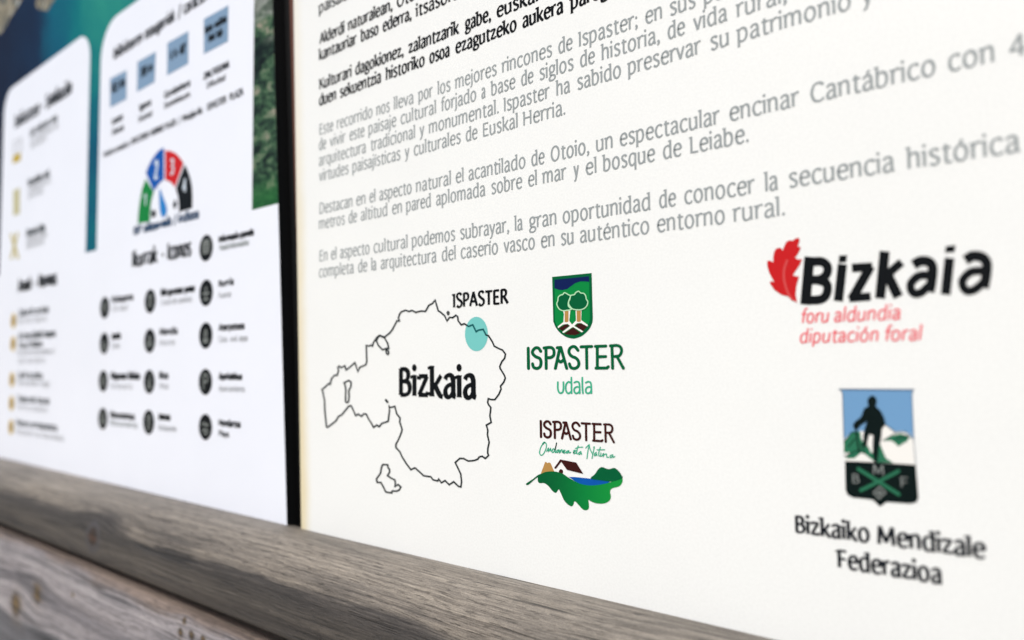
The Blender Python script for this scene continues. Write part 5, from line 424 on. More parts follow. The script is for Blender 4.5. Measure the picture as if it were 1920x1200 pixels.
  ('red_leaf','rleaf','R','ink_red',3,None,"G",([[(312.56,155.27),(313.75,155.31),(315.06,154.44),(315.12,156.37),(315.38,158.13),(316.26,159.97),(317.74,160.31),(318.31,160.04),(319.15,159.07),(319.78,160.62),(320.56,162.31),(321.87,162.9),(323.3,162.59),(324.46,163.39),(325.74,163.53),(326.04,162.27),(325.2,160.03),(326.37,159.56),(326.12,158.62),(325.1,156.83),(323.92,155.49),(325.31,154.63),(326.78,154.69),(325.96,152.68),(324.04,150.08),(322.84,148.29),(324.25,147.88),(325.37,147.64),(324.6,145.53),(324.04,143.24),(323.73,140.36),(324.24,136.9),(322.53,138.4),(320.86,139.82),(318.0,140.74),(315.15,143.0),(313.6,145.49),(313.43,146.63),(315.25,146.25),(314.13,148.42),(313.16,150.59),(312.5,153.33)]],[])),
  ('leaf_rib','leaf_rib','rleaf','ink_lightred',4,None,"G",([],[[(320.78,155.13,321.06,155.0),(320.59,155.12,321.18,154.84),(320.41,155.02,321.24,154.63),(320.29,154.84,321.2,154.42),(320.03,154.17,320.93,153.74),(319.74,153.49,320.65,153.06),(319.46,152.8,320.38,152.39),(319.21,152.09,320.14,151.73),(319.01,151.36,319.97,151.08),(318.87,150.63,319.84,150.42),(318.78,149.9,319.76,149.75),(318.73,149.17,319.71,149.07),(318.72,148.44,319.7,148.39),(318.74,147.7,319.72,147.71),(318.8,146.97,319.78,147.03),(318.9,146.23,319.87,146.34),(319.04,145.49,320.0,145.65),(319.19,144.76,320.15,144.95),(319.37,144.03,320.32,144.24),(319.57,143.28,320.51,143.51),(319.79,142.5,320.72,142.76),(320.04,141.72,320.96,142.02),(320.31,140.99,321.21,141.34),(320.59,140.33,321.46,140.75),(320.89,139.77,321.72,140.27),(321.22,139.29,321.99,139.87),(321.54,138.88,322.28,139.49),(321.85,138.5,322.6,139.11),(322.15,138.1,322.91,138.7),(322.31,137.96,323.0,138.5),(322.51,137.91,323.0,138.29),(322.7,137.93,322.93,138.11)]])),
  ('province_name','province_name','R','ink_black',3,'bold black italic lettering beside the red leaf',"G",([[(340.96,154.69),(343.86,154.57),(343.41,151.9),(340.58,151.91)],[(377.31,154.41),(380.32,154.44),(379.88,152.04),(376.87,152.07)]],[[(327.7,155.7,331.62,154.95),(325.43,136.49,329.37,135.9)],[(329.49,151.41,329.34,154.98),(330.53,151.4,330.32,154.96),(331.58,151.42,331.35,154.98),(332.53,151.43,332.44,154.98),(333.28,151.38,333.56,154.9),(333.75,151.27,334.67,154.64),(334.09,151.11,335.65,154.16),(334.38,150.89,336.48,153.53),(334.62,150.64,337.16,152.79),(334.77,150.4,337.7,151.94),(334.83,150.25,338.07,150.98),(334.85,150.06,338.19,149.93),(334.82,149.68,338.09,148.91),(334.7,149.2,337.86,147.95),(334.53,148.75,337.52,147.07),(334.36,148.45,337.07,146.26),(334.19,148.26,336.48,145.59),(333.94,148.07,335.8,145.05),(333.61,147.89,335.07,144.65),(333.2,147.73,334.31,144.35),(332.76,147.62,333.49,144.13),(332.29,147.57,332.58,144.03),(331.69,147.58,331.67,144.04),(330.95,147.64,330.81,144.1),(330.12,147.72,330.0,144.18),(329.3,147.78,329.23,144.22)],[(331.68,144.22,332.86,147.48),(332.5,143.87,333.58,147.17),(333.35,143.56,334.38,146.87),(334.02,143.3,335.3,146.5),(334.36,143.11,336.3,145.93),(334.41,143.06,337.21,144.97),(334.46,142.93,337.69,143.73),(334.52,142.46,337.84,142.53),(334.5,141.83,337.81,141.38),(334.4,141.22,337.64,140.29),(334.26,140.76,337.34,139.32),(334.1,140.43,336.92,138.47),(333.89,140.16,336.35,137.7),(333.64,139.93,335.62,137.03),(333.3,139.73,334.74,136.5),(332.87,139.58,333.7,136.13),(332.23,139.49,332.52,135.96),(331.3,139.5,331.27,135.97),(330.18,139.58,330.02,136.04),(328.95,139.68,328.81,136.14),(327.75,139.75,327.66,136.19)],[(340.32,151.52,343.72,150.79),(338.3,137.09,341.72,136.48)],[(345.47,147.71,345.39,151.05),(352.75,147.57,352.69,150.85)],[(350.74,150.53,353.53,148.5),(343.45,138.06,346.32,136.09)],[(344.07,136.14,343.97,139.37),(351.78,136.27,351.68,139.44)],[(355.46,155.07,358.91,154.33),(353.23,137.23,356.7,136.64)],[(356.03,142.26,354.23,144.78),(363.65,148.78,361.92,151.29)],[(356.24,145.15,359.41,146.56),(359.66,136.34,362.79,137.79)],[(367.46,146.97,365.89,150.26),(367.95,147.26,366.31,150.5),(368.41,147.57,366.75,150.78),(368.78,147.79,367.28,151.11),(369.04,147.92,367.94,151.43),(369.26,147.98,368.69,151.62),(369.57,148.0,369.45,151.66),(369.99,147.98,370.2,151.61),(370.39,147.91,370.96,151.46),(370.68,147.81,371.73,151.2),(370.85,147.71,372.45,150.79),(370.97,147.61,373.04,150.28),(371.05,147.51,373.55,149.65),(371.11,147.4,373.96,148.87),(371.18,147.19,374.23,147.98),(371.23,146.81,374.37,146.99),(371.23,146.15,374.38,145.87),(371.15,145.19,374.27,144.65),(371.01,144.09,374.12,143.43),(370.85,142.99,373.95,142.28),(370.7,142.03,373.8,141.28),(370.57,141.29,373.65,140.42),(370.43,140.66,373.48,139.66),(370.28,140.06,373.31,138.99),(370.12,139.43,373.15,138.38),(369.96,138.76,373.0,137.74)],[(372.23,145.82,372.13,142.8),(371.49,145.88,371.33,142.85),(370.71,145.98,370.53,142.95),(369.86,146.07,369.82,143.02),(368.95,146.07,369.24,143.02),(368.01,145.9,368.82,142.94),(367.13,145.5,368.41,142.75),(366.36,144.96,367.96,142.43),(365.68,144.35,367.53,142.03),(365.11,143.71,367.16,141.61),(364.63,143.03,366.92,141.28),(364.27,142.26,366.82,141.06),(364.07,141.44,366.77,140.85),(364.02,140.67,366.75,140.6),(364.07,139.97,366.77,140.32),(364.18,139.32,366.82,140.07),(364.38,138.67,366.88,139.86),(364.69,138.03,366.97,139.66),(365.09,137.44,367.09,139.49),(365.61,136.9,367.16,139.41),(366.25,136.52,367.19,139.4),(366.92,136.34,367.25,139.38),(367.57,136.31,367.41,139.37),(368.23,136.4,367.65,139.4),(368.89,136.62,367.94,139.5),(369.55,136.95,368.26,139.66),(370.21,137.43,368.64,139.93),(370.84,138.0,369.11,140.36),(371.44,138.6,369.66,140.9),(372.01,139.18,370.24,141.49),(372.56,139.72,370.82,142.05)],[(376.76,150.41,379.79,149.72),(375.01,137.28,378.05,136.69)],[(383.88,147.17,382.3,150.35),(384.35,147.49,382.71,150.62),(384.8,147.83,383.12,150.93),(385.14,148.07,383.65,151.29),(385.38,148.2,384.31,151.65),(385.56,148.25,385.09,151.85),(385.87,148.26,385.88,151.86),(386.3,148.2,386.66,151.76),(386.75,148.1,387.42,151.57),(387.12,147.95,388.18,151.27),(387.38,147.8,388.86,150.86),(387.57,147.64,389.44,150.36),(387.71,147.47,389.96,149.76),(387.81,147.31,390.4,149.01),(387.89,147.09,390.72,148.14),(387.95,146.78,390.91,147.16),(387.97,146.26,390.95,146.09),(387.92,145.49,390.87,144.98),(387.8,144.56,390.74,143.9),(387.66,143.58,390.59,142.88),(387.52,142.67,390.45,141.96),(387.4,141.89,390.32,141.1),(387.26,141.16,390.16,140.28),(387.11,140.43,390.0,139.51),(386.95,139.68,389.84,138.77),(386.79,138.9,389.69,138.03)],[(388.84,145.94,388.79,143.03),(388.04,145.99,387.94,143.07),(387.2,146.07,387.08,143.16),(386.3,146.15,386.3,143.22),(385.35,146.14,385.64,143.2),(384.39,145.94,385.16,143.1),(383.51,145.5,384.73,142.88),(382.74,144.92,384.27,142.53),(382.09,144.26,383.83,142.09),(381.54,143.59,383.46,141.63),(381.09,142.91,383.22,141.26),(380.75,142.15,383.12,141.04),(380.58,141.34,383.08,140.87),(380.56,140.58,383.08,140.66),(380.63,139.91,383.11,140.39),(380.75,139.31,383.16,140.11),(380.94,138.7,383.25,139.83),(381.21,138.07,383.36,139.56),(381.58,137.45,383.49,139.35),(382.08,136.88,383.58,139.25),(382.73,136.45,383.61,139.23),(383.42,136.27,383.71,139.2),(384.09,136.25,383.94,139.19),(384.75,136.35,384.25,139.24),(385.41,136.55,384.61,139.35),(386.07,136.86,384.98,139.51),(386.73,137.31,385.37,139.78),(387.35,137.85,385.84,140.18),(387.94,138.41,386.37,140.68),(388.49,138.96,386.94,141.24),(389.03,139.47,387.5,141.77)]])),
  ('province_motto','motto795','R','ink_pink',3,'thin pink italic lettering',"T",('sans',128.79,7.69,0.16,[('foru',325.14,335.93),('aldundia',338.02,361.89)])),
  ('province_motto','motto972','R','ink_pink',3,'thin pink italic lettering',"T",('sans',120.83,7.68,0.16,[('diputación',324.53,353.61),('foral',355.57,367.96)])),
  ('federation_badge','badge','R','ink_darkbottle',4,None,"G",([[(340.37,74.64),(351.05,75.05),(364.7,75.18),(365.12,63.31),(364.42,61.65),(362.4,60.92),(354.49,60.64),(352.13,58.62),(349.75,60.97),(342.82,60.98),(340.85,61.82),(340.2,63.65)]],[])),
  ('badge_sky','badge_sky','badge','ink_skyblue',3,None,"G",([[(340.25,102.15),(364.5,102.44),(364.45,83.77),(358.41,82.54),(346.42,81.78),(340.22,82.49)]],[])),
  ('badge_top_edge','badge_top_edge','badge','ink_slate',5,None,"G",([],[[(339.05,102.19,339.06,102.35),(339.09,102.11,339.11,102.43),(339.17,102.05,339.19,102.5),(339.27,102.03,339.29,102.52),(365.07,102.3,365.09,102.77),(365.15,102.33,365.17,102.75),(365.23,102.39,365.24,102.69),(365.27,102.47,365.28,102.61)],[(339.73,102.17,339.81,102.21),(339.69,102.12,339.87,102.21),(339.68,102.06,339.93,102.18),(339.69,101.99,339.96,102.12),(340.26,100.55,340.56,100.63),(340.14,82.26,340.44,82.29),(340.16,82.2,340.43,82.22),(340.2,82.15,340.39,82.17),(340.25,82.12,340.34,82.13)],[(364.81,102.49,364.87,102.47),(364.76,102.48,364.9,102.43),(364.72,102.44,364.92,102.38),(364.7,102.39,364.91,102.33),(364.26,100.88,364.48,100.86),(364.28,84.17,364.51,84.2),(364.59,75.37,364.82,75.41),(364.6,75.32,364.81,75.35),(364.64,75.28,364.78,75.3),(364.67,75.26,364.74,75.27)]])),
  ('badge_snow_mountain','badge_snow_mountain','badge','ink_paper',4,None,"G",([[(340.22,82.72),(342.4,85.07),(346.59,86.62),(350.62,85.52),(353.9,87.87),(355.13,89.31),(358.17,86.8),(360.89,87.16),(363.15,86.22),(364.47,84.19),(364.7,75.18),(340.37,74.55)]],[])),
  ('badge_green_slope','badge_green_slope','badge','ink_emerald',5,None,"G",([[(340.2,81.91),(343.27,86.09),(346.18,86.37),(346.49,83.54),(347.64,81.42),(349.03,80.64),(349.76,78.51),(351.98,78.67),(353.17,78.75),(355.07,76.74),(357.37,75.3),(351.05,75.05),(347.51,77.91),(346.3,78.26),(343.75,75.88),(340.61,75.64),(342.16,77.97),(340.06,77.81)],[(353.81,83.2),(356.95,85.23),(360.09,86.31),(363.19,85.46),(362.29,83.63),(360.72,82.6),(359.22,81.4),(358.03,82.73),(356.89,83.51)],[(351.98,78.67),(352.9,82.19),(355.06,76.31),(351.46,75.39)]],[])),
  ('badge_rock_lines','badge_rock_lines','badge','ink_darkbottle',6,None,"G",([],[[(340.23,81.9,340.16,81.96),(340.28,81.9,340.14,82.02),(340.34,81.92,340.14,82.08),(340.4,81.96,340.17,82.15),(343.31,85.73,343.22,86.09),(345.26,85.08,345.37,85.38),(345.32,85.07,345.42,85.34),(345.38,85.1,345.45,85.29),(345.42,85.14,345.46,85.23)],[(340.07,76.45,340.03,76.56),(340.12,76.4,340.05,76.64),(340.2,76.38,340.09,76.71),(340.28,76.4,340.16,76.77),(343.48,77.88,343.34,78.23),(346.01,79.38,345.86,79.72),(346.08,79.44,345.94,79.75),(346.12,79.52,346.02,79.74),(346.12,79.59,346.07,79.7)],[(353.64,83.0,353.61,83.07),(353.68,82.98,353.61,83.12),(353.73,82.98,353.63,83.17),(353.78,83.0,353.67,83.21),(358.59,86.36,358.52,86.6),(361.61,86.93,361.7,87.21),(364.32,84.17,364.48,84.37),(364.36,84.15,364.5,84.32),(364.41,84.14,364.51,84.27),(364.45,84.16,364.5,84.22)],[(341.74,79.94,341.64,80.02),(341.81,79.93,341.61,80.1),(341.9,79.96,341.61,80.19),(341.98,80.03,341.66,80.28),(344.37,83.27,344.06,83.53),(344.42,83.36,344.13,83.59),(344.42,83.46,344.22,83.62),(344.39,83.53,344.29,83.61)],[(346.28,81.97,346.42,82.04),(346.21,81.89,346.52,82.03),(346.18,81.78,346.6,81.98),(346.19,81.67,346.66,81.88),(347.3,78.24,347.76,78.46),(347.35,78.15,347.77,78.35),(347.44,78.1,347.74,78.24),(347.53,78.09,347.68,78.16)],[(355.02,89.34,355.07,89.41),(355.02,89.29,355.11,89.43),(355.03,89.24,355.16,89.44),(355.06,89.2,355.21,89.41),(358.48,86.5,358.63,86.71),(358.53,86.48,358.66,86.67),(358.58,86.48,358.67,86.62),(358.62,86.5,358.66,86.57)],[(358.26,84.11,358.24,84.27),(358.32,84.04,358.27,84.36),(358.41,84.0,358.34,84.45),(358.51,84.0,358.43,84.5),(362.39,85.08,362.32,85.58),(362.48,85.13,362.42,85.58),(362.55,85.22,362.5,85.54),(362.58,85.31,362.56,85.47)]])),
  ('badge_hiker','badge_hiker','badge','ink_darkbottle',7,None,"G",([[(349.35,98.8),(350.74,100.23),(352.12,99.61),(352.54,97.79),(352.0,96.12),(353.73,94.35),(354.83,91.8),(355.22,89.44),(353.89,87.78),(353.59,84.82),(352.64,80.44),(351.85,75.11),(350.85,75.03),(350.37,78.55),(350.49,82.04),(350.81,85.19),(349.4,85.46),(348.7,82.8),(348.42,80.51),(347.01,80.85),(347.37,85.34),(347.85,87.56),(348.85,90.32),(346.67,88.82),(345.17,86.98),(344.02,87.28),(343.78,88.9),(344.65,90.05),(346.78,91.9),(347.91,95.02),(349.58,96.17),(349.22,97.48)]],[[(344.64,87.72,344.85,87.75),(344.54,87.63,344.96,87.71),(344.46,87.5,345.06,87.6),(344.44,87.35,345.1,87.46),(344.86,81.62,345.52,81.78),(345.48,78.13,346.13,78.33),(345.54,77.99,346.13,78.17),(345.65,77.9,346.06,78.03),(345.77,77.87,345.97,77.94)]])),
  ('badge_ice_axe','badge_ice_axe','badge','ink_emerald',5,None,"G",([],[[(344.46,72.14,344.68,72.5),(344.44,71.89,344.89,72.64),(344.53,71.63,345.16,72.69),(344.71,71.44,345.41,72.62),(351.65,67.3,352.33,68.46),(358.36,63.3,359.02,64.44),(358.6,63.23,359.19,64.27),(358.85,63.28,359.27,64.02),(359.04,63.42,359.25,63.78)]])),
  ('badge_ice_axe','badge_ice_axe','badge','ink_emerald',6,None,"G",([],[[(359.31,72.86,359.46,72.52),(359.13,72.97,359.45,72.28),(358.88,73.0,359.33,72.02),(358.64,72.91,359.13,71.82),(351.74,68.43,352.24,67.33),(345.47,64.56,345.97,63.44),(345.26,64.36,345.71,63.35),(345.13,64.1,345.45,63.38),(345.11,63.85,345.26,63.5)]])),
  ('badge_diamond','badge_diamond','badge','ink_silver',7,None,"G",([],[[(352.31,65.62,352.33,66.34),(353.96,64.01,354.65,64.07),(351.99,61.89,351.93,61.14),(350.49,63.62,349.83,63.58),(352.31,65.62,352.33,66.34)],[(351.36,63.17,351.53,64.3),(352.86,63.12,353.04,64.24)]])),
  ('badge_letter','letter_top','badge','ink_silver',7,None,"T",('serif',70.52,5.3,0,[('M',350.16,354.06)])),
  ('badge_letter','letter_west','badge','ink_silver',7,None,"T",('serif',66.54,5.06,0,[('B',342.68,345.4)])),
  ('badge_letter','letter_east','badge','ink_silver',7,None,"T",('serif',66.7,5.31,0,[('F',359.45,362.12)])),
  ('federation_name','federation240','R','ink_slateblack',3,None,"T",('serifb',44.73,9.59,0,[('Bizkaiko',320.31,348.31),('Mendizale',350.64,385.36)])),
  ('federation_name','federation570','R','ink_slateblack',3,None,"T",('serifb',33.64,9.64,0,[('Federazioa',336.12,372.14)])),
  ('sea_photograph','sea','M','print_sea',0.2,None,"G",([[(-1150.0,232.82),(-83.78,232.82),(-83.78,720.0),(-1150.0,720.0)]],[])),
  ('woodland_photograph','land','M','print_land',0.3,None,"G",([[(-83.78,232.82),(-48.38,232.82),(-78.17,720.0),(-83.78,720.0)]],[])),
  ('coast_cliff','coast_cliff','sea','print_cliff',0.3,None,"G",([[(-877.94,581.99),(-791.75,579.45),(-712.49,561.99),(-687.38,565.28),(-673.81,571.87),(-650.01,576.14),(-630.34,581.41),(-601.78,589.06),(-889.69,688.51)],[(-575.88,556.54),(-567.69,548.84),(-537.25,537.33),(-517.57,541.7),(-506.75,546.63),(-572.22,568.76)]],[])),
  ('text_box','box1','M','paper_cool',0.6,None,"G",([[(-405.05,443.84),(-405.63,449.69),(-407.33,455.32),(-410.11,460.51),(-413.84,465.05),(-418.38,468.78),(-423.57,471.56),(-429.2,473.26),(-435.05,473.84),(-655.53,473.84),(-661.38,473.26),(-667.01,471.56),(-672.19,468.78),(-676.74,465.05),(-680.47,460.51),(-683.24,455.32),(-684.95,449.69),(-685.53,443.84),(-685.53,232.42),(-405.05,232.42)]],[])),
  ('text_box','box2','M','paper_cool',0.6,None,"G",([[(-83.78,430.33),(-84.51,437.75),(-86.67,444.88),(-90.19,451.45),(-94.91,457.2),(-100.67,461.93),(-107.24,465.44),(-114.37,467.6),(-121.78,468.33),(-338.74,468.33),(-346.15,467.6),(-353.28,465.44),(-359.85,461.93),(-365.61,457.2),(-370.33,451.45),(-373.84,444.88),(-376.01,437.75),(-376.74,430.33),(-376.74,232.42),(-83.78,232.42)]],[])),
  ('info_tile','tile0','M','ink_tileblue',4,None,"G",([[(-352.08,406.3),(-313.52,404.75),(-312.19,375.4),(-350.57,375.93)]],[])),
  ('info_tile','tile1','M','ink_tileblue',4,None,"G",([[(-289.37,406.42),(-250.86,405.7),(-252.11,377.12),(-289.27,376.83)]],[])),
  ('info_tile','tile2','M','ink_tileblue',4,None,"G",([[(-228.09,407.07),(-188.88,406.35),(-188.31,377.11),(-227.54,376.73)]],[])),
  ('info_tile','tile3','M','ink_tileblue',4,None,"G",([[(-162.15,408.71),(-122.09,407.65),(-122.1,377.48),(-161.31,377.81)]],[])),
  ('tile_text','tile_text','tile0','ink_black',5,None,"T",('boxbold',390.21,12.68,0,[('10,5',-348.71,-330.61),('km',-327.71,-315.88)])),
  ('tile_text','tile_text','tile1','ink_black',5,None,"T",('boxbold',389.31,11.95,0,[('305',-282.53,-267.53),('m',-265.31,-256.55)])),
  ('tile_text','tile_text','tile2','ink_black',5,None,"T",('boxbold',389.3,11.3,0,[('4',-222.85,-217.11),('h',-214.09,-208.94),("40'",-205.64,-192.66)])),
  ('tile_text','t4a','tile3','ink_black',5,None,"T",('boxbold',394.93,8.5,0,[('Behe',-160.27,-146.23),('mailako',-144.05,-124.16)])),
  ('tile_text','t4b','tile3','ink_black',5,None,"T",('boxbold',385.9,8.43,0,[('Nivel',-154.07,-142.37),('bajo',-140.21,-130.25)])),
  ('box_heading','box_heading','M','ink_black',4,None,"T",('boxtext',424.4,15.21,0,[('Ibilbidearen',-344.85,-279.24),('ezaugarriak',-274.53,-213.42),('/',-208.43,-202.67),('características',-198.6,-124.13)])),
  ('tile_caption','tile_caption','M','ink_black',4,None,"T",('boxbold',357.07,9.21,0,[('Luzera',-345.35,-319.2)])),
  ('tile_caption','tile_caption','M','ink_black',4,None,"T",('boxtext',346.03,8.23,0,[('Distancia',-344.81,-316.57)])),
  ('tile_caption','tile_caption','M','ink_black',4,None,"T",('boxbold',357.21,8.71,0,[('Igoera',-282.92,-257.97)])),
  ('tile_caption','tile_caption','M','ink_black',4,None,"T",('boxtext',346.21,7.81,0,[('Desnivel',-284.86,-256.4)])),
  ('tile_caption','tile_caption','M','ink_black',4,None,"T",('boxbold',356.66,8.31,0,[('Gorabehera',-232.66,-183.54)])),
  ('tile_caption','tile_caption','M','ink_black',4,None,"T",('boxtext',347.05,7.43,0,[('Desnivel acum.',-232.32,-183.25)])),
  ('tile_caption','tile_caption','M','ink_black',4,None,"T",('boxbold',355.59,7.74,0,[('ZAILTASUNA',-161.59,-119.39)])),
  ('tile_caption','tile_caption','M','ink_black',4,None,"T",('boxtext',346.51,6.88,0,[('Dificultad',-155.71,-124.99)])),
  ('start_point_line','start_point_line','M','ink_black',4,None,"T",('boxtext',327.16,8.34,0,[('Hasiera-amaiera:',-364.23,-304.4),('ISPASTERKO',-300.27,-261.38),('HERRIKO',-258.32,-231.6),('PLAZA',-228.72,-208.61),('/',-205.16,-200.72),('Principio-fin:',-197.32,-162.39),('ISPASTER',-154.58,-123.09),('PLAZA',-118.76,-97.7)])),
  ('gauge_segment','seg0','M','ink_green2',4,None,"G",([[(-282.09,247.87),(-280.79,259.64),(-278.51,268.99),(-274.51,279.65),(-267.48,288.53),(-250.05,273.76),(-254.02,266.9),(-256.29,259.35),(-257.16,246.7)]],[])),
  ('gauge_numeral','gauge_numeral','seg0','ink_palegrey',5,None,"T",('boxtext',263.81,14.22,0,[('1',-270.68,-263.7)])),
  ('gauge_segment','seg1','M','ink_blue',4,None,"G",([[(-267.18,294.08),(-262.16,299.19),(-256.31,303.69),(-249.63,307.19),(-243.0,309.86),(-237.23,310.92),(-231.48,311.11),(-230.4,281.07),(-235.3,280.74),(-240.18,278.82),(-245.1,276.5),(-249.71,273.95)]],[])),
  ('gauge_numeral','gauge_numeral','seg1','ink_palegrey',5,None,"T",('boxtext',285.09,23.37,0,[('2',-250.48,-241.25)])),
  ('gauge_segment','seg2','M','ink_red',4,None,"G",([[(-228.92,307.89),(-219.98,305.76),(-213.55,303.52),(-207.17,300.46),(-200.84,296.01),(-194.24,290.27),(-209.0,270.81),(-214.16,274.92),(-219.01,277.63),(-227.96,280.89)]],[])),
  ('gauge_numeral','gauge_numeral','seg2','ink_palegrey',5,None,"T",('boxtext',284.16,18.7,0,[('3',-219.23,-211.01)])),
  ('gauge_segment','seg3','M','ink_black',4,None,"G",([[(-192.21,288.41),(-188.32,284.36),(-185.2,280.1),(-181.3,273.53),(-178.59,266.48),(-177.42,256.78),(-177.6,247.91),(-200.81,247.65),(-201.34,254.45),(-202.79,261.41),(-207.39,269.27)]],[])),
  ('gauge_numeral','gauge_numeral','seg3','ink_palegrey',5,None,"T",('boxtext',264.39,15.43,0,[('4',-195.55,-188.31)])),
  ('gauge_needle','gauge_needle','M','ink_azure',5,None,"G",([[(-238.37,274.64),(-236.58,273.43),(-234.01,269.6),(-231.48,265.81),(-229.1,262.82),(-226.77,259.85),(-225.02,257.15),(-223.94,254.79),(-223.42,252.69),(-223.67,250.85),(-224.98,249.08),(-227.06,247.57),(-229.17,246.86),(-231.19,247.16),(-233.24,248.28),(-235.0,250.11),(-236.36,252.69),(-237.42,255.99),(-238.16,259.85),(-238.71,265.28),(-238.94,271.27)]],[])),
  ('gauge_mark','gauge_mark','M','ink_black',4,None,"T",('boxbold',250.05,10.56,0,[('km',-254.56,-244.94)])),
  ('gauge_mark','gplus','M','ink_black',4,None,"T",('boxbold',250.91,15.96,0,[('+',-213.34,-203.99)])),
  ('gauge_caption','gauge_caption','M','ink_steel',4,None,"T",('boxbold',238.27,10.9,0,[('IBP',-290.72,-273.15),('zailtasun-maila',-269.64,-213.7),('/',-210.56,-205.12),('indizea',-202.04,-164.76)])),
  ('box_heading','ik','M','ink_black',4,None,"T",('boxtext',207.85,20.86,0,[('Ikurrak',-292.46,-238.82),('-',-232.55,-226.92),('Iconos',-221.35,-177.72)])),
  ('legend_icon','icon0','M','ink_black',4,None,"G",([[(-142.02,210.89),(-142.16,212.63),(-142.56,214.31),(-143.23,215.92),(-144.13,217.4),(-145.26,218.72),(-146.58,219.85),(-148.06,220.75),(-149.66,221.42),(-151.35,221.82),(-153.08,221.96),(-154.82,221.82),(-156.5,221.42),(-158.11,220.75),(-159.59,219.85),(-160.91,218.72),(-162.04,217.4),(-162.94,215.92),(-163.61,214.31),(-164.01,212.63),(-164.15,210.89),(-164.01,209.16),(-163.61,207.48),(-162.94,205.87),(-162.04,204.39),(-160.91,203.07),(-159.59,201.94),(-158.11,201.04),(-156.5,200.37),(-154.82,199.97),(-153.08,199.83),(-151.35,199.97),(-149.66,200.37),(-148.06,201.04),(-146.58,201.94),(-145.26,203.07),(-144.13,204.39),(-143.23,205.87),(-142.56,207.48),(-142.16,209.16)]],[])),
  ('pictogram','pictogram','icon0','ink_silver',5,None,"G",([],[[(-159.41,215.02,-159.41,214.51),(-159.25,215.3,-159.25,214.23),(-158.97,215.52,-158.97,214.02),(-158.62,215.6,-158.62,213.94),(-147.55,215.6,-147.55,213.94),(-147.2,215.52,-147.2,214.02),(-146.92,215.3,-146.92,214.23),(-146.76,215.02,-146.76,214.51)],[(-159.41,212.48,-159.41,211.97),(-159.25,212.76,-159.25,211.69),(-158.97,212.97,-158.97,211.47),(-158.62,213.05,-158.62,211.39),(-147.55,213.05,-147.55,211.39),(-147.2,212.97,-147.2,211.47),(-146.92,212.76,-146.92,211.69),(-146.76,212.48,-146.76,211.97)],[(-159.41,209.82,-159.41,209.31),(-159.25,210.1,-159.25,209.03),(-158.97,210.32,-158.97,208.81),(-158.62,210.4,-158.62,208.74),(-147.55,210.4,-147.55,208.74),(-147.2,210.32,-147.2,208.81),(-146.92,210.1,-146.92,209.03),(-146.76,209.82,-146.76,209.31)],[(-158.3,207.28,-158.3,206.77),(-158.15,207.56,-158.15,206.49),(-157.86,207.77,-157.86,206.27),(-157.51,207.85,-157.51,206.19),(-148.66,207.85,-148.66,206.19),(-148.31,207.77,-148.31,206.27),(-148.02,207.56,-148.02,206.49),(-147.87,207.28,-147.87,206.77)],[(-158.3,217.24,-158.3,216.72),(-158.15,217.51,-158.15,216.45),(-157.86,217.73,-157.86,216.23),(-157.51,217.81,-157.51,216.15),(-148.66,217.81,-148.66,216.15),(-148.31,217.73,-148.31,216.23),(-148.02,217.51,-148.02,216.45),(-147.87,217.24,-147.87,216.72)]])),
  ('legend_icon','icon1','M','ink_black',4,None,"G",([[(-141.12,173.49),(-141.26,175.2),(-141.66,176.88),(-142.32,178.46),(-143.22,179.93),(-144.33,181.24),(-145.64,182.36),(-147.11,183.26),(-148.7,183.91),(-150.37,184.32),(-152.09,184.45),(-153.8,184.32),(-155.47,183.91),(-157.06,183.26),(-158.53,182.36),(-159.84,181.24),(-160.96,179.93),(-161.85,178.46),(-162.51,176.88),(-162.91,175.2),(-163.05,173.49),(-162.91,171.77),(-162.51,170.1),(-161.85,168.51),(-160.96,167.04),(-159.84,165.73),(-158.53,164.62),(-157.06,163.72),(-155.47,163.06),(-153.8,162.66),(-152.09,162.52),(-150.37,162.66),(-148.7,163.06),(-147.11,163.72),(-145.64,164.62),(-144.33,165.73),(-143.22,167.04),(-142.32,168.51),(-141.66,170.1),(-141.26,171.77)]],[])),
  ('pictogram','pictogram','icon1','ink_silver',5,None,"G",([],[[(-153.96,177.58,-153.96,177.07),(-153.81,177.85,-153.81,176.8),(-153.53,178.07,-153.53,176.58),(-153.18,178.15,-153.18,176.5),(-150.99,178.15,-150.99,176.5),(-150.64,178.07,-150.64,176.58),(-150.36,177.85,-150.36,176.8),(-150.21,177.58,-150.21,177.07)],[(-157.8,173.19,-157.8,172.69),(-157.65,173.47,-157.65,172.41),(-157.37,173.68,-157.37,172.19),(-157.02,173.76,-157.02,172.12),(-147.15,173.76,-147.15,172.12),(-146.8,173.68,-146.8,172.19),(-146.52,173.47,-146.52,172.41),(-146.37,173.19,-146.37,172.69)],[(-156.16,168.26,-156.16,167.75),(-156.0,168.53,-156.0,167.48),(-155.72,168.75,-155.72,167.26),(-155.37,168.83,-155.37,167.18),(-148.8,168.83,-148.8,167.18),(-148.45,168.75,-148.45,167.26),(-148.17,168.53,-148.17,167.48),(-148.01,168.26,-148.01,167.75)],[(-151.83,176.46,-152.34,176.46),(-151.56,176.31,-152.61,176.31),(-151.34,176.03,-152.83,176.03),(-151.26,175.68,-152.91,175.68),(-151.26,169.1,-152.91,169.1),(-151.34,168.75,-152.83,168.75),(-151.56,168.47,-152.61,168.47),(-151.83,168.32,-152.34,168.32)]])),
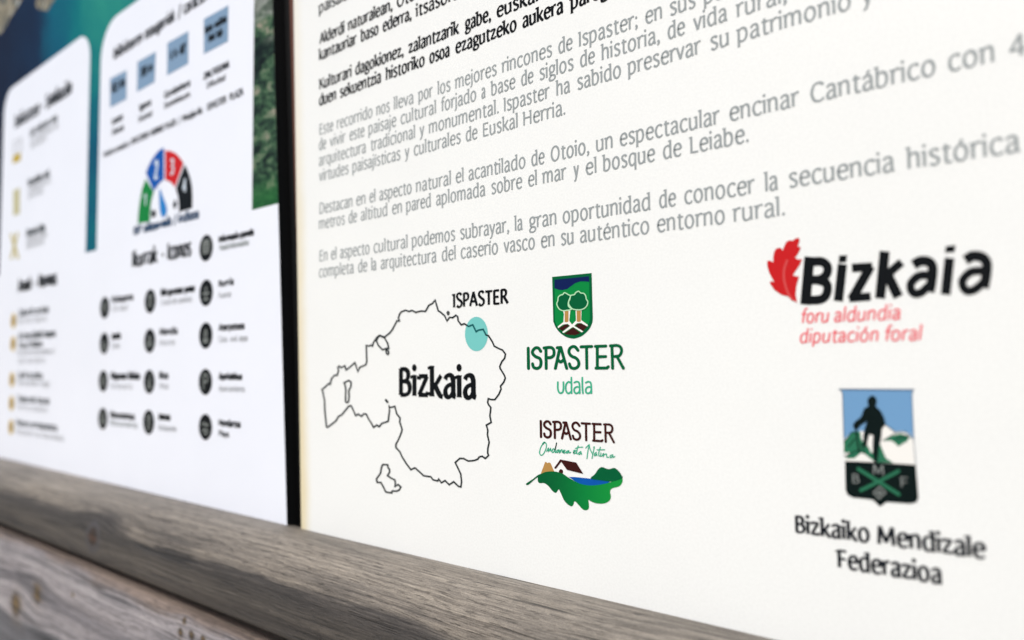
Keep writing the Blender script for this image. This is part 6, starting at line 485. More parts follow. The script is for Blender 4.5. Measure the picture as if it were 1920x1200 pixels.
  ('legend_icon','icon2','M','ink_black',4,None,"G",([[(-140.96,138.2),(-141.1,139.88),(-141.49,141.53),(-142.14,143.09),(-143.02,144.54),(-144.12,145.83),(-145.41,146.92),(-146.85,147.81),(-148.42,148.46),(-150.06,148.85),(-151.75,148.98),(-153.44,148.85),(-155.08,148.46),(-156.65,147.81),(-158.09,146.92),(-159.38,145.83),(-160.48,144.54),(-161.36,143.09),(-162.01,141.53),(-162.41,139.88),(-162.54,138.2),(-162.41,136.51),(-162.01,134.86),(-161.36,133.3),(-160.48,131.86),(-159.38,130.57),(-158.09,129.47),(-156.65,128.58),(-155.08,127.94),(-153.44,127.54),(-151.75,127.41),(-150.06,127.54),(-148.42,127.94),(-146.85,128.58),(-145.41,129.47),(-144.12,130.57),(-143.02,131.86),(-142.14,133.3),(-141.49,134.86),(-141.1,136.51)]],[])),
  ('pictogram','pictogram','icon2','ink_silver',5,None,"G",([],[[(-151.16,144.14,-151.59,144.38),(-150.99,143.88,-151.9,144.39),(-150.94,143.53,-152.22,144.25),(-151.05,143.2,-152.46,143.99),(-151.69,142.04,-153.09,142.85),(-152.39,140.87,-153.81,141.66),(-152.91,139.87,-154.43,140.46),(-153.06,139.31,-154.75,139.24),(-152.98,139.07,-154.37,138.14),(-152.65,138.78,-153.55,137.41),(-152.15,138.55,-152.63,136.99),(-151.75,138.48,-151.75,136.84),(-151.35,138.55,-150.87,136.99),(-150.85,138.78,-149.96,137.41),(-150.52,139.07,-149.14,138.14),(-150.44,139.31,-148.75,139.24),(-150.59,139.87,-149.07,140.46),(-151.11,140.87,-149.7,141.66),(-151.81,142.04,-150.41,142.85),(-152.46,143.2,-151.05,143.99),(-152.56,143.53,-151.28,144.25),(-152.51,143.88,-151.6,144.39),(-152.35,144.14,-151.91,144.38)],[(-156.3,135.21,-156.3,134.71),(-156.15,135.48,-156.15,134.44),(-155.87,135.69,-155.87,134.23),(-155.53,135.77,-155.53,134.15),(-147.98,135.77,-147.98,134.15),(-147.63,135.69,-147.63,134.23),(-147.36,135.48,-147.36,134.44),(-147.21,135.21,-147.21,134.71)],[(-155.76,133.05,-155.76,132.55),(-155.61,133.32,-155.61,132.28),(-155.33,133.54,-155.33,132.07),(-154.99,133.61,-154.99,131.99),(-148.51,133.61,-148.51,131.99),(-148.17,133.54,-148.17,132.07),(-147.89,133.32,-147.89,132.28),(-147.74,133.05,-147.74,132.55)]])),
  ('legend_icon','icon3','M','ink_black',4,None,"G",([[(-140.56,100.11),(-140.69,101.79),(-141.08,103.42),(-141.72,104.97),(-142.6,106.4),(-143.69,107.68),(-144.97,108.77),(-146.4,109.64),(-147.95,110.28),(-149.58,110.68),(-151.25,110.81),(-152.92,110.68),(-154.55,110.28),(-156.1,109.64),(-157.54,108.77),(-158.81,107.68),(-159.9,106.4),(-160.78,104.97),(-161.42,103.42),(-161.81,101.79),(-161.94,100.11),(-161.81,98.44),(-161.42,96.81),(-160.78,95.26),(-159.9,93.83),(-158.81,92.55),(-157.54,91.46),(-156.1,90.59),(-154.55,89.95),(-152.92,89.55),(-151.25,89.42),(-149.58,89.55),(-147.95,89.95),(-146.4,90.59),(-144.97,91.46),(-143.69,92.55),(-142.6,93.83),(-141.72,95.26),(-141.08,96.81),(-140.69,98.44)]],[])),
  ('pictogram','pictogram','icon3','ink_silver',5,None,"G",([],[[(-154.14,93.46,-153.65,93.48),(-154.42,93.6,-153.39,93.64),(-154.64,93.87,-153.18,93.92),(-154.72,94.2,-153.12,94.26),(-154.84,97.27,-153.24,97.34),(-155.03,100.52,-153.42,100.58),(-155.06,103.51,-153.46,103.38),(-154.67,105.87,-153.18,105.05),(-153.3,107.11,-152.67,105.51),(-151.51,107.13,-151.73,105.53),(-149.93,106.67,-150.47,105.15),(-148.73,106.17,-149.5,104.75),(-147.84,105.56,-148.98,104.4),(-147.2,104.68,-148.62,103.9),(-146.83,103.72,-148.39,103.32),(-146.7,102.78,-148.32,102.79),(-146.84,101.84,-148.4,102.28),(-147.24,100.89,-148.65,101.68),(-147.88,100.02,-149.02,101.17),(-148.78,99.37,-149.44,100.86),(-149.92,99.12,-150.07,100.73),(-151.13,99.15,-151.04,100.75),(-152.31,99.25,-152.2,100.85),(-153.43,99.31,-153.34,100.92),(-153.77,99.41,-153.69,100.86),(-154.03,99.63,-153.97,100.66),(-154.16,99.91,-154.14,100.4)]])),
  ('legend_icon','icon4','M','ink_black',4,None,"G",([[(-139.67,63.41),(-139.8,65.07),(-140.19,66.68),(-140.82,68.22),(-141.69,69.64),(-142.77,70.9),(-144.04,71.98),(-145.45,72.85),(-146.99,73.49),(-148.61,73.87),(-150.26,74.01),(-151.92,73.87),(-153.54,73.49),(-155.08,72.85),(-156.49,71.98),(-157.76,70.9),(-158.84,69.64),(-159.71,68.22),(-160.34,66.68),(-160.73,65.07),(-160.86,63.41),(-160.73,61.75),(-160.34,60.14),(-159.71,58.6),(-158.84,57.18),(-157.76,55.92),(-156.49,54.84),(-155.08,53.97),(-153.54,53.33),(-151.92,52.95),(-150.26,52.81),(-148.61,52.95),(-146.99,53.33),(-145.45,53.97),(-144.04,54.84),(-142.77,55.92),(-141.69,57.18),(-140.82,58.6),(-140.19,60.14),(-139.8,61.75)]],[])),
  ('pictogram','pictogram','icon4','ink_silver',5,None,"G",([],[[(-155.81,64.82,-155.55,64.4),(-155.82,65.12,-155.29,64.25),(-155.69,65.44,-154.94,64.21),(-155.45,65.68,-154.62,64.32),(-154.67,66.15,-153.81,64.82),(-153.86,66.71,-153.03,65.35),(-152.91,67.21,-152.39,65.69),(-151.75,67.41,-151.96,65.76),(-150.62,66.91,-151.5,65.56),(-149.74,66.12,-150.79,64.93),(-149.03,65.5,-149.91,64.15),(-148.57,65.29,-148.78,63.65),(-148.14,65.37,-147.62,63.84),(-147.5,65.71,-146.67,64.35),(-146.72,66.24,-145.86,64.91),(-145.91,66.74,-145.08,65.38),(-145.59,66.85,-144.84,65.62),(-145.24,66.81,-144.71,65.94),(-144.98,66.66,-144.72,66.24)],[(-155.3,60.25,-155.16,59.78),(-155.23,60.55,-154.94,59.57),(-155.03,60.83,-154.62,59.45),(-154.73,60.99,-154.28,59.47),(-153.68,61.3,-153.21,59.79),(-152.61,61.66,-152.16,60.13),(-151.47,61.96,-151.18,60.39),(-150.26,62.09,-150.26,60.49),(-149.06,61.96,-149.35,60.39),(-147.92,61.66,-148.37,60.13),(-146.85,61.3,-147.32,59.79),(-145.8,60.99,-146.25,59.47),(-145.5,60.83,-145.91,59.45),(-145.3,60.55,-145.59,59.57),(-145.23,60.25,-145.37,59.78)],[(-152.08,58.36,-152.08,57.87),(-151.93,58.62,-151.93,57.6),(-151.66,58.83,-151.66,57.39),(-151.32,58.91,-151.32,57.32),(-147.09,58.91,-147.09,57.32),(-146.75,58.83,-146.75,57.39),(-146.48,58.62,-146.48,57.6),(-146.33,58.36,-146.33,57.87)]])),
  ('legend_icon','icon5','M','ink_black',4,None,"G",([[(-242.42,172.63),(-242.55,174.34),(-242.95,176.02),(-243.61,177.6),(-244.51,179.07),(-245.63,180.38),(-246.94,181.49),(-248.4,182.39),(-249.99,183.05),(-251.66,183.45),(-253.38,183.59),(-255.09,183.45),(-256.76,183.05),(-258.35,182.39),(-259.82,181.49),(-261.13,180.38),(-262.24,179.07),(-263.14,177.6),(-263.8,176.02),(-264.2,174.34),(-264.34,172.63),(-264.2,170.91),(-263.8,169.24),(-263.14,167.65),(-262.24,166.19),(-261.13,164.88),(-259.82,163.76),(-258.35,162.86),(-256.76,162.21),(-255.09,161.8),(-253.38,161.67),(-251.66,161.8),(-249.99,162.21),(-248.4,162.86),(-246.94,163.76),(-245.63,164.88),(-244.51,166.19),(-243.61,167.65),(-242.95,169.24),(-242.55,170.91)]],[])),
  ('pictogram','pictogram','icon5','ink_silver',5,None,"G",([],[[(-258.45,166.7,-258.05,166.38),(-258.57,166.99,-257.74,166.33),(-258.56,167.34,-257.4,166.41),(-258.4,167.66,-257.12,166.64),(-249.64,178.62,-248.35,177.59),(-249.36,178.84,-248.19,177.91),(-249.01,178.93,-248.19,178.27),(-248.7,178.88,-248.31,178.56)],[(-248.7,166.38,-248.31,166.7),(-249.01,166.33,-248.19,166.99),(-249.36,166.41,-248.19,167.34),(-249.64,166.64,-248.35,167.66),(-258.4,177.59,-257.12,178.62),(-258.56,177.91,-257.4,178.84),(-258.57,178.27,-257.74,178.93),(-258.45,178.56,-258.05,178.88)],[(-255.06,178.68,-255.29,178.23),(-254.8,178.86,-255.27,177.92),(-254.45,178.93,-255.12,177.6),(-254.11,178.84,-254.84,177.37),(-249.72,176.65,-250.46,175.18),(-249.45,176.43,-250.11,175.09),(-249.29,176.11,-249.76,175.16),(-249.28,175.79,-249.5,175.34)]])),
  ('legend_icon','icon6','M','ink_black',4,None,"G",([[(-241.84,136.4),(-241.98,138.11),(-242.38,139.79),(-243.04,141.38),(-243.94,142.84),(-245.05,144.15),(-246.36,145.27),(-247.83,146.17),(-249.42,146.83),(-251.09,147.23),(-252.81,147.36),(-254.53,147.23),(-256.2,146.83),(-257.79,146.17),(-259.26,145.27),(-260.57,144.15),(-261.68,142.84),(-262.58,141.38),(-263.24,139.79),(-263.64,138.11),(-263.78,136.4),(-263.64,134.68),(-263.24,133.01),(-262.58,131.42),(-261.68,129.95),(-260.57,128.64),(-259.26,127.52),(-257.79,126.62),(-256.2,125.97),(-254.53,125.56),(-252.81,125.43),(-251.09,125.56),(-249.42,125.97),(-247.83,126.62),(-246.36,127.52),(-245.05,128.64),(-243.94,129.95),(-243.04,131.42),(-242.38,133.01),(-241.98,134.68)]],[])),
  ('pictogram','pictogram','icon6','ink_silver',5,None,"G",([],[[(-258.26,130.27,-257.78,130.09),(-258.46,130.51,-257.47,130.14),(-258.57,130.85,-257.17,130.33),(-258.52,131.2,-256.98,130.63),(-257.55,133.81,-256.0,133.25),(-256.56,136.62,-255.02,136.04),(-255.57,139.12,-254.09,138.38),(-254.44,140.94,-253.38,139.53),(-252.87,141.39,-253.2,139.58),(-251.6,140.44,-252.79,139.28),(-250.7,139.19,-252.07,138.27),(-249.9,137.9,-251.33,137.08),(-249.15,136.47,-250.64,135.77),(-248.44,134.74,-249.98,134.15),(-247.78,132.94,-249.32,132.36),(-247.11,131.21,-248.64,130.62),(-247.05,130.86,-248.44,130.32),(-247.15,130.52,-248.14,130.13),(-247.35,130.27,-247.83,130.09)],[(-254.76,134.97,-255.15,134.64),(-254.45,135.03,-255.27,134.35),(-254.11,134.95,-255.25,133.99),(-253.82,134.73,-255.09,133.68),(-251.08,131.44,-252.35,130.39),(-250.92,131.12,-252.06,130.17),(-250.9,130.77,-251.72,130.09),(-251.02,130.47,-251.41,130.15)],[(-256.92,133.05,-256.73,132.58),(-256.88,133.36,-256.49,132.38),(-256.7,133.67,-256.15,132.28),(-256.41,133.87,-255.8,132.34),(-250.92,136.06,-250.31,134.54),(-250.57,136.12,-250.02,134.74),(-250.23,136.02,-249.84,135.04),(-249.98,135.83,-249.8,135.35)]])),
  ('legend_icon','icon7','M','ink_black',4,None,"G",([[(-241.63,99.22),(-241.76,100.9),(-242.16,102.55),(-242.81,104.11),(-243.69,105.56),(-244.79,106.84),(-246.08,107.94),(-247.52,108.83),(-249.08,109.47),(-250.73,109.87),(-252.41,110.0),(-254.1,109.87),(-255.74,109.47),(-257.31,108.83),(-258.75,107.94),(-260.04,106.84),(-261.14,105.56),(-262.02,104.11),(-262.67,102.55),(-263.06,100.9),(-263.2,99.22),(-263.06,97.53),(-262.67,95.89),(-262.02,94.32),(-261.14,92.88),(-260.04,91.59),(-258.75,90.5),(-257.31,89.61),(-255.74,88.96),(-254.1,88.57),(-252.41,88.44),(-250.73,88.57),(-249.08,88.96),(-247.52,89.61),(-246.08,90.5),(-244.79,91.59),(-243.69,92.88),(-242.81,94.32),(-242.16,95.89),(-241.76,97.53)]],[])),
  ('pictogram','pictogram','icon7','ink_silver',5,None,"G",([],[[(-251.23,106.49,-251.72,106.4),(-250.94,106.39,-251.96,106.2),(-250.68,106.16,-252.12,105.89),(-250.54,105.83,-252.13,105.54),(-250.34,104.77,-251.93,104.45),(-250.1,103.68,-251.69,103.39),(-249.93,102.49,-251.55,102.42),(-249.99,101.22,-251.6,101.53),(-250.41,99.97,-251.9,100.6),(-251.03,98.79,-252.44,99.58),(-251.69,97.7,-253.09,98.5),(-252.23,96.7,-253.68,97.42),(-252.65,95.76,-254.14,96.41),(-253.05,94.83,-254.54,95.45),(-253.43,93.91,-254.92,94.53),(-253.82,92.97,-255.31,93.6),(-254.03,92.69,-255.38,93.26),(-254.33,92.52,-255.29,92.92),(-254.64,92.48,-255.1,92.68)],[(-251.28,101.1,-251.76,100.98),(-250.98,101.02,-251.99,100.77),(-250.71,100.81,-252.13,100.45),(-250.55,100.49,-252.12,100.1),(-248.93,94.02,-250.5,93.63),(-248.92,93.67,-250.35,93.32),(-249.06,93.35,-250.07,93.1),(-249.29,93.14,-249.77,93.02)],[(-252.81,101.09,-253.31,101.02),(-252.53,100.98,-253.55,100.84),(-252.27,100.74,-253.73,100.53),(-252.15,100.41,-253.75,100.18),(-251.07,92.86,-252.67,92.63),(-251.1,92.51,-252.55,92.31),(-251.27,92.21,-252.3,92.06),(-251.52,92.02,-252.01,91.95)]])),
  ('legend_icon','icon8','M','ink_black',4,None,"G",([[(-241.01,62.78),(-241.14,64.51),(-241.55,66.19),(-242.21,67.79),(-243.11,69.27),(-244.24,70.58),(-245.55,71.71),(-247.03,72.61),(-248.63,73.28),(-250.31,73.68),(-252.04,73.82),(-253.76,73.68),(-255.45,73.28),(-257.05,72.61),(-258.52,71.71),(-259.84,70.58),(-260.96,69.27),(-261.87,67.79),(-262.53,66.19),(-262.93,64.51),(-263.07,62.78),(-262.93,61.06),(-262.53,59.37),(-261.87,57.77),(-260.96,56.3),(-259.84,54.98),(-258.52,53.86),(-257.05,52.95),(-255.45,52.29),(-253.76,51.89),(-252.04,51.75),(-250.31,51.89),(-248.63,52.29),(-247.03,52.95),(-245.55,53.86),(-244.24,54.98),(-243.11,56.3),(-242.21,57.77),(-241.55,59.37),(-241.14,61.06)]],[])),
  ('pictogram','pictogram','icon8','ink_silver',5,None,"G",([],[[(-253.44,69.64,-253.95,69.64),(-253.16,69.48,-254.22,69.48),(-252.94,69.2,-254.44,69.2),(-252.86,68.85,-254.52,68.85),(-252.86,56.16,-254.52,56.16),(-252.94,55.81,-254.44,55.81),(-253.16,55.53,-254.22,55.53),(-253.44,55.38,-253.95,55.38)],[(-249.58,69.64,-250.09,69.64),(-249.3,69.48,-250.36,69.48),(-249.08,69.2,-250.58,69.2),(-249.0,68.85,-250.66,68.85),(-249.0,56.16,-250.66,56.16),(-249.08,55.81,-250.58,55.81),(-249.3,55.53,-250.36,55.53),(-249.58,55.38,-250.09,55.38)],[(-254.48,67.45,-254.48,66.94),(-254.33,67.73,-254.33,66.66),(-254.04,67.95,-254.04,66.45),(-253.69,68.02,-253.69,66.37),(-249.83,68.02,-249.83,66.37),(-249.48,67.95,-249.48,66.45),(-249.2,67.73,-249.2,66.66),(-249.04,67.45,-249.04,66.94)]])),
  ('legend_icon','icon9','M','ink_black',4,None,"G",([[(-342.26,172.23),(-342.39,173.94),(-342.79,175.61),(-343.45,177.19),(-344.35,178.65),(-345.46,179.96),(-346.76,181.07),(-348.23,181.97),(-349.81,182.62),(-351.48,183.02),(-353.19,183.16),(-354.9,183.02),(-356.56,182.62),(-358.15,181.97),(-359.61,181.07),(-360.92,179.96),(-362.03,178.65),(-362.93,177.19),(-363.58,175.61),(-363.98,173.94),(-364.12,172.23),(-363.98,170.52),(-363.58,168.85),(-362.93,167.27),(-362.03,165.81),(-360.92,164.5),(-359.61,163.39),(-358.15,162.49),(-356.56,161.84),(-354.9,161.44),(-353.19,161.3),(-351.48,161.44),(-349.81,161.84),(-348.23,162.49),(-346.76,163.39),(-345.46,164.5),(-344.35,165.81),(-343.45,167.27),(-342.79,168.85),(-342.39,170.52)]],[])),
  ('pictogram','pictogram','icon9','ink_silver',5,None,"G",([],[[(-353.02,165.96,-352.58,166.21),(-353.33,165.96,-352.42,166.48),(-353.66,166.1,-352.37,166.83),(-353.9,166.36,-352.48,167.17),(-354.87,168.05,-353.46,168.89),(-355.95,169.81,-354.52,170.62),(-356.88,171.58,-355.34,172.17),(-357.31,173.33,-355.62,173.31),(-356.86,175.0,-355.35,174.3),(-355.85,176.44,-354.63,175.33),(-354.58,177.51,-353.74,176.07),(-353.19,178.02,-353.19,176.28),(-351.8,177.51,-352.63,176.07),(-350.53,176.44,-351.75,175.33),(-349.51,175.0,-351.02,174.3),(-349.06,173.33,-350.76,173.31),(-349.5,171.58,-351.04,172.17),(-350.43,169.81,-351.85,170.62),(-351.51,168.05,-352.92,168.89),(-352.48,166.36,-353.9,167.17),(-352.71,166.1,-354.0,166.83),(-353.04,165.96,-353.96,166.48),(-353.35,165.96,-353.79,166.21)],[(-355.06,173.58,-355.06,173.07),(-354.91,173.85,-354.91,172.8),(-354.63,174.07,-354.63,172.58),(-354.28,174.14,-354.28,172.5),(-352.1,174.14,-352.1,172.5),(-351.75,174.07,-351.75,172.58),(-351.47,173.85,-351.47,172.8),(-351.32,173.58,-351.32,173.07)]])),
  ('legend_icon','icon10','M','ink_black',4,None,"G",([[(-341.81,136.39),(-341.94,138.07),(-342.34,139.7),(-342.98,141.24),(-343.85,142.67),(-344.94,143.95),(-346.22,145.04),(-347.65,145.91),(-349.19,146.55),(-350.82,146.95),(-352.5,147.08),(-354.17,146.95),(-355.8,146.55),(-357.35,145.91),(-358.78,145.04),(-360.05,143.95),(-361.14,142.67),(-362.01,141.24),(-362.66,139.7),(-363.05,138.07),(-363.18,136.39),(-363.05,134.72),(-362.66,133.09),(-362.01,131.55),(-361.14,130.12),(-360.05,128.84),(-358.78,127.75),(-357.35,126.88),(-355.8,126.24),(-354.17,125.84),(-352.5,125.71),(-350.82,125.84),(-349.19,126.24),(-347.65,126.88),(-346.22,127.75),(-344.94,128.84),(-343.85,130.12),(-342.98,131.55),(-342.34,133.09),(-341.94,134.72)]],[])),
  ('pictogram','pictogram','icon10','ink_silver',5,None,"G",([],[[(-358.07,133.44,-358.07,132.94),(-357.92,133.71,-357.92,132.68),(-357.64,133.92,-357.64,132.46),(-357.3,133.99,-357.3,132.39),(-347.69,133.99,-347.69,132.39),(-347.35,133.92,-347.35,132.46),(-347.07,133.71,-347.07,132.68),(-346.93,133.44,-346.93,132.94)],[(-357.57,135.38,-357.45,134.9),(-357.49,135.68,-357.24,134.68),(-357.27,135.95,-356.92,134.54),(-356.96,136.1,-356.57,134.55),(-348.42,138.24,-348.03,136.69),(-348.07,138.25,-347.72,136.84),(-347.75,138.11,-347.5,137.11),(-347.54,137.89,-347.42,137.41)],[(-356.46,130.77,-356.46,130.27),(-356.31,131.03,-356.31,130.0),(-356.04,131.25,-356.04,129.79),(-355.7,131.32,-355.7,129.72),(-349.29,131.32,-349.29,129.72),(-348.95,131.25,-348.95,129.79),(-348.68,131.03,-348.68,130.0),(-348.53,130.77,-348.53,130.27)]])),
  ('legend_icon','icon11','M','ink_black',4,None,"G",([[(-342.38,98.89),(-342.51,100.54),(-342.9,102.16),(-343.54,103.7),(-344.41,105.12),(-345.49,106.39),(-346.75,107.47),(-348.17,108.34),(-349.71,108.97),(-351.33,109.36),(-352.99,109.49),(-354.65,109.36),(-356.27,108.97),(-357.8,108.34),(-359.22,107.47),(-360.49,106.39),(-361.57,105.12),(-362.44,103.7),(-363.08,102.16),(-363.46,100.54),(-363.59,98.89),(-363.46,97.23),(-363.08,95.61),(-362.44,94.07),(-361.57,92.65),(-360.49,91.39),(-359.22,90.3),(-357.8,89.43),(-356.27,88.8),(-354.65,88.41),(-352.99,88.28),(-351.33,88.41),(-349.71,88.8),(-348.17,89.43),(-346.75,90.3),(-345.49,91.39),(-344.41,92.65),(-343.54,94.07),(-342.9,95.61),(-342.51,97.23)]],[])),
  ('pictogram','pictogram','icon11','ink_silver',5,None,"G",([],[[(-349.03,102.97,-349.08,103.46),(-349.14,102.69,-349.26,103.71),(-349.39,102.45,-349.56,103.88),(-349.71,102.34,-349.9,103.92),(-351.16,102.17,-351.3,103.75),(-352.63,102.07,-352.82,103.65),(-353.82,101.87,-354.35,103.39),(-354.54,101.47,-355.67,102.67),(-355.07,100.64,-356.53,101.29),(-355.45,99.33,-357.02,99.63),(-355.58,98.0,-357.18,97.93),(-355.42,97.11,-356.92,96.42),(-354.9,96.48,-355.96,95.27),(-353.9,95.86,-354.59,94.42),(-352.81,95.48,-353.12,93.9),(-352.16,95.45,-351.69,93.84),(-351.7,95.78,-350.55,94.64),(-351.11,96.65,-349.7,95.89),(-350.69,97.64,-349.14,97.24),(-350.63,98.13,-348.98,98.58),(-350.82,98.38,-349.76,99.6),(-351.56,98.78,-350.91,100.25),(-352.43,99.08,-352.08,100.64),(-352.74,99.12,-353.24,100.78),(-352.58,99.25,-354.03,100.11),(-352.63,99.02,-354.21,99.21),(-352.65,98.38,-354.24,98.5),(-352.73,97.73,-354.31,97.92),(-352.84,97.41,-354.27,97.57),(-353.08,97.16,-354.1,97.28),(-353.36,97.05,-353.85,97.1)]])),
  ('legend_icon','icon12','M','ink_black',4,None,"G",([[(-341.29,61.62),(-341.43,63.31),(-341.82,64.95),(-342.47,66.52),(-343.35,67.96),(-344.45,69.25),(-345.74,70.35),(-347.18,71.23),(-348.74,71.88),(-350.39,72.27),(-352.08,72.4),(-353.76,72.27),(-355.41,71.88),(-356.97,71.23),(-358.41,70.35),(-359.7,69.25),(-360.8,67.96),(-361.68,66.52),(-362.33,64.95),(-362.72,63.31),(-362.86,61.62),(-362.72,59.94),(-362.33,58.29),(-361.68,56.73),(-360.8,55.29),(-359.7,54.0),(-358.41,52.9),(-356.97,52.02),(-355.41,51.37),(-353.76,50.97),(-352.08,50.84),(-350.39,50.97),(-348.74,51.37),(-347.18,52.02),(-345.74,52.9),(-344.45,54.0),(-343.35,55.29),(-342.47,56.73),(-341.82,58.29),(-341.43,59.94)]],[])),
  ('pictogram','pictogram','icon12','ink_silver',5,None,"G",([],[[(-356.06,55.45,-355.56,55.48),(-356.33,55.59,-355.3,55.64),(-356.56,55.85,-355.1,55.93),(-356.66,56.19,-355.04,56.27),(-356.74,57.84,-355.13,57.96),(-356.89,59.56,-355.28,59.64),(-356.92,61.3,-355.3,61.17),(-356.63,62.95,-355.07,62.45),(-355.87,64.54,-354.47,63.73),(-354.82,66.06,-353.58,65.01),(-353.56,67.28,-352.66,65.9),(-352.08,67.89,-352.08,66.14),(-350.59,67.28,-351.49,65.9),(-349.33,66.06,-350.57,65.01),(-348.28,64.54,-349.68,63.73),(-347.52,62.95,-349.08,62.45),(-347.23,61.3,-348.85,61.17),(-347.26,59.56,-348.87,59.64),(-347.41,57.84,-349.02,57.96),(-347.49,56.19,-349.11,56.27),(-347.59,55.85,-349.05,55.93),(-347.82,55.59,-348.85,55.64),(-348.09,55.45,-348.59,55.48)],[(-352.32,55.46,-351.83,55.46),(-352.59,55.61,-351.56,55.61),(-352.81,55.89,-351.34,55.89),(-352.88,56.23,-351.27,56.23),(-352.88,62.7,-351.27,62.7),(-352.81,63.04,-351.34,63.04),(-352.59,63.32,-351.56,63.32),(-352.32,63.47,-351.83,63.47)],[(-356.08,59.72,-356.08,59.22),(-355.93,59.99,-355.93,58.95),(-355.65,60.2,-355.65,58.73),(-355.31,60.28,-355.31,58.66),(-348.84,60.28,-348.84,58.66),(-348.5,60.2,-348.5,58.73),(-348.22,59.99,-348.22,58.95),(-348.07,59.72,-348.07,59.22)]])),
  ('icon_caption','ic0','M','ink_black',4,None,"T",('boxbold',213.33,7.41,0,[('Informazio-panela',-133.02,-80.03)])),
  ('icon_caption','id0','M','ink_grey',4,None,"T",('boxtext',206.43,6.63,0,[('Panel',-131.31,-117.66),('informativo',-116.05,-87.5)])),
  ('icon_caption','ic1','M','ink_black',4,None,"T",('boxbold',177.35,7.35,0,[('Iturria',-132.14,-108.25)])),
  ('icon_caption','id1','M','ink_lightgrey',4,None,"T",('boxtext',167.8,6.57,0,[('Fuente',-131.91,-112.43)])),
  ('icon_caption','ic2','M','ink_black',4,None,"T",('boxbold',141.67,7.29,0,[('Aterpetxea',-131.28,-91.84)])),
  ('icon_caption','ic3','M','ink_black',4,None,"T",('boxbold',102.57,7.22,0,[('Aparkalekua',-130.33,-94.58)])),
  ('icon_caption','id3','M','ink_lightgrey',4,None,"T",('boxtext',93.2,6.45,0,[('Aparcamiento',-130.1,-90.9)])),
  ('icon_caption','ic4','M','ink_black',4,None,"T",('boxbold',65.77,7.15,0,[('Hondartza',-129.44,-95.95)])),
  ('icon_caption','id4','M','ink_black',4,None,"T",('boxtext',57.49,6.4,0,[('Playa',-129.24,-112.92)])),
  ('icon_caption','ic5','M','ink_black',4,None,"T",('boxbold',176.42,8.15,0,[('Bide-gurutzea',-233.29,-190.71),('puntua',-188.83,-170.43)])),
  ('icon_caption','id5','M','ink_lightgrey',4,None,"T",('boxtext',167.8,7.29,0,[('Cruce',-232.03,-212.61),('de',-210.33,-202.8),('caminos',-200.56,-175.18)])),
  ('icon_caption','ic6','M','ink_black',4,None,"T",('boxbold',141.31,8.1,0,[('Mendia',-233.88,-199.28)])),
  ('icon_caption','id6','M','ink_lightgrey',4,None,"T",('boxtext',131.85,7.24,0,[('Monte',-233.53,-204.27)])),
  ('icon_caption','ic7','M','ink_black',4,None,"T",('boxbold',102.45,8.03,0,[('Bista',-233.39,-214.93)])),
  ('icon_caption','id7','M','ink_lightgrey',4,None,"T",('boxtext',93.51,7.18,0,[('Vista',-233.06,-214.62)])),
  ('icon_caption','ic8','M','ink_black',4,None,"T",('boxbold',66.36,7.97,0,[('Jatetxea',-233.93,-210.08)])),
  ('icon_caption','id8','M','ink_lightgrey',4,None,"T",('boxtext',57.01,7.12,0,[('Restaurante',-232.64,-199.14)])),
  ('icon_caption','ic9','M','ink_black',4,None,"T",('boxbold',176.42,8.98,0,[('Kokapena',-337.18,-287.93)])),
  ('icon_caption','id9','M','ink_lightgrey',4,None,"T",('boxtext',167.61,8.02,0,[('Ud.',-335.6,-321.37),('aquí',-318.57,-300.25)])),
  ('icon_caption','ic10','M','ink_black',4,None,"T",('boxbold',140.31,8.9,0,[('Lotarako',-335.39,-314.16)])),
  ('icon_caption','id10','M','ink_lightgrey',4,None,"T",('boxtext',131.16,7.96,0,[('Cama',-334.94,-315.92)])),
  ('icon_caption','ic11','M','ink_black',4,None,"T",('boxbold',101.43,8.83,0,[('Bidegurutzea',-335.74,-298.45),('ibilbidea',-296.65,-270.36)])),
  ('icon_caption','id11','M','ink_lightgrey',4,None,"T",('boxtext',91.88,7.9,0,[('Itinerario',-335.26,-286.34)])),
  ('icon_caption','ic12','M','ink_black',4,None,"T",('boxbold',63.77,8.76,0,[('Monumentua',-335.0,-279.96)])),
  ('icon_caption','id12','M','ink_grey',4,None,"T",('boxtext',56.19,7.84,0,[('Monumento',-334.62,-274.53)])),
  ('icon_caption','id2','M','ink_lightgrey',4,None,"T",('boxtext',132.38,6.52,0,[('Casa',-131.05,-117.54),('rural',-113.12,-102.98),('aterpea',-100.12,-87.49)])),
  ('box_heading','bal','M','ink_black',4,None,"T",('boxtext',417.19,22.91,0,[('Balizatzea',-641.51,-551.96),('-',-547.71,-538.79),('Señalización',-533.59,-453.27)])),
  ('trail_mark','tm1','M','ink_yellow',4,None,"G",([[(-644.58,381.98),(-615.98,381.2),(-615.13,370.91),(-643.7,371.69)]],[])),
  ('trail_mark_outline','trail_mark_outline','tm1','ink_lightgrey',5,None,"G",([],[[(-640.93,399.56,-644.06,400.83),(-615.77,398.92,-613.32,399.86),(-614.77,384.33,-611.77,383.1),(-639.86,385.11,-642.48,384.16),(-640.93,399.56,-644.06,400.83)],[(-638.1,391.2,-638.83,391.55),(-637.53,391.04,-639.05,391.78),(-636.89,390.96,-639.02,392.0),(-636.36,390.99,-638.72,392.13),(-616.01,395.09,-618.3,396.22),(-615.72,395.22,-617.79,396.25),(-615.7,395.44,-617.17,396.17),(-615.9,395.66,-616.61,396.01)]])),
  ('trail_mark','tm2','M','ink_paleyellow',4,None,"G",([[(-639.49,336.4),(-615.81,336.47),(-613.1,303.48),(-636.7,303.49)]],[])),
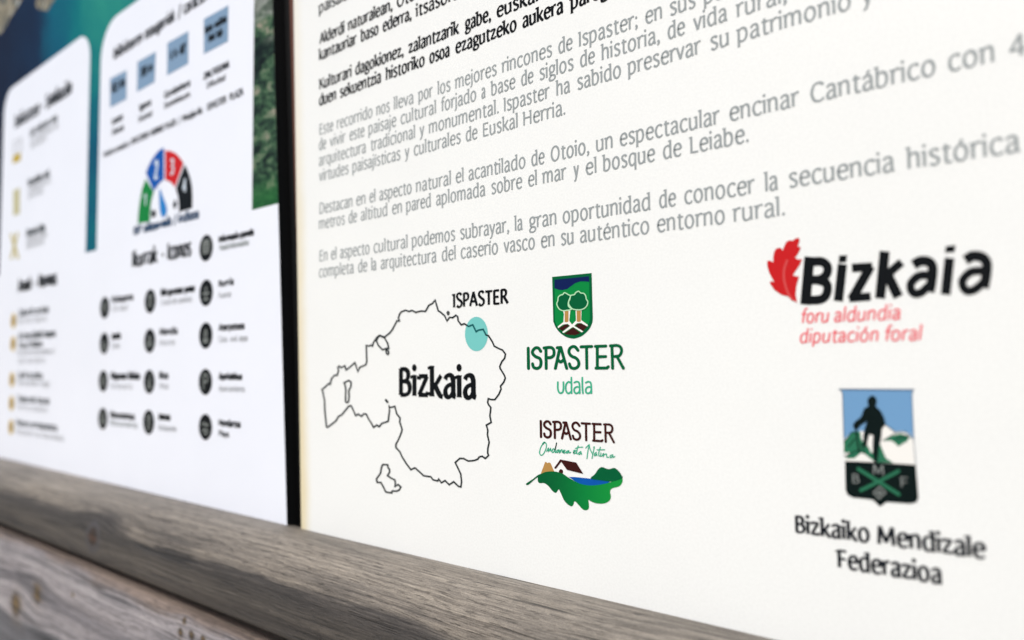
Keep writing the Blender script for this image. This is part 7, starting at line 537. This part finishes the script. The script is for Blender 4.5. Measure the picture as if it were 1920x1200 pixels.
  ('trail_mark','tm3','M','ink_yellow2',4,None,"G",([],[[(-644.6,282.1,-641.89,282.03),(-645.82,281.84,-640.18,281.69),(-646.51,281.31,-638.57,281.09),(-646.35,280.63,-637.6,280.39),(-619.75,248.39,-611.33,248.36),(-618.81,247.73,-611.18,247.7),(-617.25,247.18,-611.85,247.16),(-615.6,246.89,-613.01,246.88)]])),
  ('trail_mark_arm','trail_mark_arm','tm3','ink_yellow2',5,None,"G",([],[[(-619.72,281.16,-617.39,280.69),(-621.12,281.2,-616.29,280.22),(-622.39,281.0,-615.57,279.61),(-623.08,280.57,-615.55,279.05),(-643.23,250.81,-635.5,249.44),(-643.21,250.24,-636.2,248.99),(-642.47,249.64,-637.5,248.76),(-641.32,249.19,-638.93,248.77)]])),
  ('trail_mark_caption','tc00','M','ink_darkgrey',4,None,"T",('boxbold',395.22,12.23,0,[('Jarraipen',-585.72,-519.23),('ona',-515.03,-494.38)])),
  ('trail_mark_caption','tc01','M','ink_lightgrey',4,None,"T",('boxtext',386.16,10.92,0,[('Continuidad',-582.23,-507.79),('de',-503.96,-491.34)])),
  ('trail_mark_caption','tc02','M','ink_lightgrey',4,None,"T",('boxtext',378.51,10.9,0,[('sendero',-581.63,-527.23)])),
  ('trail_mark_caption','tc10','M','ink_darkgrey',4,None,"T",('boxbold',333.5,12.1,0,[('Norabide',-586.47,-538.52),('ald.',-535.05,-512.41)])),
  ('trail_mark_caption','tc11','M','ink_lightgrey',4,None,"T",('boxtext',325.1,10.82,0,[('Cambio',-585.81,-548.77),('de',-545.17,-533.32),('dir.',-529.81,-506.84)])),
  ('trail_mark_caption','tc12','M','ink_lightgrey',4,None,"T",('boxtext',317.12,10.8,0,[('sentido',-585.19,-533.12)])),
  ('trail_mark_caption','tc20','M','ink_darkgrey',4,None,"T",('boxbold',271.61,11.96,0,[('Okerreko',-587.18,-548.81),('bidea',-546.01,-523.18)])),
  ('trail_mark_caption','tc21','M','ink_lightgrey',4,None,"T",('boxtext',263.7,10.71,0,[('Camino',-586.55,-555.24),('erróneo',-552.19,-517.56)])),
  ('trail_mark_caption','tc22','M','ink_lightgrey',4,None,"T",('boxtext',256.2,10.69,0,[('dirección',-585.96,-539.92),('no',-536.96,-527.18)])),
  ('box_heading','ar','M','ink_black',4,None,"T",('boxbold',206.72,20.07,0,[('Arauak',-612.18,-562.21),('-',-554.4,-546.17),('Normas',-541.07,-483.27)])),
  ('rule_icon','ri0','M','ink_gold',4,None,"G",([[(-615.19,170.77),(-615.42,172.85),(-616.11,174.82),(-617.22,176.58),(-618.7,178.06),(-620.46,179.17),(-622.43,179.86),(-624.51,180.09),(-626.58,179.86),(-628.55,179.17),(-630.32,178.06),(-631.79,176.58),(-632.9,174.82),(-633.59,172.85),(-633.83,170.77),(-633.59,168.7),(-632.9,166.73),(-631.79,164.96),(-630.32,163.49),(-628.55,162.38),(-626.58,161.69),(-624.51,161.45),(-622.43,161.69),(-620.46,162.38),(-618.7,163.49),(-617.22,164.96),(-616.11,166.73),(-615.42,168.7)]],[])),
  ('rule_pictogram','rule_pictogram','ri0','ink_darkgold',5,None,"G",([[(-618.92,170.77),(-620.01,174.49),(-622.77,176.46),(-625.91,175.78),(-627.95,172.75),(-627.95,168.8),(-625.91,165.77),(-622.77,165.08),(-620.01,167.06)]],[])),
  ('rule_icon','ri1','M','ink_gold',4,None,"G",([[(-614.54,142.21),(-614.77,144.27),(-615.45,146.23),(-616.56,147.99),(-618.02,149.45),(-619.78,150.56),(-621.74,151.24),(-623.8,151.47),(-625.86,151.24),(-627.82,150.56),(-629.58,149.45),(-631.04,147.99),(-632.15,146.23),(-632.83,144.27),(-633.07,142.21),(-632.83,140.15),(-632.15,138.19),(-631.04,136.43),(-629.58,134.97),(-627.82,133.86),(-625.86,133.18),(-623.8,132.94),(-621.74,133.18),(-619.78,133.86),(-618.02,134.97),(-616.56,136.43),(-615.45,138.19),(-614.77,140.15)]],[])),
  ('rule_pictogram','rule_pictogram','ri1','ink_darkgold',5,None,"G",([[(-618.24,142.21),(-619.33,145.9),(-622.07,147.87),(-625.19,147.18),(-627.23,144.17),(-627.23,140.24),(-625.19,137.23),(-622.07,136.55),(-619.33,138.52)]],[])),
  ('rule_icon','ri2','M','ink_gold',4,None,"G",([[(-614.85,98.07),(-615.08,100.11),(-615.76,102.05),(-616.86,103.8),(-618.31,105.25),(-620.06,106.35),(-622.0,107.03),(-624.04,107.26),(-626.09,107.03),(-628.03,106.35),(-629.77,105.25),(-631.23,103.8),(-632.32,102.05),(-633.0,100.11),(-633.23,98.07),(-633.0,96.02),(-632.32,94.08),(-631.23,92.34),(-629.77,90.88),(-628.03,89.79),(-626.09,89.11),(-624.04,88.88),(-622.0,89.11),(-620.06,89.79),(-618.31,90.88),(-616.86,92.34),(-615.76,94.08),(-615.08,96.02)]],[])),
  ('rule_pictogram','rule_pictogram','ri2','ink_darkgold',5,None,"G",([[(-618.53,98.07),(-619.6,101.73),(-622.33,103.68),(-625.42,103.0),(-627.44,100.01),(-627.44,96.12),(-625.42,93.13),(-622.33,92.45),(-619.6,94.4)]],[])),
  ('rule_icon','ri3','M','ink_gold',4,None,"G",([[(-614.14,69.05),(-614.37,71.08),(-615.04,73.01),(-616.13,74.74),(-617.58,76.19),(-619.31,77.28),(-621.24,77.95),(-623.28,78.18),(-625.31,77.95),(-627.24,77.28),(-628.97,76.19),(-630.42,74.74),(-631.51,73.01),(-632.18,71.08),(-632.41,69.05),(-632.18,67.01),(-631.51,65.08),(-630.42,63.35),(-628.97,61.9),(-627.24,60.82),(-625.31,60.14),(-623.28,59.91),(-621.24,60.14),(-619.31,60.82),(-617.58,61.9),(-616.13,63.35),(-615.04,65.08),(-614.37,67.01)]],[])),
  ('rule_pictogram','rule_pictogram','ri3','ink_darkgold',5,None,"G",([[(-617.79,69.05),(-618.86,72.69),(-621.57,74.62),(-624.65,73.95),(-626.65,70.98),(-626.65,67.11),(-624.65,64.14),(-621.57,63.47),(-618.86,65.41)]],[])),
  ('rule_icon','ri4','M','ink_gold',4,None,"G",([[(-613.41,39.98),(-613.64,42.0),(-614.31,43.92),(-615.39,45.64),(-616.83,47.08),(-618.55,48.16),(-620.47,48.83),(-622.49,49.06),(-624.51,48.83),(-626.43,48.16),(-628.16,47.08),(-629.59,45.64),(-630.68,43.92),(-631.35,42.0),(-631.57,39.98),(-631.35,37.96),(-630.68,36.04),(-629.59,34.31),(-628.16,32.88),(-626.43,31.8),(-624.51,31.12),(-622.49,30.9),(-620.47,31.12),(-618.55,31.8),(-616.83,32.88),(-615.39,34.31),(-614.31,36.04),(-613.64,37.96)]],[])),
  ('rule_pictogram','rule_pictogram','ri4','ink_darkgold',5,None,"G",([[(-617.05,39.98),(-618.11,43.6),(-620.8,45.52),(-623.86,44.85),(-625.85,41.9),(-625.85,38.05),(-623.86,35.1),(-620.8,34.43),(-618.11,36.36)]],[])),
  ('rule_line','rl0','M','ink_darkgrey',4,None,"T",('boxbold',175.74,10.93,0,[('Zaborrik',-606.82,-551.72),('ez',-547.77,-534.74),('bota',-530.88,-505.73)])),
  ('rule_line','rl1','M','ink_lightgrey',4,None,"T",('boxtext',166.16,9.77,0,[('No',-606.02,-592.02),('tirar',-587.87,-554.25),('basura',-550.32,-512.3)])),
  ('rule_line','rl2','M','ink_darkgrey',4,None,"T",('boxbold',147.46,10.85,0,[('Ez',-604.48,-592.85),('irten',-589.4,-561.31),('bidetik',-558.02,-520.74),('kanpora',-517.64,-482.53)])),
  ('rule_line','rl3','M','ink_darkgrey',4,None,"T",('boxbold',136.81,10.82,0,[('itzuli',-603.6,-563.73),('bidera',-559.87,-522.43)])),
  ('rule_line','rl4','M','ink_lightgrey',4,None,"T",('boxtext',128.12,9.7,0,[('No',-605.67,-593.96),('salirse',-590.49,-551.23),('del',-547.97,-531.89),('camino',-528.73,-497.86),('ni',-494.86,-484.93)])),
  ('rule_line','rl5','M','ink_lightgrey',4,None,"T",('boxtext',118.08,9.68,0,[('del',-604.83,-577.78),('sendero',-572.49,-513.73)])),
  ('rule_line','rl6','M','ink_darkgrey',4,None,"T",('boxbold',100.5,10.75,0,[('Surik',-603.38,-570.49),('ez',-566.64,-553.99),('piztu',-550.24,-519.79)])),
  ('rule_line','rl7','M','ink_lightgrey',4,None,"T",('boxtext',91.65,9.61,0,[('No',-602.64,-588.73),('encender',-584.61,-531.96),('fuego',-528.17,-497.45)])),
  ('rule_line','rl8','M','ink_darkgrey',4,None,"T",('boxbold',71.87,10.69,0,[('Txakurrak',-603.78,-539.52),('lotuta',-535.45,-496.07)])),
  ('rule_line','rl9','M','ink_lightgrey',4,None,"T",('boxtext',62.5,9.56,0,[('Perros',-603.0,-553.27),('atados',-548.49,-502.54)])),
  ('rule_line','rl10','M','ink_darkgrey',4,None,"T",('boxbold',43.32,10.64,0,[('Natura',-604.17,-555.67),('errespetatu',-551.01,-470.93)])),
  ('rule_line','rl11','M','ink_lightgrey',4,None,"T",('boxtext',33.29,9.53,0,[('Respetar',-606.12,-543.41),('la',-538.93,-524.23),('naturaleza',-519.89,-451.49)]))
]
RIGHT_EDGE=[(-30.72,381.70),(-17.09,-0.43)]
LEFT_EDGE=[(-58.04,390.80),(-34.14,-0.16)]
BROWN_EDGE=[(-38.94,384.44),(-30.04,381.48),(-25.36,261.17),(-22.14,145.26),(-23.11,145.30),(-30.68,262.16)]


# ---------------------------------------------------------------- the two panels and the batten between them
black = principled('black_core', (9, 10, 12), 0.55, 0.3)
def slab(name, outline, y0, y1, mat, parent, rim=None):
    """outline (u, v) in mm, counter-clockwise seen from the front"""
    n_ = len(outline)
    V = [(u / 1000, y0, ZB + v / 1000) for u, v in outline] + [(u / 1000, y1, ZB + v / 1000) for u, v in outline]
    F = [tuple(range(n_)), tuple(reversed(range(n_, 2 * n_)))]
    F += [(j, i, n_ + i, n_ + j) for i, j in ((i, (i + 1) % n_) for i in range(n_))]
    o = link_mesh(name, V, F, mat, parent)
    if rim:
        o.data.materials.append(rim)
        for p in list(o.data.polygons)[2:]:
            p.material_index = 1
    bv = o.modifiers.new('bevel', 'BEVEL')
    bv.width = 0.0003
    bv.segments = 2
    return o

def at(edge, v):
    (u1, v1), (u2, v2) = edge
    return u1 + (u2 - u1) * (v - v1) / (v2 - v1)

BOT, TOP = -14.0, 760.0
right = empty('information_panel', (0.2, 0.0, ZB))
tag(right, 'cream white panel with black and grey text, an outline map and logos', 'sign panel')
left = empty('information_panel', (-0.5, 0.0, ZB))
tag(left, 'bluish white panel with a printed sea photograph, coloured dial and rows of icons', 'sign panel')
roots = {'R': right, 'M': left}
def child(o, p):
    o.parent = p
    o.matrix_parent_inverse = Matrix.Translation(-Vector(p.location))
    return o
bd = slab('board', [(at(RIGHT_EDGE, BOT), BOT), (700.0, BOT), (700.0, TOP), (at(RIGHT_EDGE, TOP), TOP)], 0.0, 0.010, warm, None, black)
child(bd, right)
bd2 = slab('board', [(-1180.0, BOT), (at(LEFT_EDGE, BOT), BOT), (at(LEFT_EDGE, TOP), TOP), (-1180.0, TOP)], 0.0, 0.010, cool, None, black)
child(bd2, left)
brown = principled('panel_core_brown', (92, 58, 46), 0.6, 0.2)
V = [(u / 1000, 0.0012, ZB + v / 1000) for u, v in BROWN_EDGE[:1] + BROWN_EDGE[5:2:-1][:3]]
core = slab('core_edge', [(-37.2, 700.0), (-37.4, 384.0), (-30.6, 262.0), (-23.0, 146.0), (-20.0, 146.0), (-23.0, 262.0), (-28.0, 384.0), (-32.0, 700.0)], 0.0012, 0.006, brown, None)
core['label'] = 'brown laminate core showing along the left edge'
child(core, right)
bt = slab('joint_batten', [(-95.0, -13.0), (30.0, -13.0), (30.0, 755.0), (-95.0, 755.0)], 0.0105, 0.034, black, None)
tag(bt, 'black upright batten in the narrow gap between the two white panels', 'batten')

# ---------------------------------------------------------------- lettering: a pen drawing skeleton letters
def arc(cx, cy, rx, ry, a0=0, a1=360, n_=12):
    return [(cx + rx * math.cos(math.radians(a0 + (a1 - a0) * i / n_)), cy + ry * math.sin(math.radians(a0 + (a1 - a0) * i / n_))) for i in range(n_ + 1)]
# kinds: s = stem (x, top, bottom), l = straight, c = smooth curve, o = dot
G = {
 'a': (420, [('c', [(85, 385), (125, 455), (210, 484), (290, 450), (325, 360), (328, 250), (328, 110), (345, 30), (400, 4)]), ('c', [(328, 285), (240, 272), (140, 225), (85, 130), (110, 30), (190, -6), (270, 40), (326, 120)])]),
 'b': (475, [('s', 90, 745, 10), ('c', [(92, 370), (150, 455), (240, 484), (340, 430), (388, 245), (340, 55), (230, -6), (140, 6), (92, 45)])]),
 'c': (410, [('c', [(370, 415), (320, 465), (250, 485), (135, 425), (80, 240), (135, 52), (245, -6), (330, 20), (380, 75)])]),
 'd': (485, [('s', 388, 745, 0), ('c', [(388, 410), (330, 465), (245, 484), (135, 425), (82, 235), (135, 48), (225, -6), (320, 40), (388, 115)]), ('c', [(388, 40), (420, 8), (450, 4)])]),
 'e': (440, [('c', [(85, 262), (240, 264), (382, 280), (372, 390), (320, 460), (245, 484), (135, 425), (80, 240), (135, 52), (245, -6), (330, 18), (388, 75)])]),
 'f': (285, [('c', [(318, 712), (262, 742), (195, 715), (155, 620), (150, 480), (150, 240), (150, 0)]), ('l', [(55, 462), (285, 462)])]),
 'g': (430, [('c', arc(215, 325, 132, 158)), ('c', [(140, 190), (105, 115), (150, 62), (270, 40), (375, -5), (392, -105), (315, -190), (200, -212), (92, -180), (68, -100), (120, -20), (190, 30)]), ('l', [(300, 445), (415, 462)])]),
 'h': (455, [('s', 90, 745, 0), ('c', [(92, 350), (150, 440), (240, 484), (325, 450), (358, 350), (360, 180), (360, 0)])]),
 'i': (180, [('s', 90, 480, 0), ('o', (88, 690))]),
 'j': (185, [('c', [(92, 480), (92, 200), (90, -60), (55, -165), (-25, -205)]), ('o', (90, 690))]),
 'k': (425, [('s', 90, 745, 0), ('c', [(380, 472), (320, 400), (230, 295), (115, 225)]), ('c', [(170, 290), (265, 130), (350, 25), (430, -4)])]),
 'l': (180, [('s', 90, 745, 0)]),
 'm': (690, [('s', 90, 480, 0), ('c', [(92, 350), (145, 440), (225, 484), (300, 450), (335, 350), (337, 180), (337, 0)]), ('c', [(339, 350), (395, 440), (475, 484), (555, 450), (588, 350), (590, 180), (590, 0)])]),
 'n': (455, [('s', 90, 480, 0), ('c', [(92, 350), (150, 440), (240, 484), (325, 450), (358, 350), (360, 180), (360, 0)])]),
 'o': (485, [('c', arc(242, 239, 162, 246))]),
 'p': (475, [('s', 90, 480, -222), ('c', [(92, 370), (150, 455), (240, 484), (340, 430), (388, 245), (340, 55), (230, -6), (140, 6), (92, 45)])]),
 'q': (480, [('s', 388, 480, -222), ('c', [(388, 410), (330, 465), (245, 484), (135, 425), (82, 235), (135, 48), (225, -6), (320, 40), (388, 115)])]),
 'r': (315, [('s', 90, 480, 0), ('c', [(92, 330), (150, 430), (225, 478), (305, 462)])]),
 's': (375, [('c', [(315, 420), (255, 474), (180, 484), (105, 445), (90, 370), (140, 295), (220, 240), (300, 175), (310, 85), (255, 10), (170, -6), (75, 48)])]),
 't': (320, [('c', [(150, 605), (150, 400), (150, 140), (170, 25), (230, -6), (310, 25)]), ('l', [(55, 462), (300, 462)])]),
 'u': (460, [('c', [(82, 480), (82, 300), (84, 130), (120, 25), (195, -6), (290, 35), (362, 130)]), ('s', 364, 480, 0)]),
 'v': (385, [('l', [(42, 478), (195, 4)]), ('l', [(195, 4), (345, 478)])]),
 'x': (390, [('l', [(45, 478), (350, 2)]), ('l', [(350, 478), (45, 2)])]),
 'y': (385, [('l', [(42, 478), (200, 10)]), ('c', [(345, 478), (270, 240), (195, 0), (135, -150), (40, -205)])]),
 'z': (395, [('l', [(62, 452), (345, 452)]), ('l', [(330, 458), (62, 20)]), ('l', [(50, 26), (350, 26)]), ('l', [(68, 455), (58, 375)]), ('l', [(345, 25), (355, 100)])]),
 'A': (520, [('l', [(38, 0), (258, 690)]), ('l', [(258, 690), (482, 0)]), ('l', [(125, 225), (395, 225)])]),
 'B': (470, [('s', 100, 675, 10), ('c', [(80, 660), (240, 662), (335, 600), (350, 510), (310, 410), (215, 360), (105, 355)]), ('c', [(215, 360), (345, 330), (405, 200), (360, 70), (250, 18), (85, 18)])]),
 'C': (535, [('c', [(490, 585), (410, 665), (320, 690), (160, 610), (85, 340), (160, 70), (310, -4), (420, 22), (500, 95)])]),
 'D': (580, [('s', 100, 675, 10), ('c', [(80, 660), (280, 660), (435, 580), (495, 340), (435, 100), (270, 18), (85, 18)])]),
 'E': (455, [('s', 100, 675, 10), ('l', [(85, 658), (405, 658)]), ('l', [(100, 352), (370, 352)]), ('l', [(85, 20), (420, 20)])]),
 'F': (430, [('s', 100, 675, 0), ('l', [(85, 658), (400, 658)]), ('l', [(100, 345), (365, 345)])]),
 'G': (575, [('c', [(490, 585), (410, 665), (320, 690), (160, 610), (85, 340), (160, 70), (310, -4), (420, 10), (490, 60)]), ('l', [(490, 0), (490, 300)])]),
 'H': (580, [('s', 100, 680, 0), ('s', 478, 680, 0), ('l', [(100, 350), (478, 350)])]),
 'I': (200, [('s', 100, 685, 0)]),
 'J': (260, [('c', [(150, 680), (150, 200), (140, 40), (90, -40), (10, -60)])]),
 'K': (520, [('s', 100, 685, 0), ('l', [(460, 680), (115, 330)]), ('l', [(190, 400), (500, 0)])]),
 'L': (420, [('s', 100, 685, 10), ('l', [(85, 20), (400, 20)])]),
 'M': (710, [('l', [(85, 0), (125, 690)]), ('l', [(125, 690), (352, 90)]), ('l', [(352, 90), (580, 690)]), ('l', [(580, 690), (622, 0)])]),
 'N': (600, [('s', 100, 685, 0), ('l', [(100, 685), (495, 0)]), ('s', 495, 685, 0)]),
 'O': (610, [('c', arc(305, 342, 218, 348))]),
 'P': (470, [('s', 100, 675, 0), ('c', [(80, 660), (260, 662), (365, 600), (385, 490), (345, 375), (240, 315), (105, 312)])]),
 'R': (510, [('s', 100, 675, 0), ('c', [(80, 660), (260, 662), (355, 600), (372, 500), (335, 400), (235, 345), (105, 342)]), ('l', [(240, 340), (475, 0)])]),
 'S': (475, [('c', [(400, 595), (330, 668), (235, 690), (130, 645), (100, 535), (160, 430), (270, 345), (385, 265), (410, 145), (335, 25), (215, -4), (85, 70)])]),
 'T': (500, [('l', [(30, 655), (475, 655)]), ('s', 252, 670, 0)]),
 'U': (570, [('c', [(95, 685), (95, 250), (130, 60), (280, -4), (430, 60), (470, 250), (470, 685)])]),
 'V': (520, [('l', [(35, 685), (260, 0)]), ('l', [(260, 0), (485, 685)])]),
 'Z': (480, [('l', [(60, 658), (440, 658)]), ('l', [(425, 660), (55, 20)]), ('l', [(45, 20), (450, 20)])]),
 '0': (480, [('c', arc(240, 335, 160, 340))]),
 '1': (320, [('l', [(80, 560), (190, 660)]), ('l', [(190, 690), (190, 0)])]),
 '2': (440, [('c', [(80, 560), (150, 660), (260, 680), (350, 600), (345, 480), (250, 310), (80, 25)]), ('l', [(70, 22), (380, 22)])]),
 '3': (440, [('c', [(80, 620), (180, 685), (300, 650), (335, 540), (290, 420), (180, 370), (300, 335), (370, 210), (320, 60), (200, -4), (70, 60)])]),
 '4': (470, [('l', [(320, 690), (320, 0)]), ('l', [(320, 690), (60, 200)]), ('l', [(40, 200), (430, 200)])]),
 '5': (440, [('l', [(110, 670), (360, 670)]), ('l', [(115, 670), (100, 380)]), ('c', [(95, 385), (220, 430), (340, 360), (365, 220), (300, 50), (180, -4), (70, 50)])]),
 '.': (190, [('o', (95, 40))]),
 ',': (190, [('o', (100, 45)), ('c', [(128, 40), (118, -40), (60, -120)])]),
 ';': (190, [('o', (100, 420)), ('o', (100, 45)), ('c', [(128, 40), (118, -40), (60, -120)])]),
 ':': (190, [('o', (95, 40)), ('o', (95, 420))]),
 '-': (300, [('l', [(50, 250), (250, 250)])]),
 '+': (500, [('l', [(60, 300), (440, 300)]), ('l', [(250, 500), (250, 100)])]),
 '/': (330, [('l', [(40, -80), (290, 720)])]),
 "'": (160, [('l', [(80, 700), (70, 540)])]),
}
def accent(base, cx, drop_dot=False):
    adv, st = G[base]
    st = [q for q in st if not (drop_dot and q[0] == 'o')]
    return (adv, st + [('l', [(cx - 25, 565), (cx + 65, 690)])])
for ch, b_, cx, dd in (('á', 'a', 215, 0), ('é', 'e', 240, 0), ('í', 'i', 90, 1), ('ó', 'o', 240, 0), ('ú', 'u', 220, 0)):
    G[ch] = accent(b_, cx, dd)
G['ñ'] = (455, G['n'][1] + [('c', [(110, 590), (180, 640), (260, 590), (335, 635)])])
STYLE = {'serif': (0.102, 0.070, 22, True), 'serifb': (0.146, 0.092, 22, True), 'serifx': (0.155, 0.098, 20, True),
         'sans': (0.096, 0.086, 0, False), 'sansb': (0.118, 0.108, 0, False),
         'boxtext': (0.165, 0.120, 0, False), 'boxbold': (0.225, 0.170, 0, False)}

def spline(P, k=5):
    P = [Vector(p) for p in P]
    if len(P) < 3:
        return P
    closed = (P[0] - P[-1]).length < 1e-6
    out = []
    for i in range(len(P) - 1):
        p1, p2 = P[i], P[i + 1]
        p0 = P[i - 1] if i > 0 else (P[-2] if closed else 2 * p1 - p2)
        p3 = P[i + 2] if i + 2 < len(P) else (P[1] if closed else 2 * p2 - p1)
        for t in range(k):
            s = t / k
            out.append(0.5 * ((2 * p1) + (p2 - p0) * s + (2 * p0 - 5 * p1 + 4 * p2 - p3) * s * s + (3 * p1 - p0 - 3 * p2 + p3) * s ** 3))
    out.append(P[-1])
    return out

class Print:
    """flat ink on the board: faces in board mm, later strokes a hair in front of earlier ones"""
    def __init__(s):
        s.V, s.F, s.z = [], [], 0.0
    def next(s):
        s.z = (s.z + 0.004) % 0.032
    def poly(s, pts):
        t = tessellate_polygon([[Vector((p[0], p[1], 0)) for p in pts]])
        b = len(s.V)
        s.V += [(p[0], p[1], s.z) for p in pts]
        for a, c, d in t:
            A, C, D = pts[a], pts[c], pts[d]
            cr = (C[0] - A[0]) * (D[1] - A[1]) - (C[1] - A[1]) * (D[0] - A[0])
            s.F.append((b + a, b + c, b + d) if cr > 0 else (b + a, b + d, b + c))
        s.next()
    def strip(s, rows):
        b = len(s.V)
        for r in rows:
            s.V += [(r[0], r[1], s.z), (r[2], r[3], s.z)]
        for i in range(len(rows) - 1):
            q = b + 2 * i
            s.F.append((q, q + 1, q + 3, q + 2))
        s.next()
    def pen(s, pts, W, T, phi, flare=0.0, ext=0.0):
        pts = [Vector(p) for p in pts]
        if ext and len(pts) > 1:
            d = (pts[1] - pts[0]).normalized()
            pts[0] = pts[0] - d * ext
            d = (pts[-1] - pts[-2]).normalized()
            pts[-1] = pts[-1] + d * ext
        if flare and len(pts) == 2:
            a, c = pts
            pts = [a + (c - a) * t for t in (0, .06, .16, .5, .84, .94, 1)]
        closed = len(pts) > 3 and (pts[0] - pts[-1]).length < 1e-6
        m_ = len(pts)
        rows = []
        ph = math.radians(phi)
        for i, p in enumerate(pts):
            d = (pts[min(i + 1, m_ - 1)] - pts[max(i - 1, 0)]) if not (closed and i in (0, m_ - 1)) else pts[1] - pts[m_ - 2]
            if d.length < 1e-9:
                d = Vector((1, 0))
            d = d.normalized()
            a = math.atan2(d.y, d.x) - ph
            h = 0.5 * math.sqrt((W * math.sin(a)) ** 2 + (T * math.cos(a)) ** 2)
            if flare:
                t = i / (m_ - 1)
                e = min(t, 1 - t)
                h *= 1 + flare * max(0.0, 1 - e / 0.16) ** 1.5
            n_ = Vector((-d.y, d.x))
            rows.append((p.x + n_.x * h, p.y + n_.y * h, p.x - n_.x * h, p.y - n_.y * h))
        s.strip(rows)
    def dot(s, x, y, r, rx=1.0):
        s.poly([(x + r * rx * math.cos(2 * math.pi * i / 14), y + r * math.sin(2 * math.pi * i / 14)) for i in range(14)])
    def word(s, txt, u0, u1, v, em, style, shear):
        W, T, phi, serif = STYLE[style]
        W *= em
        T *= em
        x, lay, lo, hi = 0.0, [], 1e9, -1e9
        for ch in txt:
            adv, st = G.get(ch, G['o'])
            for q in st:
                if q[0] == 's':
                    pts = [(q[1], q[2]), (q[1], q[3])]
                elif q[0] == 'o':
                    pts = [q[1]]
                else:
                    pts = q[1]
                pts = [(x + a, b) for a, b in pts]
                lay.append((q[0], pts, ch))
                lo = min(lo, min(a for a, b in pts))
                hi = max(hi, max(a for a, b in pts))
            x += adv
        sx_ = max(0.05, (u1 - u0 - W)) / max(hi - lo, 150.0) / em * 1000
        def lift(b, ch):
            if not serif or not ch.islower() or b <= 0:
                return b
            return b * 1.08 if b <= 480 else 518 + (b - 480) * 227 / 265
        mp = lambda a, b: Vector((u0 + W / 2 + (a - lo) * sx_ * em / 1000 + shear * b * em / 1000, v + b * em / 1000))
        for kind, pts, ch in lay:
            P = [mp(a, lift(b, ch)) for a, b in pts]
            if kind == 's':
                s.pen(P, W, T, phi, 0.20 if serif else 0.0)
                if serif and ch not in 'BDEPR':
                    top = P[0]
                    s.pen([top + Vector((-0.95 * W, -0.40 * W)), top + Vector((0.0, -0.16 * W))], T * 0.75, T * 0.75, 0)
            elif kind == 'l':
                s.pen(P, W, T, phi, 0.12 if serif else 0.0, ext=0.0 if serif else T * 0.3)
            elif kind == 'o':
                s.dot(P[0].x, P[0].y, 0.58 * W, 0.95)
            else:
                s.pen(spline(P), W, T, phi)
    def build(s, name, mat, layer):
        V = [(u / 1000, -(layer * 0.05 + z) / 1000, ZB + v / 1000) for u, v, z in s.V]
        F = [f for f in s.F]
        return link_mesh(name, V, F, mat)

made = dict(roots)
pend = []
for (nm, key, par, mat, layer, label, kind, d) in PRINTS:
    p = Print()
    if kind == 'T':
        st, v, em, sh, words = d
        for (t, u0, u1) in words:
            p.word(t, u0, u1, v, em, st, sh)
    else:
        for q in d[0]:
            p.poly(q)
        for q in d[1]:
            p.strip(q)
    o = p.build(nm, MAT[mat], layer)
    if label:
        o['label'] = label
    made.setdefault(key, o)
    pend.append((o, par))
for o, par in pend:
    q = made[par]
    o.parent = q
    if par in roots:
        o.matrix_parent_inverse = Matrix.Translation(-Vector(q.location))
